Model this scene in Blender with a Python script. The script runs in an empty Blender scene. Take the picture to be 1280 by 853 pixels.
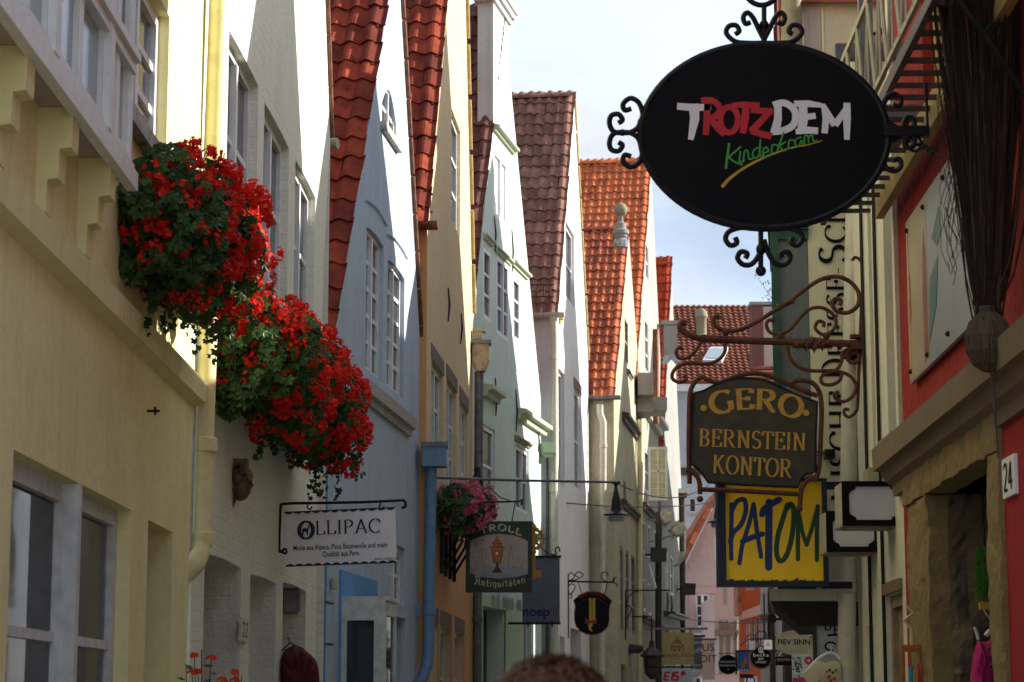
import bpy, bmesh, math, random
from mathutils import Vector, Matrix, Quaternion
from mathutils.geometry import tessellate_polygon
R = math.radians
random.seed(7)
scn = bpy.context.scene
COL = scn.collection

# ---------------------------------------------------------------- camera
FPX, CX, CY = 2800.0, 640.0, 426.5
PITCH = math.atan(458.5 / FPX)
CP, SP = math.cos(PITCH), math.sin(PITCH)
EYE = Vector((0, 0, 1.7))
cd = bpy.data.cameras.new('camera')
cd.sensor_width = 36.0; cd.lens = 36.0 * FPX / 1280.0
cd.clip_start = 0.1; cd.clip_end = 3000
cd.dof.use_dof = True; cd.dof.focus_distance = 14.0; cd.dof.aperture_fstop = 9.0
cam = bpy.data.objects.new('camera', cd); COL.objects.link(cam)
cam.location = EYE; cam.rotation_euler = (R(90) + PITCH, 0, 0)
scn.camera = cam

# ---------------------------------------------------------------- light
SUN_EL, SUN_AZ = R(27), R(78)        # azimuth clockwise from +Y (towards +X)
sdir = Vector((math.sin(SUN_AZ) * math.cos(SUN_EL), math.cos(SUN_AZ) * math.cos(SUN_EL), math.sin(SUN_EL)))
sl = bpy.data.lights.new('sun', 'SUN'); sl.energy = 2.0; sl.angle = R(0.5); sl.color = (1.0, 0.95, 0.87)
so = bpy.data.objects.new('sun', sl); COL.objects.link(so)
so.rotation_euler = sdir.to_track_quat('Z', 'Y').to_euler()
so.location = (20, 0, 30)
wld = bpy.data.worlds.new('World'); scn.world = wld; wld.use_nodes = True
wn, wl = wld.node_tree.nodes, wld.node_tree.links
wn.clear()
w_out = wn.new('ShaderNodeOutputWorld'); w_bg = wn.new('ShaderNodeBackground'); w_bg.inputs[1].default_value = 0.15
sky = wn.new('ShaderNodeTexSky'); sky.sky_type = 'NISHITA'; sky.sun_disc = False
sky.sun_elevation = SUN_EL; sky.sun_rotation = SUN_AZ; sky.altitude = 0; sky.air_density = 1.0; sky.dust_density = 1.0
tc = wn.new('ShaderNodeTexCoord'); mp = wn.new('ShaderNodeMapping'); mp.inputs['Scale'].default_value = (1.0, 1.0, 2.2)
mp.inputs['Location'].default_value = (0.35, 0.1, 0.22)
n1 = wn.new('ShaderNodeTexNoise'); n1.inputs['Scale'].default_value = 4.2; n1.inputs['Detail'].default_value = 9; n1.inputs['Roughness'].default_value = 0.55
n1.inputs['Distortion'].default_value = 0.35
cr = wn.new('ShaderNodeMapRange'); cr.inputs['From Min'].default_value = 0.34; cr.inputs['From Max'].default_value = 0.66
cr.inputs['To Min'].default_value = 0.78; cr.inputs['To Max'].default_value = 0.97
n2 = wn.new('ShaderNodeTexNoise'); n2.inputs['Scale'].default_value = 5.0; n2.inputs['Detail'].default_value = 8; n2.inputs['Distortion'].default_value = .5
cc = wn.new('ShaderNodeMix'); cc.data_type = 'RGBA'
cc.inputs[6].default_value = (.64, .78, 1.05, 1); cc.inputs[7].default_value = (1.13, 1.15, 1.21, 1)
mx = wn.new('ShaderNodeMix'); mx.data_type = 'RGBA'
wl.new(tc.outputs['Generated'], mp.inputs['Vector']); wl.new(mp.outputs[0], n1.inputs['Vector']); wl.new(mp.outputs[0], n2.inputs['Vector'])
wl.new(n1.outputs[0], cr.inputs['Value']); wl.new(cr.outputs[0], mx.inputs[0])
cr2 = wn.new('ShaderNodeMapRange'); cr2.inputs['From Min'].default_value = .36; cr2.inputs['From Max'].default_value = .60; wl.new(n2.outputs[0], cr2.inputs['Value']); wl.new(cr2.outputs[0], cc.inputs[0])
wl.new(sky.outputs[0], mx.inputs[6]); wl.new(cc.outputs[2], mx.inputs[7]); wl.new(mx.outputs[2], w_bg.inputs[0]); wl.new(w_bg.outputs[0], w_out.inputs[0])
scn.view_settings.view_transform = 'Standard'; scn.view_settings.look = 'None'
scn.view_settings.exposure = 2.3; scn.view_settings.gamma = 1.0; scn.view_settings.use_curve_mapping = False
scn.cycles.max_bounces = 9; scn.cycles.diffuse_bounces = 7; scn.cycles.use_denoising = True

# ---------------------------------------------------------------- helpers
def ray(px, py):
    u = (px - CX) / FPX; v = (CY - py) / FPX
    return Vector((u, CP - v * SP, SP + v * CP))

class Frame:
    """vertical plane: x along it, y inward, z up"""
    def __init__(s, ox, oy, ang):
        s.o = Vector((ox, oy, 0)); s.a = ang
        s.x = Vector((math.cos(ang), math.sin(ang), 0)); s.y = Vector((-math.sin(ang), math.cos(ang), 0))
    def hit(s, px, py, out=0.0):
        d = ray(px, py)
        t = ((s.o - EYE).dot(s.y) - out) / d.dot(s.y)
        p = EYE + d * t - s.o
        return (p.dot(s.x), p.z)
    def w(s, x, y, z):
        return s.o + s.x * x + s.y * y + Vector((0, 0, z))

class MB:
    def __init__(s): s.v = []; s.f = []; s.eps = 0.0
    def vert(s, p): s.v.append(tuple(p)); return len(s.v) - 1
    def face(s, pts): s.f.append([s.vert(p) for p in pts])
    def box(s, x0, x1, y0, y1, z0, z1):
        b = len(s.v)
        s.v += [(x0,y0,z0),(x1,y0,z0),(x1,y1,z0),(x0,y1,z0),(x0,y0,z1),(x1,y0,z1),(x1,y1,z1),(x0,y1,z1)]
        s.f += [[b+i for i in q] for q in ((0,3,2,1),(4,5,6,7),(0,1,5,4),(1,2,6,5),(2,3,7,6),(3,0,4,7))]
        return s
    def prism(s, poly, y0, y1):
        """poly of (x,z), from y0 (front) to y1"""
        n = len(poly); b = len(s.v)
        s.v += [(p[0], y0, p[1]) for p in poly] + [(p[0], y1, p[1]) for p in poly]
        t = tessellate_polygon([[Vector((p[0], p[1], 0)) for p in poly]])
        for q in t:
            s.f.append([b + i for i in q]); s.f.append([b + n + i for i in reversed(q)])
        for i in range(n):
            j = (i + 1) % n; s.f.append([b+i, b+j, b+n+j, b+n+i])
        return s
    def prismY(s, prof, x0, x1):
        """prof of (y,z) extruded in x"""
        n = len(prof); b = len(s.v)
        s.v += [(x0, p[0], p[1]) for p in prof] + [(x1, p[0], p[1]) for p in prof]
        t = tessellate_polygon([[Vector((p[0], p[1], 0)) for p in prof]])
        for q in t:
            s.f.append([b + i for i in q]); s.f.append([b + n + i for i in reversed(q)])
        for i in range(n):
            j = (i + 1) % n; s.f.append([b+i, b+j, b+n+j, b+n+i])
        return s
    def tube(s, pts, r, n=8, cap=True, closed=False):
        pts = [Vector(p) for p in pts]; m = len(pts)
        if m < 2: return s
        rr = r if isinstance(r, (list, tuple)) else [r] * m
        b = len(s.v); up = None
        for i, p in enumerate(pts):
            if closed: t = pts[(i+1) % m] - pts[i-1]
            else: t = pts[min(i+1, m-1)] - pts[max(i-1, 0)]
            if t.length < 1e-9: t = Vector((0,0,1))
            t.normalize()
            if up is None:
                up = Vector((0,1,0)) if abs(t.y) < .9 else Vector((1,0,0))
            a = t.cross(up)
            if a.length < 1e-6: a = t.orthogonal()
            a.normalize(); c = a.cross(t).normalized(); up = c
            for k in range(n):
                th = 2*math.pi*k/n
                s.v.append(tuple(p + (a*math.cos(th) + c*math.sin(th)) * rr[i]))
        for i in range(m if closed else m-1):
            for k in range(n):
                i2 = (i+1) % m
                s.f.append([b+i*n+k, b+i*n+(k+1)%n, b+i2*n+(k+1)%n, b+i2*n+k])
        if cap and not closed:
            s.f.append([b+k for k in range(n)][::-1]); s.f.append([b+(m-1)*n+k for k in range(n)])
        return s
    def lathe(s, c, prof, n=16):
        """prof list of (r,z) about vertical axis through c"""
        b = len(s.v); c = Vector(c)
        for r, z in prof:
            for k in range(n):
                th = 2*math.pi*k/n
                s.v.append((c.x + r*math.cos(th), c.y + r*math.sin(th), c.z + z))
        for i in range(len(prof)-1):
            for k in range(n):
                s.f.append([b+i*n+k, b+i*n+(k+1)%n, b+(i+1)*n+(k+1)%n, b+(i+1)*n+k])
        s.f.append([b+k for k in range(n)][::-1]); s.f.append([b+(len(prof)-1)*n+k for k in range(n)])
        return s
    def ball(s, c, r, n=10, sc=(1,1,1)):
        b = len(s.v); m = max(4, n//2 + 1)
        for i in range(m+1):
            ph = math.pi*i/m
            for k in range(n):
                th = 2*math.pi*k/n
                s.v.append((c[0]+r*sc[0]*math.sin(ph)*math.cos(th), c[1]+r*sc[1]*math.sin(ph)*math.sin(th), c[2]+r*sc[2]*math.cos(ph)))
        for i in range(m):
            for k in range(n):
                s.f.append([b+i*n+k, b+(i+1)*n+k, b+(i+1)*n+(k+1)%n, b+i*n+(k+1)%n])
        return s
    def stroke(s, pts, w, y, caps=True, nib=None, wmin=None):
        """flat lettering stroke in the xz plane at depth y; nib = nib angle"""
        s.eps += 0.00012; y = y - s.eps
        pts = [Vector((p[0], p[1])) for p in pts]; m = len(pts)
        L, Rr = [], []
        for i, p in enumerate(pts):
            a = pts[i] - pts[max(i-1, 0)]; c = pts[min(i+1, m-1)] - pts[i]
            if a.length < 1e-9: a = c
            if c.length < 1e-9: c = a
            a = a.normalized(); c = c.normalized(); t = (a + c)
            if t.length < 1e-6: t = a
            t.normalize(); nn = Vector((-t.y, t.x))
            ww = w[i] if isinstance(w, (list, tuple)) else w
            if nib is not None:
                ang = math.atan2(t.y, t.x); ww = wmin + (ww - wmin) * abs(math.sin(ang - nib))
            k = 1.0 / max(.6, nn.dot(Vector((-a.y, a.x))))
            L.append(p + nn*ww*.5*k); Rr.append(p - nn*ww*.5*k)
        b = len(s.v)
        for p, q in zip(L, Rr): s.v += [(p.x, y, p.y), (q.x, y, q.y)]
        for i in range(m-1): s.f.append([b+2*i, b+2*i+1, b+2*i+3, b+2*i+2])
        if caps and nib is None:
            for e, p in ((0, pts[0]), (m-1, pts[-1])):
                ww = (w[e] if isinstance(w, (list, tuple)) else w) * .5
                s.eps += 0.00006
                s.f.append([s.vert((p.x+ww*math.cos(q*math.pi/5), y-0.00006, p.y+ww*math.sin(q*math.pi/5))) for q in range(10)])
        return s
    def flat(s, poly, y):
        s.eps += 0.00012; y -= s.eps
        b = len(s.v); s.v += [(p[0], y, p[1]) for p in poly]
        for q in tessellate_polygon([[Vector((p[0], p[1], 0)) for p in poly]]): s.f.append([b+i for i in q])
        return s
    def mesh(s, name, m, smooth=False):
        me = bpy.data.meshes.new(name); me.from_pydata(s.v, [], s.f)
        if smooth:
            me.polygons.foreach_set('use_smooth', [True]*len(me.polygons))
        me.materials.append(m)
        bm = bmesh.new(); bm.from_mesh(me); bmesh.ops.recalc_face_normals(bm, faces=bm.faces); bm.to_mesh(me); bm.free()
        if smooth: me.set_sharp_from_angle(angle=R(40))
        me.update(); return me
    def build(s, name, m, parent=None, smooth=False):
        o = bpy.data.objects.new(name, s.mesh(name, m, smooth)); COL.objects.link(o)
        if parent is not None: o.parent = parent
        return o

def tag(o, label=None, cat=None, group=None, kind=None):
    if label: o['label'] = label
    if cat: o['category'] = cat
    if group: o['group'] = group
    if kind: o['kind'] = kind
    return o
def thing(name, label, cat, F=None, loc=None, group=None):
    o = bpy.data.objects.new(name, None); COL.objects.link(o); o.empty_display_size = .2
    if F is not None: o.location = F.o; o.rotation_euler = (0, 0, F.a)
    if loc is not None: o.location = loc
    return tag(o, label, cat, group)
def linked(name, me, parent, loc=None, mat=None):
    o = bpy.data.objects.new(name, me); COL.objects.link(o); o.parent = parent
    if loc is not None: o.location = loc
    if mat is not None: o.matrix_local = mat
    return o

# ---------------------------------------------------------------- materials
def new_mat(name):
    m = bpy.data.materials.new(name); m.use_nodes = True
    return m, m.node_tree.nodes, m.node_tree.links, m.node_tree.nodes['Principled BSDF']
def plaster(name, col, bump=.35, scale=18, stain=.25, streak=.3, rough=.9, stretch=1.0, brick=0, dirt=(.12,.10,.08), big=.4):
    m, N, L, P = new_mat(name)
    t = N.new('ShaderNodeTexCoord')
    a = N.new('ShaderNodeTexNoise'); a.inputs['Scale'].default_value = 1.3; a.inputs['Detail'].default_value = 8; a.inputs['Roughness'].default_value = .65
    L.new(t.outputs['Object'], a.inputs['Vector'])
    mp_ = N.new('ShaderNodeMapping'); mp_.inputs['Scale'].default_value = (7, 7, .45); L.new(t.outputs['Object'], mp_.inputs['Vector'])
    b = N.new('ShaderNodeTexNoise'); b.inputs['Scale'].default_value = 1.6; b.inputs['Detail'].default_value = 6; L.new(mp_.outputs[0], b.inputs['Vector'])
    f = N.new('ShaderNodeTexNoise'); f.inputs['Scale'].default_value = scale; f.inputs['Detail'].default_value = 5
    mp2 = N.new('ShaderNodeMapping'); mp2.inputs['Scale'].default_value = (1, 1, stretch); L.new(t.outputs['Object'], mp2.inputs['Vector']); L.new(mp2.outputs[0], f.inputs['Vector'])
    r1 = N.new('ShaderNodeMapRange'); r1.inputs['From Min'].default_value = .48; r1.inputs['From Max'].default_value = .78; r1.inputs['To Max'].default_value = stain
    L.new(a.outputs[0], r1.inputs['Value'])
    r2 = N.new('ShaderNodeMapRange'); r2.inputs['From Min'].default_value = .52; r2.inputs['From Max'].default_value = .8; r2.inputs['To Max'].default_value = streak
    L.new(b.outputs[0], r2.inputs['Value'])
    r3 = N.new('ShaderNodeMapRange'); r3.inputs['To Min'].default_value = .88; r3.inputs['To Max'].default_value = 1.1; L.new(f.outputs[0], r3.inputs['Value'])
    c1 = N.new('ShaderNodeMix'); c1.data_type = 'RGBA'; c1.inputs[6].default_value = (*col, 1); c1.inputs[7].default_value = (*[col[i]*.45+dirt[i]*.5 for i in range(3)], 1)
    L.new(r1.outputs[0], c1.inputs[0])
    c2 = N.new('ShaderNodeMix'); c2.data_type = 'RGBA'; L.new(c1.outputs[2], c2.inputs[6]); c2.inputs[7].default_value = (*[col[i]*.35+dirt[i]*.5 for i in range(3)], 1)
    L.new(r2.outputs[0], c2.inputs[0])
    c3 = N.new('ShaderNodeMix'); c3.data_type = 'RGBA'; c3.blend_type = 'MULTIPLY'; c3.inputs[0].default_value = 1
    L.new(c2.outputs[2], c3.inputs[6]); L.new(r3.outputs[0], c3.inputs[7]); L.new(c3.outputs[2], P.inputs['Base Color'])
    P.inputs['Roughness'].default_value = rough; P.inputs['Specular IOR Level'].default_value = .25
    bp = N.new('ShaderNodeBump'); bp.inputs['Strength'].default_value = bump; bp.inputs['Distance'].default_value = .012
    g = N.new('ShaderNodeTexNoise'); g.inputs['Scale'].default_value = 3.5; g.inputs['Detail'].default_value = 3; L.new(t.outputs['Object'], g.inputs['Vector'])
    ad = N.new('ShaderNodeMath'); ad.operation = 'MULTIPLY_ADD'; ad.inputs[1].default_value = big * 3; L.new(g.outputs[0], ad.inputs[0]); L.new(f.outputs[0], ad.inputs[2])
    last = ad
    if brick:
        sx = N.new('ShaderNodeSeparateXYZ'); cb = N.new('ShaderNodeCombineXYZ'); L.new(t.outputs['Object'], sx.inputs[0])
        ax = N.new('ShaderNodeMath'); ax.operation = 'ADD'; L.new(sx.outputs[0], ax.inputs[0]); L.new(sx.outputs[1], ax.inputs[1])
        L.new(ax.outputs[0], cb.inputs[0]); L.new(sx.outputs[2], cb.inputs[1])
        br = N.new('ShaderNodeTexBrick'); br.inputs['Scale'].default_value = 1; br.inputs['Brick Width'].default_value = .24; br.inputs['Row Height'].default_value = .075
        br.inputs['Mortar Size'].default_value = .008; br.inputs['Mortar Smooth'].default_value = .6; L.new(cb.outputs[0], br.inputs['Vector'])
        mb_ = N.new('ShaderNodeMath'); mb_.operation = 'MULTIPLY_ADD'; mb_.inputs[1].default_value = -brick; L.new(br.outputs['Fac'], mb_.inputs[0]); L.new(last.outputs[0], mb_.inputs[2]); last = mb_
    L.new(last.outputs[0], bp.inputs['Height']); L.new(bp.outputs[0], P.inputs['Normal'])
    return m
def simple(name, col, rough=.6, metal=0, var=.15, scale=14, bump=.1, spec=.4, col2=None, thr=(.45,.7)):
    m, N, L, P = new_mat(name)
    t = N.new('ShaderNodeTexCoord'); f = N.new('ShaderNodeTexNoise'); f.inputs['Scale'].default_value = scale; f.inputs['Detail'].default_value = 6
    L.new(t.outputs['Object'], f.inputs['Vector'])
    c = N.new('ShaderNodeMix'); c.data_type = 'RGBA'; c.inputs[6].default_value = (*col, 1)
    c.inputs[7].default_value = (*(col2 or [x*(1-var*2) for x in col]), 1)
    r = N.new('ShaderNodeMapRange'); r.inputs['From Min'].default_value = thr[0]; r.inputs['From Max'].default_value = thr[1]
    L.new(f.outputs[0], r.inputs['Value']); L.new(r.outputs[0], c.inputs[0]); L.new(c.outputs[2], P.inputs['Base Color'])
    P.inputs['Roughness'].default_value = rough; P.inputs['Metallic'].default_value = metal; P.inputs['Specular IOR Level'].default_value = spec
    if bump:
        b = N.new('ShaderNodeBump'); b.inputs['Strength'].default_value = bump; b.inputs['Distance'].default_value = .004
        L.new(f.outputs[0], b.inputs['Height']); L.new(b.outputs[0], P.inputs['Normal'])
    return m
def tile_mat(name, c1, c2, spots, spot_amt=.5, dark=(.03,.02,.016)):
    m, N, L, P = new_mat(name)
    oi = N.new('ShaderNodeObjectInfo'); t = N.new('ShaderNodeTexCoord')
    va = N.new('ShaderNodeVectorMath'); va.operation = 'ADD'
    sc = N.new('ShaderNodeVectorMath'); sc.operation = 'SCALE'; sc.inputs['Scale'].default_value = 37.0
    cb = N.new('ShaderNodeCombineXYZ'); L.new(oi.outputs['Random'], cb.inputs[0]); L.new(oi.outputs['Random'], cb.inputs[1]); L.new(cb.outputs[0], sc.inputs[0])
    L.new(t.outputs['Object'], va.inputs[0]); L.new(sc.outputs[0], va.inputs[1])
    a = N.new('ShaderNodeMix'); a.data_type = 'RGBA'; a.inputs[6].default_value = (*c1, 1); a.inputs[7].default_value = (*c2, 1); L.new(oi.outputs['Random'], a.inputs[0])
    f = N.new('ShaderNodeTexNoise'); f.inputs['Scale'].default_value = 26; f.inputs['Detail'].default_value = 6; f.inputs['Roughness'].default_value = .7; L.new(va.outputs[0], f.inputs['Vector'])
    g = N.new('ShaderNodeTexNoise'); g.inputs['Scale'].default_value = 5; g.inputs['Detail'].default_value = 4; L.new(va.outputs[0], g.inputs['Vector'])
    r = N.new('ShaderNodeMapRange'); r.inputs['From Min'].default_value = .56; r.inputs['From Max'].default_value = .66; r.inputs['To Max'].default_value = spot_amt; L.new(f.outputs[0], r.inputs['Value'])
    r2 = N.new('ShaderNodeMapRange'); r2.inputs['From Min'].default_value = .42; r2.inputs['From Max'].default_value = .72; r2.inputs['To Max'].default_value = .75; L.new(g.outputs[0], r2.inputs['Value'])
    b = N.new('ShaderNodeMix'); b.data_type = 'RGBA'; L.new(a.outputs[2], b.inputs[6]); b.inputs[7].default_value = (*[x*.5 for x in c2], 1); L.new(r2.outputs[0], b.inputs[0])
    c = N.new('ShaderNodeMix'); c.data_type = 'RGBA'; L.new(b.outputs[2], c.inputs[6]); c.inputs[7].default_value = (*dark, 1); L.new(r.outputs[0], c.inputs[0])
    L.new(c.outputs[2], P.inputs['Base Color']); P.inputs['Roughness'].default_value = .88; P.inputs['Specular IOR Level'].default_value = .12
    bp = N.new('ShaderNodeBump'); bp.inputs['Strength'].default_value = .25; bp.inputs['Distance'].default_value = .004; L.new(f.outputs[0], bp.inputs['Height']); L.new(bp.outputs[0], P.inputs['Normal'])
    return m
def glass_mat(name, tint=(.03,.035,.04), clear=0.0, rough=.03):
    m, N, L, P = new_mat(name)
    P.inputs['Base Color'].default_value = (*tint, 1); P.inputs['Roughness'].default_value = rough; P.inputs['Specular IOR Level'].default_value = .6
    t = N.new('ShaderNodeTexCoord'); f = N.new('ShaderNodeTexNoise'); f.inputs['Scale'].default_value = 1.6; L.new(t.outputs['Object'], f.inputs['Vector'])
    b = N.new('ShaderNodeBump'); b.inputs['Strength'].default_value = .06; b.inputs['Distance'].default_value = .02; L.new(f.outputs[0], b.inputs['Height']); L.new(b.outputs[0], P.inputs['Normal'])
    if clear:
        o = N['Material Output']; tr = N.new('ShaderNodeBsdfTransparent'); mxs = N.new('ShaderNodeMixShader'); fr = N.new('ShaderNodeFresnel'); fr.inputs[0].default_value = 1.45
        k = N.new('ShaderNodeMapRange'); k.inputs['To Min'].default_value = 1-clear; k.inputs['To Max'].default_value = 1.0; L.new(fr.outputs[0], k.inputs['Value'])
        L.new(k.outputs[0], mxs.inputs[0]); L.new(tr.outputs[0], mxs.inputs[1]); L.new(P.outputs[0], mxs.inputs[2]); L.new(mxs.outputs[0], o.inputs[0])
    return m
def leaf_mat(name, c1, c2, rough=.5, trans=.25):
    m, N, L, P = new_mat(name)
    g = N.new('ShaderNodeNewGeometry'); a = N.new('ShaderNodeMix'); a.data_type = 'RGBA'
    a.inputs[6].default_value = (*c1, 1); a.inputs[7].default_value = (*c2, 1); L.new(g.outputs['Random Per Island'], a.inputs[0])
    L.new(a.outputs[2], P.inputs['Base Color']); P.inputs['Roughness'].default_value = rough; P.inputs['Specular IOR Level'].default_value = .3
    o = N['Material Output']; tr = N.new('ShaderNodeBsdfTranslucent'); L.new(a.outputs[2], tr.inputs[0]); mxs = N.new('ShaderNodeMixShader'); mxs.inputs[0].default_value = trans
    L.new(P.outputs[0], mxs.inputs[1]); L.new(tr.outputs[0], mxs.inputs[2]); L.new(mxs.outputs[0], o.inputs[0])
    return m

M = {}
M['h1'] = plaster('yellow_cream_plaster', (.78,.73,.37), bump=.45, stain=.45, streak=.35, dirt=(.30,.26,.09))
M['h1trim'] = plaster('cream_trim', (.74,.69,.36), bump=.25, stain=.35, dirt=(.22,.16,.08))
M['h2'] = plaster('rough_cream_brick', (.74,.73,.62), bump=.7, scale=30, stain=.35, streak=.25, brick=.18, stretch=1.0)
M['h2reveal'] = plaster('pale_reveal', (.64,.63,.54), bump=.4, scale=20, brick=.8)
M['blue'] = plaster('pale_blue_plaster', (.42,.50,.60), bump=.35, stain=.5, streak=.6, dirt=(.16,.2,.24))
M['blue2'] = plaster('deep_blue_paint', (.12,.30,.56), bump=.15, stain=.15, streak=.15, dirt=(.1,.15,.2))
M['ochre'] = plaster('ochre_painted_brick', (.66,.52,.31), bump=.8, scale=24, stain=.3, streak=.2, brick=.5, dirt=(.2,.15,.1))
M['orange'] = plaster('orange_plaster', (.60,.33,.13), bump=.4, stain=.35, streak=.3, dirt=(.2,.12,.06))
M['mint'] = plaster('mint_plaster', (.54,.64,.57), bump=.25, stain=.45, streak=.5, dirt=(.25,.28,.22))
M['mintlow'] = plaster('green_plaster', (.42,.55,.38), bump=.15, stain=.2, streak=.2, dirt=(.2,.24,.16))
M['mintdark'] = plaster('dark_green_paint', (.10,.14,.09), bump=.1)
M['white'] = plaster('white_lime_wash', (.66,.66,.64), bump=.3, stain=.45, streak=.5, dirt=(.3,.28,.24))
M['whitegrey'] = plaster('grey_white_render', (.60,.60,.62), bump=.4, scale=30, stain=.2)
M['sand'] = plaster('flaking_sandstone_render', (.46,.42,.29), bump=1.6, scale=7, stain=1.0, streak=.5, dirt=(.12,.1,.07))
M['timberwall'] = plaster('weathered_grey_wall', (.36,.35,.29), bump=.5, stain=.6, streak=.6, dirt=(.12,.11,.09))
M['pink'] = plaster('pink_roughcast', (.44,.32,.29), bump=1.0, scale=7, stain=.2, streak=.15, dirt=(.3,.22,.2), big=1.0)
M['pink2'] = plaster('pale_pink_plaster', (.45,.32,.28), bump=.25, stain=.25, dirt=(.3,.2,.18))
M['greyfront'] = plaster('grey_timbered_front', (.30,.30,.28), bump=.4, stain=.6, streak=.6)
M['farwhite'] = plaster('far_white_render', (.44,.45,.48), bump=.1)
M['rwhite'] = plaster('right_cream_render', (.60,.58,.47), bump=.4, scale=22, stain=.3, streak=.35, dirt=(.25,.22,.16))
M['rcream'] = plaster('right_cream_smooth', (.56,.51,.35), bump=.2, stain=.25, streak=.3, dirt=(.25,.2,.12))
M['panelcream'] = plaster('lettered_cream_wall', (.58,.55,.41), bump=.2, stain=.35, streak=.25, dirt=(.25,.22,.16))
M['red'] = plaster('flaking_red_render', (.27,.018,.012), bump=1.0, scale=14, stain=.5, streak=.35, dirt=(.14,.02,.015), big=.8)
M['redsmooth'] = plaster('smooth_red_paint', (.32,.014,.013), bump=.15, stain=.2, streak=.2, dirt=(.1,.02,.02))
M['stoneyellow'] = plaster('yellow_sandstone', (.24,.17,.075), bump=1.4, scale=22, stain=.9, streak=.5, dirt=(.1,.07,.04))
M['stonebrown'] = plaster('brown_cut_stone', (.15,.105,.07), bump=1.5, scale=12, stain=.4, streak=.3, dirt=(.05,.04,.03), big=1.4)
M['cornice'] = plaster('brown_cornice', (.19,.14,.09), bump=.4, stain=.5, streak=.2, dirt=(.08,.06,.04))
M['greysill'] = plaster('grey_stone', (.26,.25,.23), bump=.4, stain=.4, streak=.4, dirt=(.1,.1,.09))
M['brownlintel'] = plaster('brown_grey_stone', (.17,.13,.10), bump=.4, stain=.3)
M['olive'] = simple('olive_wood', (.30,.27,.17), .7)
M['door_wood'] = simple('weathered_tan_wood', (.26,.19,.11), .7, scale=8, col2=(.15,.11,.07))
M['oriel'] = simple('white_oriel_paint', (.74,.77,.74), .45, var=.06, bump=.05)
M['whitepaint'] = simple('white_window_paint', (.72,.72,.72), .45, var=.08, bump=.05)
M['greypaint'] = simple('dull_white_paint', (.60,.63,.60), .55, var=.12)
M['sillpaint'] = simple('stone_sill_paint', (.42,.40,.36), .7, var=.2)
M['greypanel'] = plaster('grey_panel_render', (.28,.29,.31), bump=.5, scale=24)
M['mintmould'] = plaster('pale_olive_moulding', (.50,.54,.40), bump=.1, dirt=(.3,.32,.2))
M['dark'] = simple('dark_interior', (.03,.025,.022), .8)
M['darkbrown'] = simple('dark_brown_paint', (.06,.04,.035), .6)
M['maroon'] = simple('maroon_fabric', (.10,.012,.016), .9)
M['glass'] = glass_mat('window_glass'); M['glassclear'] = glass_mat('clear_window_glass', (.10,.11,.12), clear=.7)
M['paneblue'] = glass_mat('sky_toned_glass', (.30,.35,.38), rough=.15)  # bluish sky reflection put into the pane's base colour
M['origlass'] = glass_mat('hazy_sky_toned_glass', (.17,.20,.21), clear=.35, rough=.2)  # brightness of reflected sky put into the glass tint
M['curtain'] = simple('pale_net_curtain', (.42,.43,.46), .9, scale=5, col2=(.30,.31,.34))
M['pipecream'] = simple('cream_pipe_paint', (.70,.64,.34), .45, var=.08, bump=.03)
M['pipewhite'] = simple('offwhite_pipe_paint', (.50,.47,.39), .5, var=.1, bump=.03)
M['pipegrey'] = simple('zinc_grey_pipe', (.15,.16,.17), .5, metal=.3, var=.2)
M['pipeblue'] = simple('blue_pipe_paint', (.13,.23,.36), .45, var=.12)
M['pipedark'] = simple('dark_drainpipe', (.05,.045,.04), .5, var=.3)
M['copper'] = simple('brown_gutter_copper', (.20,.075,.035), .5, metal=.4, var=.3)
M['lead'] = simple('lead_flashing', (.35,.38,.42), .4, metal=.5, var=.3)
M['iron'] = simple('black_iron', (.012,.012,.014), .5, metal=.5, var=.3)
M['rust'] = simple('rusted_iron', (.10,.032,.017), .75, metal=.2, scale=30, col2=(.035,.016,.012))
M['bronze'] = simple('dark_bronze', (.17,.11,.07), .5, metal=.6, scale=20, col2=(.03,.022,.02), bump=.3)
M['signblack'] = simple('black_sign_paint', (.003,.003,.0042), .6, var=.1, bump=.02, spec=.12)
M['signwhite'] = simple('white_sign_face', (.78,.79,.79), .5, var=.03, bump=0)
M['ltwhite'] = simple('white_lettering', (.75,.72,.74), .6, var=.05, bump=0)
M['ltred'] = simple('red_lettering', (.5,.012,.018), .6, var=.1, bump=0)
M['ltgreen'] = simple('green_lettering', (.05,.30,.03), .6, var=.05, bump=0)
M['ltgold'] = simple('gold_swoosh', (.48,.30,.02), .6, var=.1, bump=0)
M['navy'] = simple('navy_lettering', (.012,.018,.06), .6, var=.05, bump=0)
M['gold'] = simple('faded_gold_lettering', (.42,.24,.035), .5, scale=60, col2=(.30,.16,.03), bump=.05)
M['gerobd'] = simple('worn_dark_board', (.028,.025,.017), .6, scale=10, col2=(.055,.042,.026), bump=.3)
M['patomyel'] = simple('yellow_enamel', (.92,.58,.006), .4, scale=4, col2=(.80,.48,.008), bump=.05)
M['patomnavy'] = simple('navy_frame', (.008,.013,.045), .5, bump=.1)
M['patomblue'] = simple('blue_brush_letter', (.008,.03,.16), .5, var=.1, bump=0)
M['patomgreen'] = simple('green_brush_letter', (.008,.06,.02), .5, var=.1, bump=0)
M['boxbeige'] = simple('beige_lamp_casing', (.40,.38,.30), .5, var=.1)
M['boxunder'] = simple('dirty_lamp_underside', (.30,.25,.18), .6, scale=9, col2=(.14,.11,.08))
M['boxface'] = simple('pale_lamp_face', (.50,.50,.55), .4, var=.04, bump=0)
M['greenframe'] = simple('dark_green_paint_wood', (.015,.075,.045), .45, var=.2)
M['signgreen'] = simple('dark_green_board', (.012,.028,.022), .5, var=.2)
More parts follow.
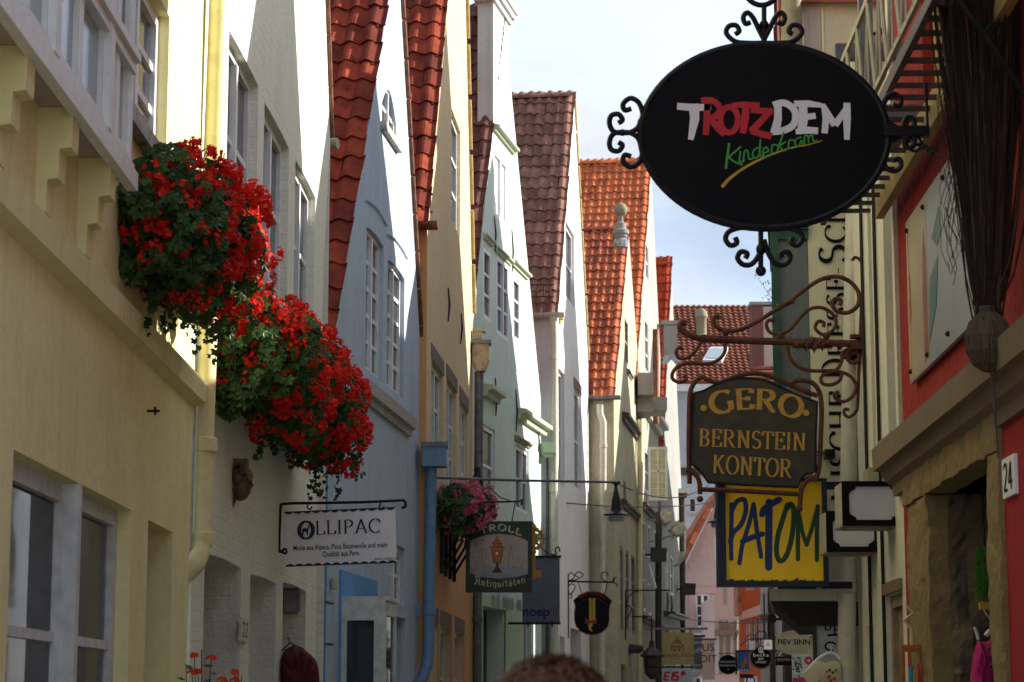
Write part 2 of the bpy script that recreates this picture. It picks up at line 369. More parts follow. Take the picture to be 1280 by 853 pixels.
M['trollpic'] = simple('painted_picture_ground', (.40,.33,.29), .6, scale=4, col2=(.33,.25,.17))
M['trollfloor'] = simple('painted_table', (.30,.30,.32), .6, scale=6)
M['cream_lt'] = simple('cream_lettering', (.50,.44,.24), .6, var=.1, bump=0)
M['amber'] = simple('painted_amber', (.40,.14,.02), .6, var=.1, bump=0)
M['glassline'] = simple('painted_glass_outline', (.16,.14,.15), .6, bump=0)
M['slate'] = simple('slate_blue_board', (.10,.12,.16), .5, var=.08)
M['noepblue'] = simple('deep_blue_lettering', (.006,.012,.12), .6, bump=0)
M['noepred'] = simple('dull_red_lettering', (.14,.03,.04), .6, bump=0)
M['braid'] = simple('painted_yellow_braid', (.42,.27,.02), .6, var=.1, bump=0)
M['bowred'] = simple('painted_red_bow', (.18,.015,.012), .6, var=.1, bump=0)
M['schoko'] = simple('mustard_sign', (.42,.33,.12), .5, var=.06, bump=0)
M['brownlt'] = simple('brown_lettering', (.08,.04,.02), .6, bump=0)
M['eisface'] = simple('pale_blue_sign', (.42,.46,.54), .5, var=.05, bump=0)
M['ovalcream'] = simple('cream_oval_sign', (.46,.41,.28), .45, var=.06, bump=0)
M['bluesign'] = simple('bright_blue_sign', (.02,.12,.42), .5, var=.1, bump=0)
M['birdbrown'] = simple('painted_brown_bird', (.34,.16,.05), .6, bump=0)
M['pinksign'] = simple('pink_sign', (.55,.03,.16), .5, bump=0)
M['ball_stone'] = simple('lichened_stone', (.22,.20,.16), .9, scale=30, col2=(.30,.22,.03), bump=.5)
M['soffit'] = simple('painted_boards', (.42,.38,.34), .7, scale=5, col2=(.33,.29,.25))
M['skin'] = simple('skin', (.50,.28,.19), .55, var=.05)
M['hair'] = simple('chestnut_hair', (.16,.062,.03), .6, scale=60, col2=(.10,.038,.018))
M['jacket'] = simple('grey_blue_jacket', (.07,.09,.13), .9)
M['trousers'] = simple('dark_trousers', (.03,.03,.04), .9)
M['straw'] = leaf_mat('dry_straw', (.06,.03,.016), (.022,.012,.009), .9, .08)
M['strawpale'] = leaf_mat('pale_straw', (.12,.085,.055), (.05,.033,.022), .9, .1)
M['leaf'] = leaf_mat('geranium_leaf', (.06,.13,.025), (.016,.05,.012), .45, .3)
M['leaflight'] = leaf_mat('young_leaf', (.07,.13,.025), (.03,.08,.015), .45, .3)
M['petal'] = leaf_mat('scarlet_petal', (.85,.028,.010), (.62,.012,.008), .6, .35)
M['petalpink'] = leaf_mat('pink_petal', (.70,.06,.17), (.62,.25,.32), .6, .35)
M['petalorange'] = leaf_mat('orange_petal', (.75,.13,.01), (.70,.04,.01), .6, .3)
M['terracotta'] = simple('planter_plastic', (.06,.035,.025), .7)
M['planter_green'] = simple('green_planter', (.01,.045,.03), .6)
M['cobble'] = simple('cobbled_paving', (.30,.28,.25), .9, scale=5, col2=(.2,.19,.17), bump=1.0)
M['earth'] = simple('ground_earth', (.26,.24,.2), .95, scale=.6)
M['bird'] = simple('black_crow_paint', (.01,.01,.011), .5)
M['lampshade'] = simple('dark_lamp_metal', (.02,.02,.022), .4, metal=.5)
M['lampglass'] = simple('frosted_lamp_glass', (.30,.30,.32), .2, var=.1, bump=0)
M['roselamp'] = simple('cream_rose_shade', (.62,.58,.44), .6, var=.2)
M['yellowpane'] = simple('yellow_leaded_glass', (.62,.56,.25), .3, var=.15, scale=8)  # yellow is the colour of the leaded panes
M['tshirt'] = simple('cream_jersey', (.50,.44,.30), .9, scale=9)
M['pinkcloth'] = simple('magenta_cloth', (.42,.015,.12), .9, scale=12, col2=(.25,.008,.07), bump=.5)
M['posterbeige'] = simple('beige_poster', (.40,.31,.21), .4, scale=3)
M['posterblue'] = simple('pale_blue_poster', (.26,.28,.31), .35, scale=3, col2=(.20,.24,.27))
M['posterred'] = simple('brick_poster_figure', (.25,.09,.05), .5, scale=5)
M['posterteal'] = simple('teal_poster_patch', (.07,.15,.16), .5, scale=5)
M['yellowtrim'] = simple('yellow_trim', (.50,.38,.14), .6)
M['ledge'] = simple('yellow_board', (.36,.26,.10), .7, scale=6, col2=(.24,.17,.07))
M['lattice'] = simple('beige_lattice_paint', (.42,.38,.28), .6)
M['slats'] = simple('brown_metal_slats', (.06,.035,.025), .5)
M['blindbrown'] = simple('brown_window_blind', (.18,.14,.11), .7, scale=4)
M['plumegreen'] = leaf_mat('bright_green_scarf', (.02,.13,.02), (.09,.20,.015), .7, .2)
M['tealcloth'] = simple('teal_tassel', (.02,.20,.30), .8)
M['orangewood'] = simple('orange_wood', (.35,.11,.02), .6)
T_RED = tile_mat('red_pantile', (.34,.062,.028), (.17,.036,.022), .5, .7)
T_RED2 = tile_mat('dark_red_pantile', (.34,.062,.028), (.13,.028,.019), .4, .5)
T_BROWN = tile_mat('brown_glazed_pantile', (.20,.095,.075), (.14,.07,.057), .5, .3)
T_PLUM = tile_mat('lichened_plum_pantile', (.34,.17,.125), (.19,.095,.07), .6, .85, dark=(.05,.035,.012))
T_ORANGE = tile_mat('orange_pantile', (.68,.20,.075), (.42,.11,.045), .4, .3)
T_ORANGE2 = tile_mat('weathered_orange_pantile', (.62,.18,.075), (.30,.085,.05), .4, .5)
T_FAR = tile_mat('far_roof_tile', (.34,.12,.07), (.22,.08,.05), .4, .3)

# ---------------------------------------------------------------- building kit
def wall_mesh(poly, holes, depth=0.0, reveal=True):
    mb = MB(); loops = [poly] + [h[0] for h in holes]
    b = len(mb.v); flat = [p for lp in loops for p in lp]
    mb.v += [(p[0], 0, p[1]) for p in flat]
    for q in tessellate_polygon([[Vector((p[0], p[1], 0)) for p in lp] for lp in loops]): mb.f.append([b+i for i in q])
    if reveal:
        for h, d in holes:
            n = len(h)
            for i in range(n):
                p, q = h[i], h[(i+1) % n]
                mb.face([(p[0], 0, p[1]), (q[0], 0, q[1]), (q[0], d, q[1]), (p[0], d, p[1])])
    return mb
def opening(x0, x1, z0, z1, arch=0.0):
    p = [(x0, z0), (x1, z0), (x1, z1)]
    if arch:
        for k in range(1, 8):
            t = k/8; p.append((x1 + (x0-x1)*t, z1 + arch*math.sin(math.pi*t)))
    p.append((x0, z1)); return p
def W(F, pa, pb, arch=0, d=.1, nx=2, ny=3, fm='whitepaint', gm='glass', fw=.05, sill=None, lintel=None, curtain=False, each=False, kind='window', rows=None):
    xa, zt = F.hit(*pa); xb, zb = F.hit(*pb)
    return dict(x0=xa, x1=xb, z0=zb, z1=zt, arch=arch, d=d, nx=nx, ny=ny, fm=fm, gm=gm, fw=fw, sill=sill, lintel=lintel, curtain=curtain, each=each, kind=kind, rows=rows)
def make_window(w, parent):
    x0, x1, z0, z1, d, fw = w['x0'], w['x1'], w['z0'], w['z1'] + w['arch'], w['d'], w['fw']
    mb = MB()
    fd = .05
    mb.box(x0, x0+fw, d-fd, d, z0, z1); mb.box(x1-fw, x1, d-fd, d, z0, z1)
    mb.box(x0+fw, x1-fw, d-fd, d-.001, z0, z0+fw); mb.box(x0+fw, x1-fw, d-fd, d-.001, z1-fw, z1)
    nx, ny = w['nx'], w['ny']; xs = [x0+fw+(x1-x0-2*fw)*i/nx for i in range(nx+1)]
    zs = [z0+fw+(z1-z0-2*fw)*i/ny for i in range(ny+1)]
    if w['rows']: zs = [z0+fw] + [z0+fw+(z1-z0-2*fw)*t for t in w['rows']] + [z1-fw]
    for x in xs[1:-1]: mb.box(x-fw*.55, x+fw*.55, d-fd-.012, d-.002, z0+fw*.9, z1-fw*.9)
    for z in zs[1:-1]: mb.box(x0+fw*.9, x1-fw*.9, d-fd+.012, d-.004, z-.018, z+.018)
    o = mb.build(w['kind'], M[w['fm']], parent)
    if w['each']:
        for i in range(nx):
            for j in range(len(zs)-1):
                MB().box(xs[i]+.01, xs[i+1]-.01, d-.022, d-.016, zs[j]+.002, zs[j+1]-.002).build('pane', M[w['gm']], o)
    else:
        MB().box(x0+.01, x1-.01, d-.022, d-.016, z0+.01, z1-.01).build('pane', M[w['gm']], o)
    if w['curtain']:
        c = MB(); n = 40
        for i in range(n):
            t0, t1 = i/n, (i+1)/n; f = lambda t: .02*math.sin(t*60)
            if .38 < t0 < .55: continue
            xa, xb = x0+(x1-x0)*t0, x0+(x1-x0)*t1
            c.face([(xa, d+.09+f(t0), z0), (xb, d+.09+f(t1), z0), (xb, d+.09+f(t1), z1), (xa, d+.09+f(t0), z1)])
        c.build('curtain', M['curtain'], o)
    if w['gm'] == 'glassclear':
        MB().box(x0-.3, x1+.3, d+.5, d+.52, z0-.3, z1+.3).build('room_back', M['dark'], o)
    if w['sill']:
        s = w['sill']; MB().box(x0-.06, x1+.06, -s, d-.05, z0-.07, z0+.004).build('sill', M['sillpaint'], o)
    if w['lintel']:
        MB().box(x0-.05, x1+.05, -.008, .02, w['z1']+.003, w['z1']+.16).build('lintel', M[w['lintel']], o)
    return o

def tile_mesh(name, wid, lt, mat, amp=.02):
    mb = MB(); n = 7
    prof = [(wid*i/n, amp*math.sin(2*math.pi*(i/n)-.6)) for i in range(n+1)]
    for i in range(n):
        (u0, a0), (u1, a1) = prof[i], prof[i+1]
        mb.face([(u0, 0, a0+.026), (u1, 0, a1+.026), (u1, lt, a1), (u0, lt, a0)])
        mb.face([(u0, .004, a0+.006), (u1, .004, a1+.006), (u1, 0, a1+.026), (u0, 0, a0+.026)])
        if i % 2 == 0: pass
    mb.face([(0, 0, prof[0][1]+.026), (0, lt, prof[0][1]), (0, lt, prof[0][1]-.02), (0, 0, prof[0][1]+.004)])
    me = mb.mesh(name, mat); me.polygons.foreach_set('use_smooth', [True]*len(me.polygons)); me.set_sharp_from_angle(angle=R(50)); return me
def tiled_slope(parent, p0, V, U, Nn, length, width, tw, te, mat, amp=.02, rnd=random, name='roof_tile', deck=True, maxn=300, u_start=0.0):
    """p0 = lower corner; V up the slope, U across; returns roof object with tiles"""
    V, U, Nn = V.normalized(), U.normalized(), Nn.normalized()
    roof = MB()
    q = [p0 - Nn*.022, p0 + U*width - Nn*.022, p0 + U*width + V*length - Nn*.022, p0 + V*length - Nn*.022]
    roof.face(q); roof.face([x - Nn*.04 for x in q])
    for i in range(4): roof.face([q[i], q[(i+1) % 4], q[(i+1) % 4]-Nn*.04, q[i]-Nn*.04])
    ro = roof.build('roof', M['darkbrown'], parent)
    me = tile_mesh(name, tw*1.03, te*1.22, mat, amp)
    nr = int(math.ceil(length/te)); nc = int(math.ceil(width/tw)); k = 0
    extra = MB()
    for c in range(nc):
        for r in range(nr):
            v = r*te; lt_left = length - v
            j = Vector((rnd.uniform(-.007,.007), rnd.uniform(-.012,.012), rnd.uniform(0,.009)))
            pos = p0 + U*(u_start + c*tw + j.x) + V*(v + j.y) + Nn*(j.z + .012)
            a = rnd.uniform(-.032, .032)
            Uu = (U*math.cos(a) + V*math.sin(a)).normalized(); Vv = (V*math.cos(a) - U*math.sin(a)).normalized()
            m = Matrix((Uu, Vv, Nn)).transposed().to_4x4(); m.translation = pos
            if k < maxn: linked(name, me, ro, mat=m)
            else:
                for f in me.polygons: extra.face([m @ me.vertices[i].co for i in f.vertices])
            k += 1
    if extra.v: tag(extra.build(name, mat, ro), kind='stuff')
    return ro

def gable_house(name, label, cat, F, x0, ez0, xa, za, x1, ez1, wins, mat, depth=6.0, side=None, tiles=None, tw=.18, te=.26, amp=.02, base=None,
                roofw=None, gutter=None, verge=None, group='houses along the alley', side_z=None, far_tiles=True, z_base=0.0, ridge=True):
    H = thing(name, label, cat, F, group=group)
    poly = base or [(x0, z_base), (x1, z_base)]
    poly = poly + [(x1, ez1), (xa, za), (x0, ez0)]
    holes = [(opening(w['x0'], w['x1'], w['z0'], w['z1'], w['arch']), w['d']) for w in wins]
    wall_mesh(poly, holes).build('front_wall', M[mat], H)
    for w in wins: make_window(w, H)
    sm = M[side or mat]
    y0 = .0
    s = MB(); s.face([(x0, y0, 0), (x0, depth, 0), (x0, depth, ez0), (x0, y0, ez0)]); s.build('side_wall', sm, H)
    s = MB(); s.face([(x1, y0, 0), (x1, depth, 0), (x1, depth, ez1), (x1, y0, ez1)]); s.build('side_wall', sm, H)
    s = MB(); s.face([(x0, depth, 0), (x1, depth, 0), (x1, depth, ez1), (xa, depth, za), (x0, depth, ez0)]); s.build('rear_wall', sm, H)
    A = Vector((x0, 0, ez0)); B = Vector((xa, 0, za)); V = B - A; Nn = Vector((-V.z, 0, V.x)).normalized()
    if Nn.z < 0: Nn = -Nn
    U = Vector((0, 1, 0)); Nn = U.cross(V) * -1; Nn = Nn if Nn.z > 0 else -Nn
    ov = .06
    A2 = A - V.normalized()*ov
    # handedness: U x V must equal N for tile matrices; mirror columns when needed
    if U.cross(V).dot(Nn) > 0:
        tiled_slope(H, A2 + Vector((0, .0, 0)), V, U, Nn, V.length+ov, roofw or depth, tw, te, tiles, amp)
    else:
        wd = math.ceil((roofw or depth)/tw)*tw - .015
        tiled_slope(H, A2 + Vector((0, wd, 0)), V, -U, Nn, V.length+ov, wd, tw, te, tiles, amp)
    C_ = Vector((x1, 0, ez1)); V2 = B - C_; N2 = Vector((-V2.z, 0, V2.x)); N2 = N2 if N2.z > 0 else -N2; N2.normalize()
    # far slope: corrugated in one mesh, out of sight from the street side
    mb = MB(); n = int(depth/tw)
    for i in range(n*4):
        ya, yb = i*depth/(n*4), (i+1)*depth/(n*4)
        fa, fb = amp*math.sin(2*math.pi*i/4), amp*math.sin(2*math.pi*(i+1)/4)
        mb.face([C_+N2*fa+Vector((0,ya,0)), C_+N2*fb+Vector((0,yb,0)), B+N2*fb+Vector((0,yb,0)), B+N2*fa+Vector((0,ya,0))])
    mb.build('roof', tiles, H)
    if ridge:
        k = int(depth/.36); me = MB()
        for q in range(6):
            a0, a1 = math.pi*q/6, math.pi*(q+1)/6
            me.face([(.10*math.cos(a0), 0, .09*math.sin(a0)), (.10*math.cos(a1), 0, .09*math.sin(a1)), (.085*math.cos(a1), .37, .075*math.sin(a1)), (.085*math.cos(a0), .37, .075*math.sin(a0))])
        mm = me.mesh('ridge_tile', tiles)
        for i in range(k): linked('ridge_tile', mm, H, loc=(xa, i*.36-.02, za-.01))
    if verge:
        L_ = V2.length; n = max(2, int(L_/verge[1])); vm = MB().box(0, verge[1]*.985, -verge[2], .12, -.02, .035).mesh('verge_tile', M[verge[0]])
        vn = V2.normalized()
        for i in range(n):
            m = Matrix((vn, Vector((0, 1, 0)), vn.cross(Vector((0, 1, 0))) if vn.cross(Vector((0,1,0))).z > 0 else -vn.cross(Vector((0,1,0))))).transposed().to_4x4()
            m.translation = C_ + vn*(i*L_/n); linked('verge_tile', vm, H, mat=m)
    if gutter:
        g = MB(); gm, gr = gutter; zz = ez0 - .02; xx = x0 - .09
        pr = [(xx+gr*math.cos(math.pi+math.pi*q/8), zz+gr*math.sin(math.pi+math.pi*q/8)) for q in range(9)]
        for i in range(8):
            g.face([(pr[i][0], -.12, pr[i][1]), (pr[i+1][0], -.12, pr[i+1][1]), (pr[i+1][0], depth, pr[i+1][1]), (pr[i][0], depth, pr[i][1])])
        g.flat(pr, -.118)
        g.build('gutter', M[gm], H)
    return H

def pipe(name, label, pts, r, mat, F=None, collars=(), group='drainpipes on the house fronts', parent=None):
    mb = MB(); mb.tube(pts, r, 14)
    base = Vector(pts[-1])
    t = thing(name, label, 'drainpipe', loc=base, group=group)
    mb.v = [tuple(Vector(p)-base) for p in mb.v]
    mb.build('pipe', M[mat], t, smooth=True)
    for c in collars:
        c = Vector(c)-base; MB().lathe(c, [(r*1.0,-.04),(r*1.16,-.035),(r*1.16,.03),(r*1.0,.035)], 14).build('collar', M[mat], t, smooth=True)
    return t
def P(px, py, Y):
    d = ray(px, py); return EYE + d*(Y/d.y)

# ---------------------------------------------------------------- ground
g = MB(); g.box(-400, 400, -60, 700, -.5, 0); tag(g.build('ground', M['earth']), kind='structure')
g = MB(); g.face([(-1.55,-8,.006),(1.9,-8,.006),(2.0,12,.006),(3.2,27,.006),(8,45,.006),(14,70,.006),(9,70,.006),(2.2,43,.006),(.5,33,.006),(-.5,27,.006),(-1.5,17,.006),(-1.55,8,.006)])
tag(g.build('cobbled_alley', M['cobble']), kind='structure')

# ================================================================= LEFT ROW
def LF(x, y, m): return Frame(x, y, math.atan2(1, m))
F1 = LF(-1.6, 4.5, .0018)
FY = lambda F, Y: (Y - F.o.y) / F.x.y     # local x for a world Y
# --- house 1 : yellow, oriel
H1 = thing('yellow_house', 'smooth yellow plastered house front at far left with oriel and red geraniums', 'house', F1, group='houses along the alley')
e0 = F1.hit(232, 853); e1 = F1.hit(243, 470); e2 = F1.hit(258, 0)
wins = [W(F1, (17, 562), (158, 900), d=.11, nx=2, ny=2, fw=.07, gm='glassclear', curtain=True, each=True, rows=[.32], fm='greypaint'),
        W(F1, (185.4, 650), (210, 905), d=.28, nx=1, ny=1, fw=.05, gm='glass', kind='door', fm='door_wood'),
        W(F1, (156, -90), (207, 213), d=.10, nx=2, ny=3, fw=.06, sill=.05)]
x_end = max(e0[0], e1[0])
poly = [(0, 0), (e0[0]-.1, 0), e0, e1, e2, (e2[0]+.02, 8.2), (0, 8.2)]
wall_mesh(poly, [(opening(w['x0'], w['x1'], w['z0'], w['z1']), w['d']) for w in wins]).build('front_wall', M['h1'], H1)
wn_ = [make_window(w, H1) for w in wins]
w0 = wins[0]; xm = (w0['x0']+w0['x1'])/2
MB().box(xm-.035, xm+.035, .0, .10, w0['z0'], w0['z1']-.002).build('mullion', M['greypaint'], wn_[0])
s = MB(); s.face([(0,0,0),(0,5,0),(0,5,8.2),(0,0,8.2)]); s.build('side_wall', M['h1'], H1)
s = MB(); s.face([(6.7,.14,0),(6.7,5,0),(6.7,5,8.2),(6.7,.14,8.2)]); s.build('side_wall', M['h1'], H1)
r = MB(); r.face([(-.1,-.05,8.15),(6.95,-.05,8.15),(6.95,2.5,11),(-.1,2.5,11)]); r.face([(-.1,5.1,8.15),(6.95,5.1,8.15),(6.95,2.5,11),(-.1,2.5,11)]); r.build('roof', T_RED, H1)
# string course
zt, zb = 3.325, 3.205
MB().prismY([(.01, zb-.03), (-.055, zb), (-.06, zt-.02), (.0, zt)], 0, e1[0]+.015).build('string_course', M['h1trim'], H1)
# oriel
xo1 = FY(F1, 8.40); zs = 3.70
B = MB(); B.box(0, xo1, -.12, 0, zs, zs+.02); ob = B.build('oriel_soffit', M['soffit'], H1)
B = MB(); B.box(0, xo1+.03, -.150, -.11, zs-.035, zs+.035); B.box(0, xo1+.01, -.138, -.11, zs+.035, zs+.065)
O = B.build('oriel_window', M['oriel'], H1)
B = MB()
zr = [zs+.065, zs+.42, zs+.50, zs+1.55]
B.box(xo1-.05, xo1, -.128, 0, zs+.05, 6.3)       # corner post
B.box(0, xo1, -.125, -.09, zr[0], zr[0]+.03); B.box(0, xo1, -.138, -.09, zr[1], zr[2]-.025); B.box(0, xo1, -.155, -.09, zr[2]-.035, zr[2])
mx_ = [FY(F1, Y) for Y in (4.97, 5.95, 6.93, 7.88)]
for x in mx_: B.box(x-.042, x+.042, -.142, -.09, zr[0], 6.3)
xs_ = [0] + mx_ + [xo1-.05]
for a, b in zip(xs_[:-1], xs_[1:]):
    m_ = (a+b)/2; B.box(m_-.024, m_+.024, -.122, -.09, zr[0], 6.3)
    for q0, q1 in ((a+.042, m_-.024), (m_+.024, b-(.042 if b < xs_[-1] else 0))):
        for z0, z1 in ((zr[0]+.03, zr[1]), (zr[2], 6.3)):
            B.box(q0, q0+.026, -.116, -.09, z0, z1); B.box(q1-.026, q1, -.116, -.09, z0, z1); B.box(q0, q1, -.114, -.09, z0, z0+.026)
            MB().box(q0+.026, q1-.026, -.100, -.095, z0+.026, z1).build('pane', M['paneblue' if z0 < 4 else 'glass'], O)
B.build('frame', M['oriel'], O)
MB().box(0, xo1, -.08, -.07, zs+.02, 6.3).build('curtain', M['curtain'], O)
B = MB(); B.box(xo1-.012, xo1-.002, -.09, 0, zs+.05, 6.3); B.build('side_panel', M['oriel'], O)
MB().box(-.02, xo1+.06, -.18, 0, 6.3, 6.42).build('oriel_roof', M['lead'], O)
cm = MB().prismY([(0, zs-.36), (-.035, zs-.36), (-.037, zs-.25), (-.073, zs-.245), (-.075, zs-.145), (-.115, zs-.14), (-.118, zs-.0), (0, zs)], 0, .115).mesh('corbel', M['h1trim'])
for Y in (5.9, 6.61, 7.32, 8.03): linked('corbel', cm, H1, loc=(FY(F1, Y), 0, -.002))
# wall anchors
for i, (px, py) in enumerate(((182, 443), (184, 514))):
    x, z = F1.hit(px, py); t = thing('wall_hook', ('small black iron hook in yellow wall just under the string course', 'small black iron hook in yellow wall below the other hook')[i], 'hook', loc=F1.w(x, 0, z), group='iron hooks in the yellow wall')
    MB().tube([(0,.0,0),(.03,0,0),(.055,0,0)], .006, 6).tube([(.035,0,-.018),(.035,0,.018)], .006, 6).build('hook', M['iron'], t)

# --- house 2 : rough cream gable
F2 = LF(-1.94+.0307*11.2, 11.2, .0307)
ex1, ez1_ = F2.hit(413, 172); ax_ = FY(F2, 14.3)
b1 = F2.hit(394, 853); b2 = F2.hit(397, 600); b3 = F2.hit(406, 300)
wins = [W(F2, (286.5, 38), (314.4, 560), arch=.01, d=.10, nx=2, ny=4),
        W(F2, (330.7, 128), (355.2, 560), arch=.01, d=.10, nx=2, ny=4),
        W(F2, (369.5, 200), (389.2, 585), arch=.01, d=.10, nx=2, ny=4),
        W(F2, (256, 692), (293, 1150), arch=.012, d=.30, nx=1, ny=1, kind='door', fm='door_wood'),
        W(F2, (313, 718), (339, 1120), arch=.012, d=.22, nx=1, ny=2, fm='whitepaint'),
        W(F2, (354, 728), (377, 1100), arch=.012, d=.35, nx=1, ny=1, kind='door', fm='darkbrown', gm='dark')]
for w in wins[:3]: w['z0'] = 3.45
wins[3]['z0'] = .1; wins[4]['z0'] = .9; wins[5]['z0'] = .1
H2 = gable_house('cream_house', 'rough cream painted brick gable house with bronze mask on its wall', 'house', F2, 0, 6.1, ax_, 12.0, ex1, ez1_, wins, 'h2',
                 tiles=T_RED, depth=5, base=[(0, 0), (b1[0], 0), b1, b2, b3], verge=('copper', .4, .03), roofw=1.2, tw=.2, te=.27)
# end of a pipe at the eave
t = thing('eave_pipe_end', 'short pale pipe stub under the eave of the cream house beside red tiles', 'pipe', loc=P(416, 180, 17.3))
MB().tube([(-.03,0,0),(.04,-.02,0)], .045, 12).build('pipe', M['boxbeige'], t, smooth=True)

# --- blue house (stands a little forward)
F3 = LF(P(406, 885, 17.45).x, 17.45, .111)
h3 = lambda x, y: F3.hit(x, y)
l0, a0, r0 = h3(423, 452), h3(497, -77), h3(532, 543)
wins = [W(F3, (458.5, 284), (478, 478), arch=.03, d=.09, nx=2, ny=5, fw=.045),
        W(F3, (485, 325), (504.5, 499), arch=.03, d=.09, nx=2, ny=5, fw=.045),
        W(F3, (477.5, 128), (495, 181), arch=.22, d=.07, nx=2, ny=2, fw=.035, sill=.05),
        W(F3, (487, 678), (505, 757), d=.09, nx=2, ny=2, fw=.05, lintel='blue'),
        W(F3, (484, 768), (505, 1100), d=.15, nx=2, ny=1, kind='door', fm='greypaint', fw=.06)]
wins[4]['z0'] = .1
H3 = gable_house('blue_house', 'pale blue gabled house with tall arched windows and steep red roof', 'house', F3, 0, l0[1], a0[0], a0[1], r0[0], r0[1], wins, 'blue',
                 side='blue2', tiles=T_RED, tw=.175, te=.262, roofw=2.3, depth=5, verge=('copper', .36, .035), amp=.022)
# sills, hood moulds, grooves
sa, sb = h3(449, 474), h3(511, 517)
MB().prismY([(0, sa[1]-.17), (-.03, sa[1]-.17), (-.035, sa[1]-.11), (-.075, sa[1]-.10), (-.085, sa[1]-.0), (0, sa[1]+.01)], sa[0], sb[0]).build('window_ledge', M['sillpaint'], H3)
for wi, c in ((0, 0), (1, 0)):
    w = wins[wi]; pts = []
    xa_, xb_ = w['x0']-.10, w['x1']+.10
    for k in range(11):
        t = k/10; pts.append((xa_+(xb_-xa_)*t, -.012, w['z1']+.22+w['arch']*1.4*math.sin(math.pi*t)))
    MB().tube(pts, .008, 6).build('hood_mould', M['blue'], H3)
grv = MB()
for k in range(6):
    z = .9 + k*.32; grv.box(.0, .28, -.003, .004, z, z+.018); grv.box(r0[0]-.42, r0[0]-.02, -.003, .004, z, z+.018)
    xg = h3(482, 800)[0]; grv.box(xg-.25, xg, -.003, .004, z, z+.018)
grv.build('wall_groove', M['pipedark'], H3)
# deep blue ground-floor bays
xa_, zt_ = h3(424, 712); xb_, _ = h3(470, 712)
MB().box(xa_, xb_, -.016, .01, .2, zt_).build('painted_panel', M['blue2'], H3)
# shop display case
xv, _ = h3(424, 800); zc = 1.7 + (885-752)/2837*18.1
V_ = thing('display_case', 'white framed glazed display case projecting from the blue house near the ground', 'display case', loc=F3.w(xv, 0, .3))
V_.rotation_euler = (0, 0, F3.a)
B = MB(); ht = zc-.3; dp = .37
for (x0, x1, y0, y1, z0, z1) in ((0,.05,-dp,-dp+.09,0,ht),(0,.05,-.06,0,0,ht),(0,.05,-dp+.09,-.06,ht-.16,ht),(0,.05,-dp+.09,-.06,0,.1),(0,.05,-dp+.09,-.06,ht-.72,ht-.66),
                                 (.5,.55,-dp,-dp+.08,0,ht),(.05,.5,-dp,-dp+.05,ht-.12,ht),(.05,.5,-dp,-dp+.05,0,.1),(0,.55,-dp-.02,0,ht,ht+.03),(0,.55,-dp,0,-.03,0)): B.box(x0,x1,y0,y1,z0,z1)
B.build('frame', M['greypaint'], V_)
MB().box(.02,.026,-dp+.09,-.06,.1,ht-.16).build('pane', M['glassclear'], V_); MB().box(.05,.5,-dp+.02,-dp+.025,.1,ht-.12).build('pane', M['glassclear'], V_)
MB().box(.45,.455,-dp+.05,-.02,0,ht).build('back_panel', M['dark'], V_)
B = MB(); B.prism([(.1,ht-.66),(.3,ht-.66),(.26,ht-.3),(.2,ht-.22),(.14,ht-.3)], -.25, -.12); B.build('displayed_cloth', M['tealcloth'], V_)
MB().box(.12,.3,-.26,-.1,.1,.3).build('displayed_box', M['orangewood'], V_)
t = thing('wall_sensor', 'small cream knob fitting on the blue wall under the white llama sign', 'wall fitting', loc=P(417, 729, 17.6))
MB().lathe((0,0,0), [(.018,-.05),(.03,-.045),(.03,.03),(.02,.045)], 10).build('body', M['boxbeige'], t, smooth=True)
t = thing('wall_sensor', 'small grey box on the blue wall close beside the blue drainpipe', 'wall fitting', loc=P(522, 764, 21.6))
MB().box(-.03,.03,-.05,.02,-.04,.06).build('body', M['pipeblue'], t)

# --- ochre house
F4 = LF(-.854, 22.1, .0694)
h4 = lambda x, y: F4.hit(x, y)
l0, a0, r0 = h4(540, 290), h4(577, -234), h4(591, 392)
x00 = 0.0
wins = [W(F4, (564.5, 135), (575, 298), d=.09, nx=1, ny=3, fw=.05),
        W(F4, (539.5, 449), (553, 640), d=.09, nx=2, ny=4, lintel='brownlintel', fm='greypaint'),
        W(F4, (558.3, 473), (570, 640), d=.09, nx=2, ny=4, lintel='brownlintel', fm='greypaint'),
        W(F4, (574.6, 500), (584.6, 640), d=.09, nx=2, ny=4, lintel='brownlintel', fm='greypaint'),
        W(F4, (550, 782), (562.5, 1000), d=.12, nx=2, ny=3, lintel='brownlintel', fm='greypaint'),
        W(F4, (568, 787), (579, 1000), d=.12, nx=2, ny=3, lintel='brownlintel', fm='greypaint'),
        W(F4, (537.5, 776), (545.5, 1100), d=.12, nx=1, ny=3, lintel='brownlintel', fm='greypaint')]
zb_ = h4(553, 650)[1]
for w in wins[1:4]: w['z0'] = zb_
zt_ = wins[4]['z1']
for w in wins[4:6]: w['z1'] = zt_; w['z0'] = 1.0
wins[6]['z1'] = zt_; wins[6]['z0'] = .1
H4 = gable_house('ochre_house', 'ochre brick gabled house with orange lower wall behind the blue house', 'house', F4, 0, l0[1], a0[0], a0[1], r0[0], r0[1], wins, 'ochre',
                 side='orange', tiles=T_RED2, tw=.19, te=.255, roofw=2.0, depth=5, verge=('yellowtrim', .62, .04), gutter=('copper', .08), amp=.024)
zo = h4(560, 662)[1]
hl = [(opening(w['x0'], w['x1'], w['z0'], w['z1']), .02) for w in wins[4:]]
wp = wall_mesh([(0, .05), (r0[0], .05), (r0[0], zo), (0, zo)], hl, reveal=False); wp.v = [(a, b-.006, c) for a, b, c in wp.v]
wp.build('lower_wall_paint', M['orange'], H4)
anc = [((558, 360), (558, 402)), ((574.5, 392), (573.5, 430))]
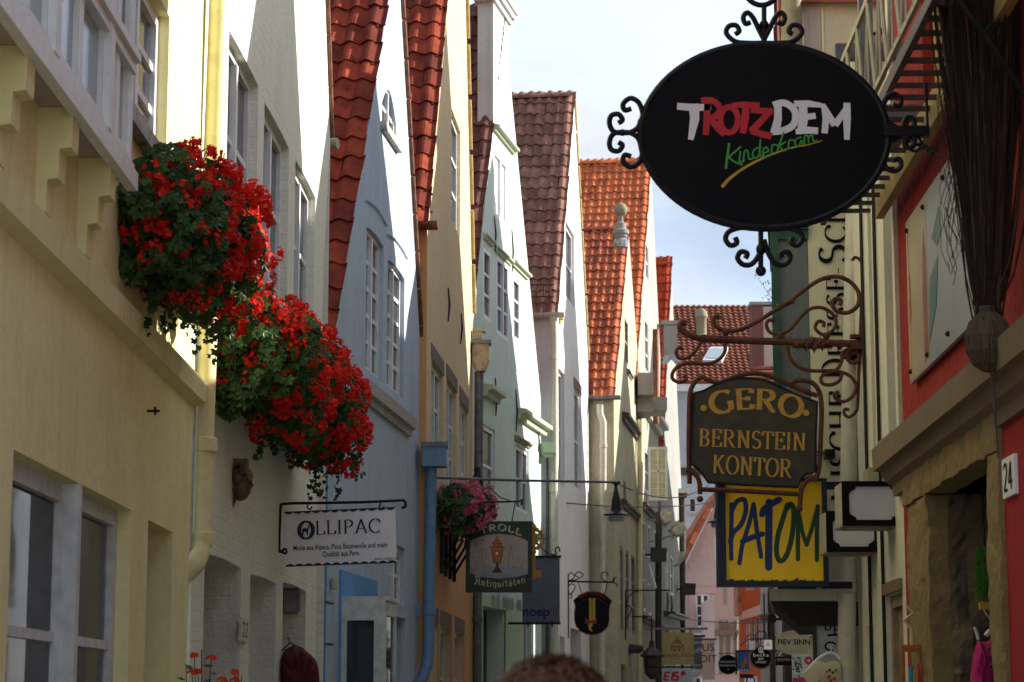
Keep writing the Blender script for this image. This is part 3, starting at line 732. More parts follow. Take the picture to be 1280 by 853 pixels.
def anchors(lst, F, parent, r=.014):
    for a, b in lst:
        xa_, za_ = F.hit(*a); xb_, zb2 = F.hit(*b)
        MB().tube([(xa_, -.02, za_), ((xa_+xb_)/2+.01, -.035, (za_+zb2)/2), (xb_, -.02, zb2)], [r*.6, r, r*.6], 6).build('wall_anchor', M['iron'], parent)
anchors(anc, F4, H4)
# roof ladder-hook on the ochre roof
def snow_grid(px0, px1, py0, py1, Y, label):
    a, b = P(px0, py1, Y), P(px1, py0, Y); t = thing('roof_grate', label, 'roof grate', loc=a, group='iron snow grates on the roofs')
    w_, h_ = b.x-a.x, b.z-a.z; m = MB(); m.tube([(0,0,h_),(w_,0,h_)], .012, 6).tube([(0,0,0),(w_,0,0)], .012, 6)
    for k in range(4): m.tube([(w_*(.12+.25*k), 0, 0), (w_*(.12+.25*k), 0, h_)], .010, 6)
    m.tube([(w_*.2,0,0),(w_*.2,.25,.05)], .01, 6).tube([(w_*.8,0,0),(w_*.8,.25,.05)], .01, 6)
    m.build('grate', M['rust'], t)
snow_grid(518, 541, 243, 265, 22.35, 'small iron grate on the dark red tiles of the ochre house roof')
snow_grid(660, 692, 356, 371, 32.35, 'small iron grate at the foot of the plum coloured roof')
snow_grid(733, 742, 478, 492, 36.6, 'small iron grate at the foot of the lower orange roof')

# --- mint house
F5 = LF(-2.388+.0694*27.4, 27.4, .197)
h5 = lambda x, y: F5.hit(x, y)
l0, a0, r0 = h5(592, 380), h5(630, 20), h5(676, 500)
wins = [W(F5, (617.5, 188), (633, 284), d=.05, nx=2, ny=1, fm='whitepaint', gm='whitepaint', fw=.04),
        W(F5, (604.5, 309), (613.5, 404), d=.05, nx=1, ny=3), W(F5, (621, 320), (635.5, 428), d=.05, nx=2, ny=3), W(F5, (641, 345), (649.5, 430), d=.05, nx=1, ny=3),
        W(F5, (601, 528), (618.5, 636), d=.07, nx=1, ny=2, fw=.06), W(F5, (645, 556), (661, 644), d=.07, nx=2, ny=2, fw=.05),
        W(F5, (602, 757), (630, 1100), d=.28, nx=1, ny=1, kind='door', fm='mintdark', gm='mintdark'),
        W(F5, (643, 765), (664, 1060), d=.10, nx=2, ny=2, kind='door', fm='whitepaint', fw=.06)]
wins[6]['z0'] = .1; wins[7]['z0'] = .1
H5 = gable_house('mint_house', 'mint green gabled house with white chimney and brown tiles', 'house', F5, 0, l0[1], a0[0], a0[1], r0[0], r0[1], wins, 'mint',
                 tiles=T_BROWN, tw=.17, te=.262, roofw=2.2, depth=5, amp=.022)
# chimney
cx_, _ = h5(615, 60); cx2, _ = h5(634.5, 60)
cz0, cz1 = h5(630, 120)[1]-.6, h5(630, 6)[1]
CH = MB().box(cx_+.03, cx2, -.012, .20, cz0, cz1).build('chimney', M['mint'], H5)
c = MB(); c.box(cx_-.05, cx2+.05, -.05, .24, cz1-.20, cz1-.12); c.box(cx_-.10, cx2+.10, -.09, .28, cz1-.12, cz1-.04); c.box(cx_-.14, cx2+.14, -.12, .31, cz1-.04, cz1+.03)
c.build('chimney_cap', M['white'], CH)
def mould(F, a, b, h, p, mat, parent, name='moulding'):
    xa_, za_ = F.hit(*a); xb_, _ = F.hit(*b)
    MB().prismY([(0, za_-h), (-p*.4, za_-h), (-p*.5, za_-h*.5), (-p, za_-h*.4), (-p, za_), (0, za_+.02)], xa_, xb_).build(name, M[mat], parent)
mould(F5, (603.5, 481), (620.5, 489), .14, .14, 'mintmould', H5); mould(F5, (645.5, 511), (679, 533), .14, .14, 'mintmould', H5)
mould(F5, (615.5, 156), (641, 190), .07, .10, 'mintmould', H5, 'window_hood'); mould(F5, (603.5, 292), (615, 302), .06, .07, 'mintmould', H5, 'window_hood')
mould(F5, (618, 308), (637.5, 327), .06, .07, 'mintmould', H5, 'window_hood'); mould(F5, (640, 326), (658.5, 342), .07, .08, 'mintmould', H5, 'window_hood')
mould(F5, (643, 545), (661, 556), .06, .07, 'olive', H5, 'window_hood')
anchors([((616,270),(617,315)),((638,287),(638.5,340)),((617,473),(618,520)),((643,487),(643.5,540)),((671,540),(671,565))], F5, H5)
xg, zg = h5(596, 742)
wp = wall_mesh([(0.02, .05), (h5(653, 800)[0], .05), (h5(653, 740)[0], zg), (0.02, zg)], [(opening(wins[6]['x0'], wins[6]['x1'], .1, wins[6]['z1']), .02), (opening(wins[7]['x0'], h5(652.9,800)[0]-.001 if False else wins[7]['x0']+.2, .1, wins[7]['z1']), .02)][:1], reveal=False)
wp.v = [(a, b-.02, c) for a, b, c in wp.v]; wp.build('shop_front', M['mintlow'], H5)
x_, z_ = h5(577, 658); mould(F5, (622, 653), (666, 653), .12, .16, 'olive', H5, 'shop_cornice')

# --- white house
XW = P(698, 885, 32.3).x
F6 = LF(XW, 32.3, .141)
h6 = lambda x, y: F6.hit(x, y)
l0, a0, r0 = h6(697, 392), h6(717.5, 121), h6(735, 446)
wins = [W(F6, (707, 276), (718, 386), d=.09, nx=1, ny=2), W(F6, (697.8, 459), (706, 610), d=.10, nx=1, ny=2), W(F6, (717.4, 484), (727, 616), d=.09, nx=1, ny=2, lintel='brownlintel'),
        W(F6, (699, 795), (707, 1050), d=.12, nx=1, ny=1, kind='door', fm='whitepaint'), W(F6, (713, 785), (728, 1050), d=.22, nx=1, ny=1, kind='door', fm='darkbrown', gm='dark')]
wins[3]['z0'] = wins[4]['z0'] = .1
H6 = gable_house('white_house', 'limewashed white gable house with plum coloured tiled roof', 'house', F6, 0, l0[1], a0[0], a0[1], r0[0], r0[1], wins, 'white',
                 side='whitegrey', tiles=T_PLUM, tw=.152, te=.235, roofw=1.6, depth=4, verge=('yellowtrim', .5, .03), gutter=('pipewhite', .07), amp=.020)
mould(F6, (698.3, 395), (699.6, 396), .1, .06, 'yellowtrim', H6)
# --- stone house with lower orange roof
XS = P(770, 885, 36.6).x
F7 = LF(XS, 36.6, .141)
h7 = lambda x, y: F7.hit(x, y)
l0, a0, r0 = h7(771, 500), h7(785.5, 287), h7(799, 470)
wins = [W(F7, (780.5, 395), (785.5, 460), d=.05, nx=1, ny=2, fm='greysill'), W(F7, (779, 600), (783, 640), d=.06, nx=1, ny=2, fm='greysill'),
        W(F7, (775, 682), (780, 790), d=.06, nx=1, ny=3, fm='greysill'), W(F7, (782, 688), (787, 790), d=.06, nx=1, ny=3, fm='greysill'), W(F7, (789, 694), (795, 794), d=.06, nx=1, ny=3, fm='greysill'),
        W(F7, (776, 830), (784, 1000), d=.1, nx=2, ny=2, fm='greysill')]
H7 = gable_house('stone_house', 'flaking sandstone house with lower orange tiled roof and gable finial', 'house', F7, 0, l0[1], a0[0], a0[1], r0[0], r0[1], wins, 'sand',
                 side='sand', tiles=T_ORANGE2, tw=.136, te=.228, roofw=1.3, depth=4, gutter=('pipegrey', .07), amp=.02)
mould(F7, (777.5, 516), (796, 541), .14, .12, 'darkbrown', H7); mould(F7, (776, 625), (797, 650), .1, .1, 'darkbrown', H7); mould(F7, (783, 462), (789, 470), .06, .06, 'greysill', H7, 'sill')
anchors([((744.5,640),(745,680))], Frame(0, 36.55, 0), H7) if False else None
fb = P(776, 290, 36.9); fb = fb
t = thing('ball_finial', 'lichened stone ball finial on pedestal above the lower orange roof', 'finial', loc=fb)
MB().lathe((0,0,0), [(.08,-.12),(.11,-.09),(.11,-.06),(.14,-.04),(.14,.02),(.09,.05),(.09,.14),(.045,.17),(.04,.26),(.055,.28)], 16).build('pedestal', M['greysill'], t, smooth=True)
MB().ball((0,0,.38), .118, 16).build('ball', M['ball_stone'], t, smooth=True)
MB().lathe((0,0,-.13), [(.02,-.16),(.10,-.13),(.12,-.02),(.09,.02)], 8).build('flashing', M['lead'], t)
# --- tall house with big orange roof behind
XT = XS + .141*(40.8-36.6)
F8 = LF(XT, 40.8, .141)
h8 = lambda x, y: F8.hit(x, y)
r0 = h8(829, 520)
l0 = (0.0, h8(801, 485)[1]); a0 = h8(813.5, 203)
wins = [W(F8, (806, 395), (811, 470), d=.06, nx=1, ny=3), W(F8, (807, 300), (811, 355), d=.06, nx=1, ny=2), W(F8, (803.5, 650), (808, 765), d=.06, nx=1, ny=3), W(F8, (810, 655), (814.5, 770), d=.06, nx=1, ny=3), W(F8, (818, 662), (823.5, 775), d=.06, nx=1, ny=3),
        W(F8, (806, 560), (812, 620), d=.06, nx=1, ny=2), W(F8, (815, 565), (820, 625), d=.06, nx=1, ny=2)]
H8 = gable_house('tall_grey_house', 'tall weathered grey gabled house under the big bright orange roof', 'house', F8, 0, l0[1], a0[0], a0[1], r0[0], r0[1], wins, 'timberwall',
                 tiles=T_ORANGE, tw=.152, te=.228, roofw=2.1, depth=4, amp=.02)
mould(F8, (802, 500), (823, 540), .2, .22, 'white', H8); mould(F8, (801, 628), (827, 655), .1, .12, 'darkbrown', H8); mould(F8, (801, 770), (826, 785), .1, .12, 'darkbrown', H8)
for i, (a, b, c_, d_) in enumerate(((796, 470, 815, 497), (795, 498, 815, 518), (814, 500, 832, 516))):
    p0, p1 = P(a, d_, 41.0 + i*.3), P(c_, b, 41.0 + i*.3); t = MB(); t.box(p0.x, p1.x, 40.6+i*.3, 41.6+i*.3, p0.z, p1.z)
    o = t.build('kneeler_stone', M['greysill']); tag(o, ('rough grey kneeler stone, topmost of the pair at the big orange roof foot', 'pale kneeler stone, lower of the pair at the big orange roof foot', 'small cream kneeler stone beside the red downpipe')[i], 'stone block', 'kneeler stones below the orange roofs')
# --- small red-roofed house
X9 = P(829, 885, 46).x
F9 = LF(X9, 46.0, .20)
h9 = lambda x, y: F9.hit(x, y)
l0, a0, r0 = (0.0, h9(829.5, 610)[1]), h9(839, 331), h9(850, 600)
wins = [W(F9, (832, 690), (835, 740), d=.05, nx=1, ny=2), W(F9, (838, 695), (842, 745), d=.05, nx=1, ny=2), W(F9, (832, 790), (845, 850), d=.05, nx=3, ny=2)]
H9 = gable_house('narrow_white_house', 'narrow white house with bright red tiled roof, farthest of the left row', 'house', F9, 0, l0[1], a0[0], a0[1], r0[0]+.3, l0[1], wins, 'greyfront',
                 tiles=tile_mat('bright_red_pantile', (.48,.085,.035), (.33,.06,.03), .35, .4), tw=.15, te=.22, roofw=1.0, depth=3, amp=.02)
mould(F9, (829.5, 765), (850, 790), .08, .25, 'greenframe', H9, 'shop_cornice')
anchors([((833,740),(833,765)),((838,745),(838,772)),((833,785),(834,800)),((841,790),(842,808))], F9, H9, .02)
t = thing('chimney_stack', 'small grey rendered chimney between the orange roof and the red roof', 'chimney', loc=P(838, 440, 46.5))
MB().box(-.15,.13,-.2,.2,-.1,.55).build('shaft', M['greysill'], t); MB().box(-.19,.17,-.24,.24,.55,.63).build('cap', M['greysill'], t)
MB().prism([(-.2,-.28),(-.14,-.1),(.14,-.1),(.20,-.22),(.1,-.3),(0,-.2),(-.1,-.3)], -.24,-.2).build('flashing', M['lead'], t)

# ================================================================= RIGHT ROW
def RF(Yend, X0, m):
    return Frame(X0 + m*Yend, Yend, math.atan2(-1, -m))
G1 = RF(10.6, 1.53, .0307)     # x grows towards the camera
q1 = lambda x, y, o=0: G1.hit(x, y, o)
RH = thing('red_house', 'red house at far right with stone doorway, cornice and number plate', 'house', G1, group='houses along the alley')
dx0 = q1(1164, 620)[0]; dx1 = q1(1240, 575)[0]; dz = q1(1200, 598)[1]
ux0 = q1(1153, 60)[0]; ux1 = ux0 + 1.3
door = (opening(dx0-.3, dx1+.1, .05, dz+.06), .008); upw = (opening(ux0, ux1, 4.2, 5.6), .10)
wall_mesh([(0, 0), (6, 0), (6, 6.7), (3, 7.8), (0, 6.7)], [upw, door]).build('front_wall', M['red'], RH)
s = MB(); s.face([(0,0,0),(0,6,0),(0,6,6.7),(0,0,6.7)]); s.build('side_wall', M['red'], RH)
s = MB(); s.face([(6,0,0),(6,6,0),(6,6,6.7),(6,0,6.7)]); s.build('side_wall', M['red'], RH)
s = MB(); s.face([(0,6,0),(6,6,0),(6,6,6.7),(3,6,7.8),(0,6,6.7)]); s.build('rear_wall', M['red'], RH)
s = MB(); s.face([(-.1,-.1,6.67),(-.1,6.1,6.67),(3,6.1,7.84),(3,-.1,7.84)]); s.face([(6.1,-.1,6.67),(6.1,6.1,6.67),(3,6.1,7.84),(3,-.1,7.84)]); s.build('roof', T_RED, RH)
# rough stone lining of the doorway
from mathutils import noise as mn
def rough_slab(name, x0, x1, z0, z1, yf, yb, mat, amp=.012, step=.035, seed=0.0, parent=RH):
    """cut stone with worn, uneven faces and edges"""
    nx, nz = max(3, int((x1-x0)/step)), max(3, int((z1-z0)/step)); m_ = MB(); fr = []
    for i in range(nx+1):
        for j in range(nz+1):
            x, z = x0+(x1-x0)*i/nx, z0+(z1-z0)*j/nz
            n_ = mn.fractal(Vector((x*6+seed, z*6, seed)), 1.0, 2.0, 4); e = mn.noise(Vector((x*14, z*14, seed+7)))
            ed = (i in (0, nx)) or (j in (0, nz))
            fr.append(m_.vert((x + (e*amp*.9 if i in (0, nx) else 0), yf + n_*amp + (abs(e)*amp*1.5 if ed else 0), z + (e*amp*.6 if j in (0, nz) else 0))))
    I_ = lambda i, j: fr[i*(nz+1)+j]
    for i in range(nx):
        for j in range(nz): m_.f.append([I_(i,j), I_(i+1,j), I_(i+1,j+1), I_(i,j+1)])
    loop = [(i, 0) for i in range(nx)] + [(nx, j) for j in range(nz)] + [(i, nz) for i in range(nx, 0, -1)] + [(0, j) for j in range(nz, 0, -1)]
    bk = [m_.vert((m_.v[I_(i,j)][0], yb, m_.v[I_(i,j)][2])) for i, j in loop]
    for k in range(len(loop)): k2 = (k+1) % len(loop); m_.f.append([I_(*loop[k]), I_(*loop[k2]), bk[k2], bk[k]])
    return m_.build(name, M[mat], parent)
rough_slab('door_jamb', dx0-.62, dx0+.02, .9, dz+.003, -.025, .10, 'stoneyellow', seed=1.0)
rough_slab('door_jamb', dx0-.62, dx0+.02, 0, .895, -.025, .10, 'stoneyellow', seed=2.0)
rough_slab('door_jamb', dx1+.003, dx1+.26, 1.5, dz+.003, -.03, .10, 'stoneyellow', seed=3.0)
rough_slab('door_jamb', dx1+.003, dx1+.26, 0, 1.495, -.03, .10, 'stoneyellow', seed=4.0)
rough_slab('door_lintel', dx0-.62, dx1+.26, dz+.008, 2.80, -.034, .09, 'stoneyellow', amp=.011, seed=5.0)
D = MB(); nb, nj = 70, 18; gi = []
for i in range(nb+1):
    for j in range(nj+1):
        z, y = .05+i*(dz-.05)/nb, .06+j*.50/nj
        gi.append(D.vert((dx0+.045+.055*mn.fractal(Vector((y*5, z*4, 3.0)), 1.0, 2.0, 5)+.012*mn.noise(Vector((y*30, z*30, 1))), y, z)))
for i in range(nb):
    for j in range(nj): D.f.append([gi[i*(nj+1)+j], gi[i*(nj+1)+j+1], gi[(i+1)*(nj+1)+j+1], gi[(i+1)*(nj+1)+j]])
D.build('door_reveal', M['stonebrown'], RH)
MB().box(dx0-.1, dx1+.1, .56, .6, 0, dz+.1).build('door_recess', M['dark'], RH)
# smooth red strip near the camera
wp = wall_mesh([(dx1+.262, 0), (6, 0), (6, 2.765), (dx1+.262, 2.765)], [], reveal=False); wp.v = [(a, b-.008, c) for a, b, c in wp.v]
wp.build('lower_wall_paint', M['redsmooth'], RH)
# cornice
MB().prismY([(0, 2.70), (-.03, 2.70), (-.035, 2.75), (-.07, 2.77), (-.09, 2.815), (-.125, 2.82), (-.13, 2.925), (-.10, 2.95), (0, 2.96)], -.12, 6).build('cornice', M['cornice'], RH)
# upper window : yellow trim, blind
o = make_window(dict(x0=ux0, x1=ux1, z0=4.2, z1=5.6, arch=0, d=.1, nx=1, ny=1, fm='yellowtrim', gm='blindbrown', fw=.07, sill=None, lintel=None, curtain=False, each=False, kind='window', rows=None), RH)
# narrow trim strip between the houses
MB().box(-.02, .06, -.02, .03, 3.0, 6.6).build('corner_strip', M['rwhite'], RH)
# flower guard : board, rungs, outer lattice
t = thing('window_guard', 'beige lattice balcony guard with dark rungs and yellow board above the poster', 'balcony guard', G1)
gx0 = 0.0; gx1 = q1(1240, 100, .1)[0] + .7
MB().box(gx0+.02, gx1, -.10, -.06, 4.03, 4.17).build('board', M['ledge'], t)
sm_ = MB().box(-.012, .012, -.31, -.10, 4.10, 4.118).mesh('rung', M['slats']); nr = 22
for k in range(nr): linked('rung', sm_, t, loc=(-.25+gx1*k/nr + .1, 0, 0))
MB().box(-.35, gx1, -.325, -.30, 4.08, 4.13).build('outer_rail', M['slats'], t)
L_ = MB(); L_.box(-.35, gx1, -.33, -.315, 4.17, 4.195).box(-.35, gx1, -.33, -.315, 4.60, 4.63)
k = 0; x = -.35
while x < gx1-.2:
    L_.tube([(x, -.322, 4.18), (x+.18, -.322, 4.6)], .009, 6).tube([(x+.36, -.325, 4.18), (x+.18, -.325, 4.6)], .009, 6).tube([(x+.18, -.328, 4.18), (x+.18, -.328, 4.6)], .006, 6)
    x += .36
L_.build('lattice', M['lattice'], t)
B = MB(); B.box(.35, .42, -.32, -.0, 4.3, 4.36).box(.35, .42, -.32, 0, 4.72, 4.79).box(1.2, 1.27, -.32, 0, 4.2, 4.26); B.build('bracket', M['pipegrey'], t)
B = MB(); B.box(.80, .86, -.26, -.2, 4.12, 5.6); B.build('post', M['pipegrey'], t)
# poster panel
t = thing('picture_panel', 'large glossy painted panel on the red wall above the cornice', 'poster', G1)
pa = q1(1146, 479)[0]; pb = pa + 1.75; pz0, pz1 = 3.15, 3.90
MB().box(pa, pb, -.03, -.012, pz0, pz1).build('board', M['posterblue'], t)
m_ = q1(1170, 400)[0]
Q = MB(); Q.flat([(pa+.02, pz0+.01), (m_, pz0+.01), (m_, pz1-.01), (pa+.02, pz1-.01)], -.031); Q.build('printed_ground', M['posterbeige'], t)
Q = MB(); Q.flat([(m_-.14, pz0+.02), (m_-.02, pz0+.05), (m_-.03, pz0+.5), (m_-.08, pz0+.62), (m_-.13, pz0+.5)], -.032); Q.flat([(pa+.04,pz0+.25),(pa+.12,pz0+.3),(pa+.1,pz0+.5),(pa+.05,pz0+.48)], -.032); Q.build('printed_figure', M['posterred'], t)
Q = MB(); Q.flat([(m_+.01, pz0+.1), (m_+.22, pz0+.22), (m_+.30, pz0+.42), (m_+.06, pz0+.36)], -.032); Q.flat([(m_+.15,pz0+.52),(m_+.35,pz0+.62),(m_+.4,pz0+.5),(m_+.28,pz0+.46)], -.032); Q.build('printed_patch', M['posterteal'], t)
Q = MB(); Q.flat([(pa+.025, pz0+.02), (pa+.055, pz0+.02), (pa+.06, pz1-.02), (pa+.02, pz1-.02)], -.0325); Q.build('printed_edge', M['yellowtrim'], t)
B = MB()
for xx in (pa+.06, pa+.55, pa+1.1): B.ball((xx, -.035, pz0+.05), .012, 8).ball((xx, -.035, pz1-.05), .012, 8)
B.build('screw', M['iron'], t)
# number plate
t = thing('number_plate', 'white enamel house number plate reading 24 on the red wall', 'number plate', G1)
na, nz = q1(1257, 600, .01); nb_ = q1(1272.5, 600, .01)[0]
MB().box(na, nb_, -.022, -.009, nz-.07, nz+.07).build('plate', M['signwhite'], t)
NUM_T = (t, na, nb_, nz)

# --- right cream house (low eave)
G2 = RF(12.45, 1.53, .0307)
q2 = lambda x, y, o=0: G2.hit(x, y, o)
xe = (12.45-10.6)/abs(G2.x.y)
wins = [W(G2, (1101.5, 200), (1131, 548), d=.13, nx=1, ny=1, fm='rwhite', gm='greypanel', fw=.03), W(G2, (1083.5, 250), (1097, 592), d=.13, nx=1, ny=1, fm='rwhite', gm='greypanel', fw=.03),
        W(G2, (1108, 746), (1138, 1100), arch=.0, d=.07, nx=1, ny=1, fm='door_wood', gm='door_wood', fw=.06, kind='shutter'), W(G2, (1084, 783), (1100, 1100), d=.10, nx=1, ny=2, fm='olive', fw=.04)]
for w in wins[:2]: w['z1'] = 4.55
wins[0]['z0'] = q2(1115, 549)[1]; wins[1]['z0'] = q2(1091, 590)[1]; wins[2]['z0'] = .9; wins[3]['z0'] = .9
wins[0]['x1'] = min(wins[0]['x1'], xe-.04); wins[2]['x1'] = min(wins[2]['x1'], xe-.03)
for w in wins[:2]: w['arch'] = 0
RW = thing('cream_cottage', 'low cream house between the red house and the lettered wall', 'house', G2, group='houses along the alley')
wall_mesh([(0, 0), (xe, 0), (xe, 4.97), (0, 4.97)], [(opening(w['x0'], w['x1'], w['z0'], w['z1'], w['arch']), w['d']) for w in wins]).build('front_wall', M['rwhite'], RW)
for w in wins: make_window(w, RW)
for w in wins[:2]:
    MB().prism([(w['x0']-.05, w['z0']-.10), (w['x1']+.03, w['z0']-.10), (w['x1']+.03, w['z0']+.0), (w['x0']-.05, w['z0']+.0)], -.05, .10).build('window_sill', M['olive'], RW)
w = wins[2]; MB().box(w['x0']+.06, w['x1']-.06, .035, .05, 1.1, 1.75).build('shutter_panel', M['door_wood'], RW); MB().box(w['x0']+.10, w['x1']-.10, .028, .034, 1.2, 1.66).build('shutter_panel', M['dark'], RW)
B = MB().box(w['x0']-.02, w['x1']+.02, -.02, .02, w['z1']+.004, w['z1']+.06); B.build('window_hood', M['cornice'], RW)
s = MB(); s.face([(0,5,0),(xe,5,0),(xe,5,4.97),(0,5,4.97)]); s.build('rear_wall', M['rwhite'], RW)
s = MB(); s.face([(0,-.10,4.96),(xe+.0,-.10,4.96),(xe,2.2,6.25),(0,2.2,6.25)]); s.face([(0,5,4.96),(xe,5,4.96),(xe,2.2,6.25),(0,2.2,6.25)]); s.build('roof', T_RED, RW)
MB().prismY([(0,4.80),(-.03,4.82),(-.05,4.88),(-.09,4.9),(-.10,4.955),(0,4.96)], -.0, xe).build('eaves', M['olive'], RW)
for px in (1082, 1098.5):
    x, _ = q2(px, 400); MB().tube([(x, -.015, .3), (x, -.012, 4.8)], .010, 6).build('cable', M['iron'], RW)

# --- lettered house : camera-facing flank wall, green oriel, jetty
YL = 12.5
K = Frame(0, YL, 0)                       # faces the camera; x = world X
xl = K.hit(1012, 400)[0]; xr = 1.53+.0307*YL + .9
LH = thing('lettered_house', 'cream house flank with tall black rotated lettering and green glazed oriel', 'house', loc=(0, YL, 0), group='houses along the alley')
zj = K.hit(1000, 737)[1]
el_, ar_, er_ = 5.75, 9.3, 6.5; ya_ = 2.3
B = MB(); B.face([(xl, 0, zj), (xr+4, 0, zj), (xr+4, 0, el_), (xl, 0, el_)]); B.face([(xl, 0, zj), (xl, 4, zj), (xl, 4, er_), (xl, ya_, ar_), (xl, 0, el_)])
B.face([(xr+4, 0, 0), (xr+4, 4, 0), (xr+4, 4, er_), (xr+4, ya_, ar_), (xr+4, 0, el_)]); B.face([(xl, 4, 0), (xr+4, 4, 0), (xr+4, 4, er_), (xl, 4, er_)])
B.build('wall', M['panelcream'], LH)
B = MB(); B.face([(xl-.1,-.06,el_-.03),(xr+4,-.06,el_-.03),(xr+4,ya_,ar_+.05),(xl-.1,ya_,ar_+.05)]); B.face([(xl-.1,4.06,er_-.03),(xr+4,4.06,er_-.03),(xr+4,ya_,ar_+.05),(xl-.1,ya_,ar_+.05)]); B.build('roof', T_RED, LH)
MB().box(K.hit(1027,50)[0], K.hit(1030,50)[0], -.006, .0, 4.6, 5.7).build('wall_joint', M['h1'], LH)
MB().box(K.hit(1012,50)[0]-.004, K.hit(1026,50)[0], -.010, .05, 4.7, 5.7).build('corner_board', M['soffit'], LH)
# jetty
xj = K.hit(961, 745)[0]
MB().box(xj, xr, -.03, 1.6, zj-.065, zj).build('jetty_beam', M['panelcream'], LH)
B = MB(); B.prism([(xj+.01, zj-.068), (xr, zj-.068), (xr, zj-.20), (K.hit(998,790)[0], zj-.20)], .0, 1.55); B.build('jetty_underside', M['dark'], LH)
# oriel green
xo = K.hit(965, 400)[0]; zo1 = K.hit(980, 288)[1]
OB = MB()
gx = [xo, K.hit(974,400)[0], K.hit(1012,400)[0]+.002]
for (a, b, z0, z1) in ((gx[0], gx[1], zj+.002, zo1), (gx[1], gx[2], zo1-.055, zo1), (gx[1], gx[2], zj+.002, zj+.08)): OB.box(a, b, -.012, .05, z0, z1)
OB.box(gx[0]-.02, gx[2], -.03, 1.25, zo1+.002, zo1+.04)
for yy in (.05, .60, 1.16): OB.box(xo, xo+.05, yy, yy+.06, zj+.002, zo1)
OB.box(xo, xo+.045, .11, 1.16, zj+.002, zj+.35).box(xo, xo+.045, .11, 1.16, zo1-.07, zo1).box(xo, gx[2], 1.2, 1.25, zj+.002, zo1)
OR = OB.build('oriel_window', M['greenframe'], LH)
MB().box(gx[1]+.001, gx[2]-.004, .012, .018, zj+.08, zo1-.055).build('pane', M['origlass'], OR)
MB().box(xo+.02, xo+.026, .11, .60, zj+.35, zo1-.07).build('pane', M['glass'], OR); MB().box(xo+.02, xo+.026, .66, 1.16, zj+.35, zo1-.07).build('pane', M['glass'], OR)
C_ = MB()
for i in range(14):
    a = gx[1]+.01+i*.014; C_.face([(a, .10+.012*(i%2), zj+.1), (a+.014, .10+.012*((i+1)%2), zj+.1), (a+.014+(.02 if i>8 else 0), .10+.012*((i+1)%2), zo1-.1), (a, .10+.012*(i%2), zo1-.1)])
C_.build('curtain', M['curtain'], OR)
MB().box(gx[1], gx[2], .35, .37, zj, zo1).build('room_back', M['greypanel'], OR)
# eaves downpipe (olive)
pipe('downpipe', 'thick olive rainwater pipe at the roof corner above the green oriel', [P(990, -160, YL-.02), P(990, 100, YL-.02), Vector((P(990,280,YL).x, YL-.02, zo1+.04))], .062, 'olive')
# shop under the jetty
t = thing('dark_pillar', 'dark timber shop pillar behind the cream oval sign', 'pillar', loc=(P(995,850,21).x, 21, 0)); MB().box(-.11,.11,-.1,.1,0,3.0).box(-.13,.13,-.12,.12,0,.15).box(-.14,.14,-.13,.13,3.0,3.1).build('pillar', M['darkbrown'], t)
B = MB(); B.box(K.hit(1016,800)[0], K.hit(1021,800)[0], .02, .1, 0, zj-.2); B.build('shop_post', M['darkbrown'], LH)
B = MB(); B.box(K.hit(1021,800)[0], xr, .06, .1, 0, zj-.2); B.build('shop_board', M['greypaint'], LH)
MB().box(1.82, xr+.5, 1.0, 1.05, 0, zj-.1).build('shop_back', M['whitegrey'], LH)
for ch in LH.children_recursive:      # the house stands on a skewed plot
    for v in ch.data.vertices:
        if v.co.y > 0: v.co.x += .13*v.co.y
# cream downpipe at the corner
pp = [P(1069, 268-200, 12.32), P(1068, 268, 12.32), P(1062, 560, 12.32), P(1059, 730, 12.32), P(1058, 900, 12.32)]
pipe('downpipe', 'thick off-white downpipe running down beside the rotated lettering', pp[:1]+pp[1:], .050, 'pipewhite', collars=[P(1068.5, 318, 12.32), P(1059, 733, 12.32)])

# --- the right row further along (mostly hidden, shades the left row)
def r_house(Y0, Y1, Xa, Xb, ez, za, mat, tiles, label, ya=None, ezf=None):
    m = (Xb-Xa)/(Y1-Y0); Fr = Frame(Xb, Y1, math.atan2(-1, -m)); Ln = (Y1-Y0)/abs(Fr.x.y)
    ws = []
    for zz in (1.0, 3.6, 5.6):
        for k in range(3):
            c = Ln*(k+.5)/3; ws.append(dict(x0=c-.4, x1=c+.4, z0=zz, z1=zz+1.3, arch=0, d=.1, nx=2, ny=3, fm='whitepaint', gm='glass', fw=.05, sill=.05, lintel=None, curtain=False, each=False, kind='window', rows=None))
    ws = [w for w in ws if w['z1'] < ez-.1]
    xa = Ln*.5 if ya is None else (Y1-ya)/abs(Fr.x.y)
    return gable_house('gabled_house', label, 'house', Fr, 0, ezf or ez, xa, za, Ln, ez, ws, mat, depth=3, tiles=tiles, tw=.5, te=.6, roofw=3.0, ridge=False)
r_house(16.6, 22.1, 2.35, 2.75, 6.9, 10.3, 'rcream', T_RED, 'cream gabled house on the right beyond the green oriel')
r_house(22.15, 27.8, 2.75, 3.4, 7.4, 10.8, 'pink2', T_RED, 'pale pink gabled house on the right opposite the ochre house')
r_house(27.85, 32.2, 3.4, 4.1, 7.5, 10.5, 'white', T_RED, 'white gabled house on the right opposite the mint house', ya=29.6, ezf=6.2)
r_house(33.5, 36.9, 4.35, 4.95, 7.0, 10.4, 'ochre', T_RED, 'ochre gabled house on the right opposite the white house')
r_house(37.0, 42.5, 5.0, 6.2, 6.9, 9.6, 'rwhite', T_RED, 'cream gabled house on the right opposite the stone house')
r_house(42.6, 50, 6.3, 8.0, 7.0, 10.8, 'rcream', T_RED, 'unseen cream gabled house added on the right to shade the alley end')  # out of view, added to shade the last fronts of the left row

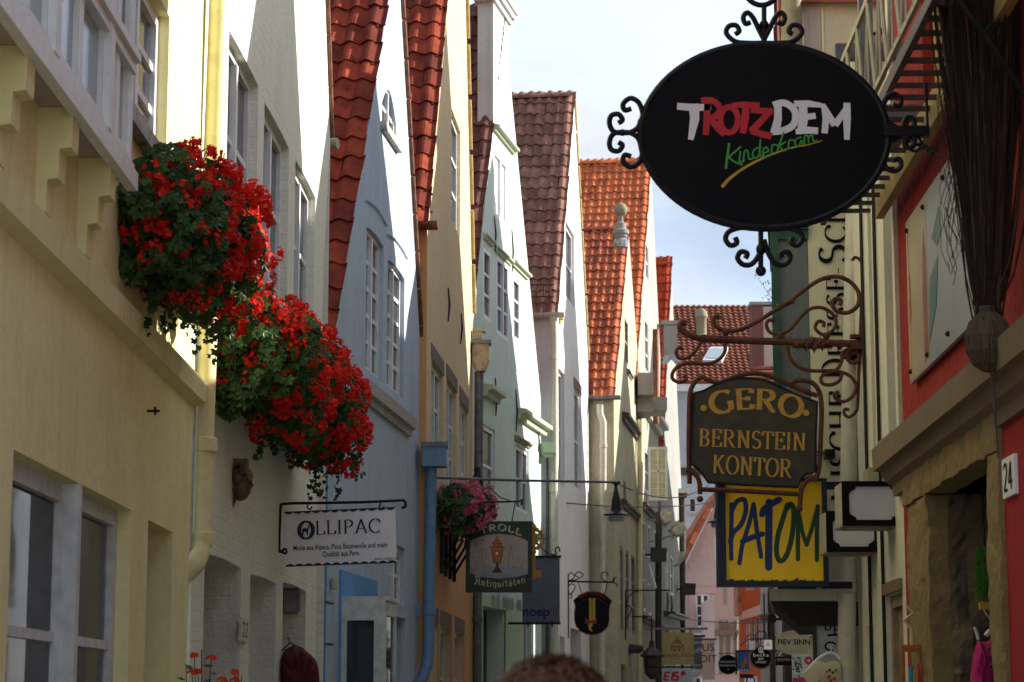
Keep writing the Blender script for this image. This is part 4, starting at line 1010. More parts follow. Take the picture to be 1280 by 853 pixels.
# ================================================================= FAR END
FW = Frame(0, 74, 0)
def fp(px, py, F=FW, o=0): return F.hit(px, py, o)
x0, ze = fp(835, 481); x1, _ = fp(1010, 481)
BH = thing('end_building', 'large pale building closing the alley under a broad red roof', 'house', loc=(0, 74, 0), group='buildings at the far end')
ws = [W(FW, (861, 622), (871, 641), d=.12, nx=1, ny=1), W(FW, (884, 621), (896, 640), d=.12, nx=2, ny=1), W(FW, (858, 504), (868, 560), d=.12, nx=1, ny=2), W(FW, (905, 505), (917, 560), d=.12, nx=2, ny=2)]
wall_mesh([(x0, 0), (x1, 0), (x1, ze), (x0, ze)], [(opening(w['x0'], w['x1'], w['z0'], w['z1']), w['d']) for w in ws]).build('front_wall', M['farwhite'], BH)
for w in ws: make_window({**w, 'sill': .08}, BH)
zb_ = fp(860, 585)[1]; MB().box(x0, x1, -.08, 0, zb_-.25, zb_).build('band', M['darkbrown'], BH); MB().box(x0, x1, -.3, 0, ze-.25, ze-.02).build('eaves', M['whitepaint'], BH)
s = MB(); s.face([(x0,0,0),(x0,7,0),(x0,7,ze),(x0,0,ze)]); s.face([(x1,0,0),(x1,7,0),(x1,7,ze),(x1,0,ze)]); s.build('side_wall', M['farwhite'], BH)
rz = ze + 3.5; rd = 4.6
rf = MB(); rf.face([(x0, -.35, ze), (x1, -.35, ze), (x1, rd, rz), (x0, rd, rz)]); rf.face([(x0, 9.5, ze), (x1, 9.5, ze), (x1, rd, rz), (x0, rd, rz)]); ro = rf.build('roof', M['darkbrown'], BH)
V = Vector((0, rd+.35, rz-ze)); Nn = Vector((0, -(rz-ze), rd+.35)).normalized(); Ls = V.length; V.normalize()
ex = MB(); cols, rows = int((x1-x0)/.20), int(Ls/.24)
for r_ in range(rows):
    for c in range(cols):
        u = x0 + c*.20 + random.uniform(-.01, .01); b0 = Vector((u, -.35, ze)) + V*(r_*.24) ; l = random.uniform(0, .02)
        prof = [(0,.02),(.06,.07),(.11,.05),(.16,.02),(.20,.02)]
        for (ua, na_), (ub, nb2) in zip(prof[:-1], prof[1:]):
            ex.face([b0+Vector((ua,0,0))+Nn*(na_+.05+l), b0+Vector((ub,0,0))+Nn*(nb2+.05+l), b0+V*.27+Vector((ub,0,0))+Nn*(nb2+.0), b0+V*.27+Vector((ua,0,0))+Nn*(na_+.0)])
            ex.face([b0+Vector((ua,0,0))+Nn*(na_+.05+l), b0+Vector((ub,0,0))+Nn*(nb2+.05+l), b0+Vector((ub,0,0)), b0+Vector((ua,0,0))])
tag(ex.build('roof_tile', T_FAR, ro), kind='stuff')
def on_roof(px, py, name, mat):  # point on the far roof slope
    d = ray(px, py); n = Nn; o = Vector((0, 74-.35, ze)); t = (o-EYE).dot(n)/d.dot(n); p = EYE + d*t - Vector((0,74,0)); return p
B = MB(); c = [on_roof(*q, '', '') for q in ((878, 457), (902, 458), (910, 441), (888, 441))]
c2 = [p + Nn*.22 for p in c]; B.face(c2)
for i in range(4): B.face([c[i], c[(i+1)%4], c2[(i+1)%4], c2[i]])
sk = B.build('roof_window', M['whitepaint'], BH)
ctr = sum(c2, Vector())/4; B = MB(); B.face([ctr + (p-ctr)*.78 + Nn*.02 for p in c2]); B.build('pane', M['paneblue'], sk)
p_ = on_roof(877, 420, '', ''); B = MB(); B.lathe(p_, [(.22,-.3),(.24,.0),(.18,.05),(.18,.6),(.22,.65),(.2,.85),(.1,.95)], 10); B.build('vent_pipe', M['ball_stone'], BH, smooth=True)
# brick chimney
CB = thing('brick_chimney', 'tall brown brick chimney rising over the far red roof', 'chimney', loc=(P(950, 480, 72.5).x, 72.5, P(950, 480, 72.5).z), group='buildings at the far end')
hh = P(950, 384, 72.5).z - P(950, 480, 72.5).z
brc = plaster('chimney_brick', (.15,.06,.045), bump=.4, scale=6, stain=.3)
brp = plaster('pale_chimney_brick', (.42,.31,.26), bump=.4, scale=6, stain=.3)
MB().box(-.28, .10, -.4, .4, -.6, hh).build('shaft', brc, CB); MB().box(.102, .58, -.38, .4, -.6, hh-.05).build('shaft', brp, CB); MB().box(-.33, .62, -.45, .45, hh, hh+.1).build('cap', M['greysill'], CB)
# second, lower tiled roof right of it
B = MB(); a = P(925, 482, 71); b = P(1010, 478, 71); c = P(1010, 436, 73.5); d = P(952, 440, 73.5)
B.face([a, b, c, d]); B.face([a, b, b-Vector((0,0,3)), a-Vector((0,0,3))])
t_ = thing('far_shed_roof', 'small brown tiled roof in front of the brick chimney, partly hidden', 'roof', loc=(0,0,0), group='buildings at the far end')
B.build('roof', M['cornice'], t_)
for r_ in range(7):
    t0 = r_/7; B = MB(); B.tube([a.lerp(d, t0)-Vector((0,.05,-.05)), b.lerp(c, t0)-Vector((0,.05,-.05))], .07, 6); B.build('tile_row', T_FAR, t_)

# pink house
FP = Frame(0, 60, 0)
PH = thing('pink_house', 'pink roughcast house with white window at the end of the alley', 'house', loc=(0, 60, 0), group='buildings at the far end')
def f6(px, py): return FP.hit(px, py)
ws = [W(FP, (869, 742), (888, 785), d=.10, nx=2, ny=3, fw=.06), W(FP, (893, 668), (906, 700), d=.10, nx=1, ny=1, fm='greypaint', gm='glass'), W(FP, (868, 846), (892, 900), d=.1, nx=3, ny=2)]
pl = [f6(856, 1000), f6(903, 1000), f6(903, 640), f6(893, 632), f6(857, 706)]
pl[0] = (pl[0][0], 0); pl[1] = (pl[1][0]+2, 0); pl[2] = (pl[2][0]+2, pl[2][1]-1)
wall_mesh(pl, [(opening(w['x0'], w['x1'], w['z0'], w['z1']), w['d']) for w in ws]).build('front_wall', M['pink'], PH)
for w in ws: make_window(w, PH)
w = ws[0]; MB().box(w['x0']-.16, w['x1']+.16, -.05, -.002, w['z1']+.005, w['z1']+.16).build('lintel', M['pink2'], PH)
MB().box(w['x0']-.16, w['x0']-.004, -.045, -.002, w['z0'], w['z1']).build('lintel', M['pink2'], PH)
MB().box(f6(860,800)[0], f6(905,800)[0], -.25, 0, f6(860,797)[1], f6(860,792)[1]).build('cornice', M['greypaint'], PH)
ra, rb = f6(893, 630), f6(850, 715); B = MB()
B.prism([(ra[0], ra[1]+.05), (rb[0]-.0, rb[1]+.0), (rb[0]-.35, rb[1]+.05), (ra[0]+.1, ra[1]+.42)], -.3, 4); PR = B.build('roof', T_FAR, PH)
vt = MB().box(0, .34, -.05, .2, 0, .12).mesh('verge_tile', T_ORANGE2); dv = Vector((ra[0]-rb[0], 0, ra[1]-rb[1])); n = int(dv.length/.36); dv.normalize()
for i in range(n):
    m = Matrix((dv, Vector((0,1,0)), Vector((-dv.z, 0, dv.x)))).transposed().to_4x4(); m.translation = Vector((rb[0], -.3, rb[1])) + dv*(i*.36) + Vector((0,0,.06)); linked('verge_tile', vt, PR, mat=m)
# low tiled roof left of the pink house
a = P(848, 712, 60.5); b = P(862, 706, 60.5)
t_ = thing('low_roof', 'bright orange scrap of tiled roof left of the pink house', 'roof', loc=a, group='buildings at the far end')
me = tile_mesh('roof_tile', .22, .4, T_ORANGE, .03)
for i in range(3):
    for j in range(5):
        m = Matrix((Vector((1,0,0)), Vector((0,.6,.8)), Vector((0,-.8,.6)))).transposed().to_4x4(); m.translation = Vector((i*.2-.35, j*.2, j*.27-1.0)); linked('roof_tile', me, t_, mat=m)
MB().box(-.45,.4,-.1,1.2,-8,-1.0).build('wall', M['whitegrey'], t_)
# second pink gable with timber bays
FQ = Frame(0, 56, 0); fq = lambda x, y: FQ.hit(x, y)
QH = thing('pale_pink_gable', 'narrow pale pink gable house with timbered window band right of the rough pink house', 'house', loc=(0, 56, 0), group='buildings at the far end')
ws = [W(FQ, (903, 733), (909, 756), d=.08, nx=1, ny=2, fm='pink2', gm='curtain'), W(FQ, (894, 795), (900, 842), d=.08, nx=1, ny=2, gm='curtain'), W(FQ, (903, 793), (909, 842), d=.08, nx=1, ny=2, gm='curtain'), W(FQ, (911, 792), (919, 842), d=.08, nx=2, ny=2, gm='curtain')]
pl = [(fq(892, 900)[0], 0), (fq(926, 900)[0], 0), fq(926, 650), fq(910, 640), fq(893, 745)]
wall_mesh(pl, [(opening(w['x0'], w['x1'], w['z0'], w['z1']), w['d']) for w in ws]).build('front_wall', M['pink2'], QH)
for w in ws: make_window(w, QH)
for px in (901, 910, 920):
    a, b = fq(px, 776), fq(px, 842); MB().tube([(a[0], -.05, a[1]), (b[0], -.03, b[1])], .05, 5).build('timber_post', M['cornice'], QH)
a, b = fq(893, 789), fq(922, 784); MB().box(a[0], b[0], -.15, 0, a[1]-.1, a[1]+.02).build('timber_rail', M['cornice'], QH)
s = MB(); s.face([(pl[4][0],0,0),(pl[4][0],4,0),(pl[4][0],4,pl[4][1]),(pl[4][0],0,pl[4][1])]); s.build('side_wall', M['pink2'], QH)
# brick house
brick_m = plaster('far_red_brick', (.36,.085,.04), bump=.3, scale=8, stain=.3, brick=1.0)
FB = Frame(0, 52, 0); fb_ = lambda x, y: FB.hit(x, y)
KH = thing('brick_house', 'red brick house with white windows and stone band at the far right of the alley', 'house', loc=(0, 52, 0), group='buildings at the far end')
ws = [W(FB, (932, 734), (944, 738), d=.1, nx=2, ny=1), W(FB, (933, 778), (938, 812), d=.1, nx=1, ny=2), W(FB, (939.5, 776), (944, 812), d=.1, nx=1, ny=2), W(FB, (945.5, 774), (950, 812), d=.1, nx=1, ny=2), W(FB, (930, 845), (948, 900), d=.1, nx=3, ny=1)]
pl = [(fb_(922, 900)[0], 0), (fb_(951, 900)[0], 0), fb_(951, 620), fb_(925, 620)]
wall_mesh(pl, [(opening(w['x0'], w['x1'], w['z0'], w['z1']), w['d']) for w in ws]).build('front_wall', brick_m, KH)
for w in ws: make_window(w, KH)
a, b = fb_(925, 769), fb_(951, 762); MB().prism([(a[0], a[1]-.12), (b[0], b[1]-.12), (b[0], b[1]+.12), (a[0], a[1]+.05)], -.06, 0).build('stone_band', M['pink2'], KH)
a, b = fb_(919, 726), fb_(925, 770); MB().box(a[0], b[0], -.5, .4, b[1], a[1]+2).build('verge_end', T_FAR, KH)
# white timber house right of the brick one
FT = Frame(0, 48, 0); ft = lambda x, y: FT.hit(x, y)
TH = thing('white_timber_house', 'white house with brown timber band beyond the hanging oval signs', 'house', loc=(0, 48, 0), group='buildings at the far end')
ws = [W(FT, (953, 742), (957.5, 768), d=.06, nx=1, ny=1, gm='curtain'), W(FT, (958.5, 740), (963, 766), d=.06, nx=1, ny=1, gm='curtain'), W(FT, (953, 776), (957.5, 805), d=.06, nx=1, ny=1, gm='curtain'), W(FT, (958.5, 774), (963, 805), d=.06, nx=1, ny=1, gm='curtain')]
wall_mesh([(ft(950,900)[0], 0), (ft(1010,900)[0], 0), ft(1010, 640), ft(950, 640)], [(opening(w['x0'], w['x1'], w['z0'], w['z1']), w['d']) for w in ws]).build('front_wall', M['white'], TH)
for w in ws: make_window(w, TH)
a, b = ft(950, 774), ft(966, 768); MB().box(a[0], b[0], -.1, 0, a[1], b[1]).build('timber_band', M['brownlintel'], TH)
MB().box(ft(963.5,900)[0], ft(970,900)[0], -.1, 0, 0, ft(966,735)[1]).build('timber_post', M['darkbrown'], TH)
# twig tree peeking by the green oriel
tp = P(960, 372, 66)
TT = thing('bare_tree', 'spindly twiggy treetop showing just left of the green oriel', 'tree', loc=(tp.x+.6, 66, 0))
B = MB(); B.tube([(0,0,0),(.05,0,8),(0,0,tp.z-.6)], [.15,.10,.04], 8); B.build('trunk', M['darkbrown'], TT, smooth=True)
B = MB()
for i in range(40):
    a = random.uniform(0, 6.28); l = random.uniform(.4, 1.1); z = tp.z + random.uniform(-1.3, .3)
    B.tube([(0,0,z-.3), (math.cos(a)*l*.5, math.sin(a)*l*.5, z), (math.cos(a)*l, math.sin(a)*l, z+l*.7)], [.025,.015,.006], 4, cap=False)
    for k in range(14):
        s_ = random.uniform(.3,1); c0 = Vector((math.cos(a)*l*s_, math.sin(a)*l*s_, z+l*.7*s_-.05)) + Vector((random.uniform(-.1,.1),)*3); u = Vector((random.uniform(-1,1),random.uniform(-1,1),random.uniform(-1,1))).normalized()*.05; v = u.orthogonal().normalized()*.03
        B.face([c0-u, c0+v, c0+u, c0-v])
tag(B.build('crown', M['leaf'], TT), kind='stuff')

# ================================================================= LETTERING
def arc(cx, cy, rx, ry, a0, a1, n=12):
    return [(cx+rx*math.cos(R(a0+(a1-a0)*i/n)), cy+ry*math.sin(R(a0+(a1-a0)*i/n))) for i in range(n+1)]
# roman capitals: strokes in a box of height 1; serif marks are (x, y) stem ends
GL = {
 'G': (.86, [arc(.48,.5,.42,.5,48,300,18), [(.74,.06),(.74,.42)]], [(.74,.44)]),
 'E': (.70, [[(.16,0),(.16,1)], [(.16,.98),(.62,.98)], [(.16,.52),(.48,.52)], [(.16,.02),(.64,.02)], [(.61,.98),(.61,.78)], [(.48,.62),(.48,.42)], [(.64,.02),(.66,.24)]], [(.16,0),(.16,1)]),
 'R': (.84, [[(.16,0),(.16,1)], [(.16,.98),(.36,.98)]+arc(.38,.74,.26,.24,90,-90,8)+[(.16,.5)], [(.36,.5),(.62,.12),(.72,.02),(.82,.02)]], [(.16,0),(.16,1)]),
 'O': (.88, [arc(.44,.5,.38,.5,0,360,26)], []),
 'B': (.74, [[(.16,0),(.16,1)], [(.16,.98),(.32,.98)]+arc(.34,.75,.22,.23,90,-90,8)+[(.16,.52)], [(.3,.52)]+arc(.34,.27,.28,.25,90,-90,8)+[(.16,.02)]], [(.16,0),(.16,1)]),
 'N': (.90, [[(.18,0),(.18,1)], [(.18,1),(.72,0)], [(.72,0),(.72,1)]], [(.18,0),(.72,1),(.14,1)]),
 'S': (.62, [arc(.32,.75,.22,.24,30,250,10)+arc(.32,.26,.25,.25,70,-150,10)], []),
 'T': (.74, [[(.37,0),(.37,1)], [(.04,.98),(.70,.98)], [(.05,.98),(.03,.76)], [(.69,.98),(.71,.76)]], [(.37,0)]),
 'I': (.36, [[(.18,0),(.18,1)]], [(.18,0),(.18,1)]),
 'K': (.84, [[(.16,0),(.16,1)], [(.64,1),(.2,.45)], [(.32,.58),(.72,0)]], [(.16,0),(.16,1),(.66,1),(.72,0)]),
 'L': (.66, [[(.16,0),(.16,1)], [(.16,.02),(.6,.02)], [(.6,.02),(.63,.24)]], [(.16,0),(.16,1)]),
 'P': (.70, [[(.16,0),(.16,1)], [(.16,.98),(.34,.98)]+arc(.36,.73,.25,.25,90,-90,8)+[(.16,.48)]], [(.16,0),(.16,1)]),
 'A': (.86, [[(.10,0),(.43,1)], [(.43,1),(.76,0)], [(.2,.33),(.66,.33)]], [(.10,0),(.76,0)]),
 'C': (.80, [arc(.46,.5,.40,.5,48,312,18), [(.74,.9),(.74,.72)]], []),
 'H': (.88, [[(.16,0),(.16,1)], [(.70,0),(.70,1)], [(.16,.5),(.70,.5)]], [(.16,0),(.16,1),(.70,0),(.70,1)]),
 'D': (.88, [[(.16,0),(.16,1)], [(.16,.98),(.36,.98)]+arc(.36,.5,.42,.48,90,-90,12)+[(.16,.02)]], [(.16,0),(.16,1)]),
 'U': (.84, [[(.16,1),(.16,.3)]+arc(.43,.3,.27,.3,180,360,8)+[(.70,1)]], [(.16,1),(.70,1)]),
 'Z': (.72, [[(.08,.98),(.64,.98)], [(.64,.98),(.06,.02)], [(.06,.02),(.66,.02)]], []),
 '-': (.40, [[(.06,.40),(.34,.40)]], []),
 ' ': (.40, [], []),
 '2': (.62, [arc(.3,.76,.22,.24,160,-10,8)+[(.5,.62),(.08,.02)], [(.08,.03),(.58,.03)]], []),
 '4': (.66, [[(.42,0),(.42,1)], [(.42,1),(.06,.3)], [(.06,.28),(.62,.28)]], []),
 # lower case (x-height .5)
 'n': (.50, [[(.10,0),(.10,.5)], [(.10,.36),(.2,.5),(.33,.48),(.38,.36),(.38,0)]], []),
 't': (.36, [[(.16,.72),(.16,.1),(.22,.0),(.32,.05)], [(.04,.5),(.30,.5)]], []),
 'i': (.24, [[(.11,0),(.11,.5)], [(.10,.66),(.13,.71)]], []),
 'q': (.50, [arc(.24,.25,.17,.25,60,300,10), [(.39,.5),(.39,-.25)]], []),
 'u': (.50, [[(.10,.5),(.10,.12),(.18,.0),(.30,.04),(.38,.16)], [(.38,.5),(.38,0)]], []),
 'a': (.48, [[(.10,.42),(.22,.5),(.36,.44),(.36,.0)], arc(.22,.15,.14,.15,60,330,9)], []),
 'ä': (.48, [[(.10,.42),(.22,.5),(.36,.44),(.36,.0)], arc(.22,.15,.14,.15,60,330,9), [(.13,.64),(.16,.69)], [(.30,.64),(.33,.69)]], []),
 'e': (.44, [[(.08,.26),(.36,.28)]+arc(.22,.27,.14,.22,10,320,12)], []),
 'r': (.36, [[(.10,0),(.10,.5)], [(.10,.34),(.18,.48),(.32,.46)]], []),
 'd': (.50, [arc(.22,.24,.16,.24,50,320,10), [(.40,1.0),(.38,0)]], []),
 'k': (.48, [[(.10,0),(.12,1.0)], [(.38,.5),(.12,.24)], [(.18,.28),(.40,0)]], []),
 'm': (.72, [[(.08,0),(.08,.5)], [(.08,.36),(.18,.5),(.30,.46),(.33,.34),(.33,0)], [(.33,.36),(.44,.5),(.56,.46),(.6,.34),(.6,0)]], []),
 'o': (.46, [arc(.22,.25,.17,.25,0,360,14)], []),
 'p': (.50, [[(.10,.5),(.10,-.28)], arc(.25,.25,.17,.25,150,-150,10)], []),
 'b': (.50, [[(.10,1.0),(.10,0)], arc(.25,.25,.17,.25,150,-150,10)], []),
 'l': (.22, [[(.11,0),(.11,1)]], []), 's': (.38, [[(.32,.42),(.2,.5),(.08,.4),(.2,.27),(.32,.14),(.2,0),(.06,.08)]], []), 'c': (.40, [arc(.22,.25,.15,.25,50,310,10)], []),
 'h': (.48, [[(.10,0),(.10,1)], [(.10,.36),(.2,.5),(.33,.48),(.38,.36),(.38,0)]], []),
 'x': (.44, [[(.06,.5),(.38,0)], [(.36,.5),(.06,0)]], []), 'v': (.42, [[(.06,.5),(.2,0),(.36,.5)]], []), 'w': (.6, [[(.05,.5),(.17,0),(.29,.5),(.41,0),(.53,.5)]], []), 'f': (.34, [[(.3,.95),(.18,.98),(.14,.8),(.14,0)], [(.04,.5),(.28,.5)]], []),
}
def text_w(s, gap=.06): return sum(GL[c][0]+gap for c in s)-gap
def write(mb, s, fn, y, thick=.13, thin=.045, nib=0.0, serif=.1, gap=.06, swid=None):
    """fn maps (u, v) in letter units to (x, z)"""
    u = 0
    for c in s:
        w_, st, se = GL[c]
        for q in st:
            pts = []
            for i in range(len(q)-1):
                a, b = q[i], q[i+1]; n = 3 if math.dist(a, b) > .3 else 1
                for k in range(n): pts.append((a[0]+(b[0]-a[0])*k/n, a[1]+(b[1]-a[1])*k/n))
            pts.append(q[-1])
            ws = []
            for i in range(len(pts)):
                a, b = pts[max(i-1,0)], pts[min(i+1,len(pts)-1)]
                an = math.atan2(b[1]-a[1], b[0]-a[0]); ws.append(thin+(thick-thin)*abs(math.sin(an-nib)))
            P_ = [fn(u+p[0], p[1]) for p in pts]
            sc = math.dist(fn(u,0), fn(u+.1,0))/.1
            sc2 = math.dist(fn(u,0), fn(u,.1))/.1
            mb.stroke(P_, [w*(sc*abs(math.sin(nib)) + sc2*0 + sc*(1-abs(math.sin(nib)))) for w in ws], y, caps=False)
        if serif:
            for (sx, sy) in se:
                mb.stroke([fn(u+sx-serif, sy+(.02 if sy < .5 else -.02)), fn(u+sx+serif, sy+(.02 if sy < .5 else -.02))], thin*.9*math.dist(fn(u,0), fn(u,.1))/.1, y, caps=False)
        u += w_+gap
    return mb
def line_fn(s, xa, za, xb, zb, h, gap=.06, slant=0.0, bow=0.0):
    """baseline from (xa,za) to (xb,zb), cap height h"""
    L_ = text_w(s, gap); dx, dz = xb-xa, zb-za; n = math.hypot(dx, dz); nx, nz = -dz/n, dx/n
    def f(u, v):
        t = u/L_; b = bow*4*t*(1-t); ta = bow*4*(1-2*t)/n      # slope of the bow
        bx, bz = nx*b, nz*b; mx_, mz_ = nx - dx/n*ta*.8, nz - dz/n*ta*.8
        return (xa+dx*t+bx+mx_*v*h+slant*v*h, za+dz*t+bz+mz_*v*h)
    return f
def sans(s, x, z, size, y, mat, parent, name='lettering', align='CENTER', rot=0.0, extrude=.0006, sx=1.0, bold=0.0):
    cu = bpy.data.curves.new(name, 'FONT'); cu.body = s; cu.size = size; cu.align_x = align; cu.align_y = 'CENTER'; cu.extrude = extrude; cu.offset = bold
    cu.resolution_u = 3
    o = bpy.data.objects.new(name, cu); COL.objects.link(o)
    bpy.context.view_layer.update()
    me = bpy.data.meshes.new_from_object(o.evaluated_get(bpy.context.evaluated_depsgraph_get()))
    bpy.data.objects.remove(o)
    me.materials.clear(); me.materials.append(mat)
    ob = bpy.data.objects.new(name, me); COL.objects.link(ob); ob.parent = parent
    ob.matrix_local = Matrix.Translation((x, y, z)) @ Matrix.Rotation(rot, 4, 'Y') @ Matrix.Rotation(R(90), 4, 'X') @ Matrix.Diagonal((sx, 1, 1, 1))
    return ob
class SignPlane:
    """plane facing the camera at depth Y; helper turning picture points to (x,z)"""
    def __init__(s, Y, rz=0.0, x0=0.0): s.F = Frame(x0, Y, rz); s.Y = Y
    def __call__(s, px, py): return s.F.hit(px, py)
    def P3(s, pts, y=0): return [(a, y, b) for a, b in (s.F.hit(*p) for p in pts)]
def spiral(cx, cy, r0, r1, a0, a1, n=26):
    """picture-space spiral, angles in degrees, y down; radius r0 -> r1"""
    return [(cx+(r0+(r1-r0)*i/n)*math.cos(R(a0+(a1-a0)*i/n)), cy-(r0+(r1-r0)*i/n)*math.sin(R(a0+(a1-a0)*i/n))) for i in range(n+1)]
def smooth(pts, n=6):
    out = []
    for i in range(len(pts)-1):
        p0, p1, p2, p3 = pts[max(i-1,0)], pts[i], pts[i+1], pts[min(i+2,len(pts)-1)]
        for k in range(n):
            t = k/n
            out.append(tuple(.5*((2*p1[j])+(-p0[j]+p2[j])*t+(2*p0[j]-5*p1[j]+4*p2[j]-p3[j])*t*t+(-p0[j]+3*p1[j]-3*p2[j]+p3[j])*t**3) for j in range(len(p1))))
    out.append(pts[-1]); return out
def iron(mb, S, pts, r, y=0, n=8, flat=1.0): return mb.tube(S.P3(pts, y), r, n)

# number plate lettering
t, na, nb2_, nz = NUM_T
B = MB(); w_ = nb2_-na
write(B, '24', line_fn('24', na+w_*.12, nz-.048, nb2_-w_*.12, nz-.048, .096), -.0235, thick=.16, thin=.08, serif=0)
B.build('number', M['signblack'], t)

# ---- rotated lettering on the flank wall
B = MB()
xb_ = K.hit(1062, 500)[0]; up = lambda py: K.hit(1040, py)[1]
def vert(s, py0, py1, h):
    L_ = text_w(s, .08); z0, z1 = up(py0), up(py1)
    return lambda u, v: (xb_ - v*h, z0+(z1-z0)*u/L_)
hs = .118; hb = .155
for s, a, b, h in (('ISCHE', 597, 489, hs), ('N', 628, 604, hs), ('D', 473, 448, hb), ('RESSE-', 446, 334, hs), ('S', 331, 307, hb), ('CHO', 304, 230, hs)):
    write(B, s, vert(s, a, b, h), -.003, thick=.15, thin=.04, serif=.11, gap=.08)
B.build('lettering', M['signblack'], LH)

# ================================================================= SIGNS
def sign(name, label, cat, S, group='hanging signs'):
    return thing(name, label, cat, S.F, group=group)
# ---- big black oval
S = SignPlane(8.4)
t = sign('oval_sign', 'big black oval shop sign with white and red letters in scrolled iron', 'sign', S)
cx_, cz_ = S(955.5, 169.5); rx = S(1110, 169)[0]-cx_; rz_ = cz_-S(955, 285)[1]
ell = [(cx_+rx*math.cos(2*math.pi*k/72)*(1-.012*abs(math.sin(4*math.pi*k/72))), cz_+rz_*math.sin(2*math.pi*k/72)) for k in range(72)]
MB().prism(ell, -.012, .012).build('board', M['signblack'], t)
MB().tube([(p[0], 0, p[1]) for p in ell], .016, 8, closed=True).build('rim', M['iron'], t, smooth=True)
I = MB(); ri = .0105
def scroll_cross(cx, cy, vert_):
    """mirror pair of C-scrolls either side of a bar, picture space"""
    pass
I2 = lambda pts, r=ri: iron(I, S, pts, r, -.0)
# top
I2([(955,54),(955,8)], .010); I2(spiral(955, -14, 24, 8, 200, 520), .011); I.ball((S(955,31)[0],0,S(955,31)[1]), .019, 10)
for sg in (-1, 1):
    X = lambda x: 955+sg*(x-955)
    m_ = lambda pts: [(X(x), y) for x, y in pts]
    I2(m_(smooth([(955,54),(936,54),(919,52),(908,42),(911,33),(920,32),(924,39),(919,43)])))
    I2(m_(smooth([(955,50),(948,36),(941,22),(934,16),(929,22),(932,30),(938,28)])))
    I.build('scrollwork', M['iron'], t, smooth=True) if False else None
# bottom
    I2(m_(smooth([(955,287),(940,286),(925,285),(911,290),(907,299),(913,307),(921,304),(919,297)])))
    I2(m_(smooth([(955,300),(949,318),(940,330),(929,331),(922,323),(926,315),(934,317),(932,323)])))
I2([(951,286),(951,335)], .010); I.ball((S(951,339)[0],0,S(951,339)[1]), .021, 12); I.ball((S(951,312)[0],0,S(951,312)[1]), .019, 10, (1,1,1.3))
I.build('scrollwork', M['iron'], t, smooth=True); I = MB()
# left
for sg in (-1, 1):
    Y_ = lambda y: 166+sg*(y-166)
    m_ = lambda pts: [(x, Y_(y)) for x, y in pts]
    I2(m_(smooth([(803,150),(803,140),(798,128),(788,123),(779,130),(781,138),(789,136)])))
    I2(m_(smooth([(801,150),(797,160),(786,166),(768,165),(762,155),(764,145),(773,143),(778,150),(773,154)])))
I.ball((S(778,166)[0],0,S(778,166)[1]), .014, 10)
I.build('scrollwork', M['iron'], t, smooth=True); I = MB()
# right
for sg in (-1, 1):
    Y_ = lambda y: 166+sg*(y-166)
    m_ = lambda pts: [(x, Y_(y)) for x, y in pts]
    I2(m_(smooth([(1108,150),(1104,134),(1108,122),(1118,118),(1126,124),(1124,133),(1116,131)])))
    I2(m_(smooth([(1110,152),(1118,158),(1134,165),(1142,160),(1142,150),(1135,147),(1130,153),(1135,157)])))
I2(spiral(1143, 180, 9, 9, 0, 360), .006)
I.build('scrollwork', M['iron'], t, smooth=True)
# support arm back to the wall and stay chain
B = MB(); B.box(S(1104,165)[0], S(1161,165)[0], -.02, .02, S(1104,165)[1]-.02, S(1104,165)[1]+.02).box(S(1158,165)[0], S(1161,165)[0], -.006, .006, S(1104,165)[1]-.02, 4.09); B.build('arm', M['iron'], t)
B = MB(); p0 = S(1150, 181); pe = P(1300, 238, 7.6); p1 = (pe.x, pe.y-8.4, pe.z); pts = [(p0[0]+(p1[0]-p0[0])*k/24, p1[1]*k/24, p0[1]+(p1[2]-p0[1])*k/24 - .02*math.sin(math.pi*k/24)) for k in range(25)]
B.tube(pts, .004, 6)
for k in range(4):
    q = pts[k]; B.ball((q[0],q[1],q[2]), .012, 6, (1.3,.6,.8))
B.build('stay_wire', M['iron'], t)
def brush(mb, S, y, pts, w, jag=0): mb.stroke([S(*p) for p in pts], w, y, caps=False)
# white letters
Wt, Rd = MB(), MB(); yy = -.0125
s8 = 8.2*1.0/FPX
def bs(mb, pts, wpx, Yd, y, caps=False):
    mb.stroke([S(*p) for p in pts], [q*Yd/FPX for q in (wpx if isinstance(wpx, (list, tuple)) else [wpx]*len(pts))], y, caps=caps)
bs(Wt, [(846,134),(868,136),(888,135)], [9,10,8], 8.4, yy); bs(Wt, [(867,131),(868,150),(863,176)], [13,12,7], 8.4, yy)
bs(Wt, [(972,129),(972,150),(968,168)], [9,10,12], 8.4, yy); bs(Wt, smooth([(966,133),(980,130),(993,140),(992,156),(980,164),(965,166)], 4), 9, 8.4, yy)
bs(Wt, [(1003,131),(1004,150),(1001,167)], [11,11,12], 8.4, yy); bs(Wt, [(992,131),(1010,131),(1026,133)], [8,9,6], 8.4, yy); bs(Wt, [(1003,148),(1019,146)], 8, 8.4, yy); bs(Wt, [(994,166),(1010,164),(1022,165)], [7,9,9], 8.4, yy)
bs(Wt, [(1028,131),(1032,150),(1030,168)], [5,9,8], 8.4, yy); bs(Wt, [(1028,133),(1043,158)], [7,9], 8.4, yy); bs(Wt, [(1043,158),(1060,133)], [9,7], 8.4, yy); bs(Wt, [(1058,130),(1058,150),(1058,176)], [9,10,7], 8.4, yy)
Wt.build('lettering', M['ltwhite'], t)
bs(Rd, [(884,130),(883,150),(882,170)], [8,9,8], 8.4, yy); bs(Rd, smooth([(876,127),(890,127),(900,137),(893,147),(884,150)], 4), 8, 8.4, yy); bs(Rd, [(886,148),(896,160),(905,170)], [8,9,7], 8.4, yy)
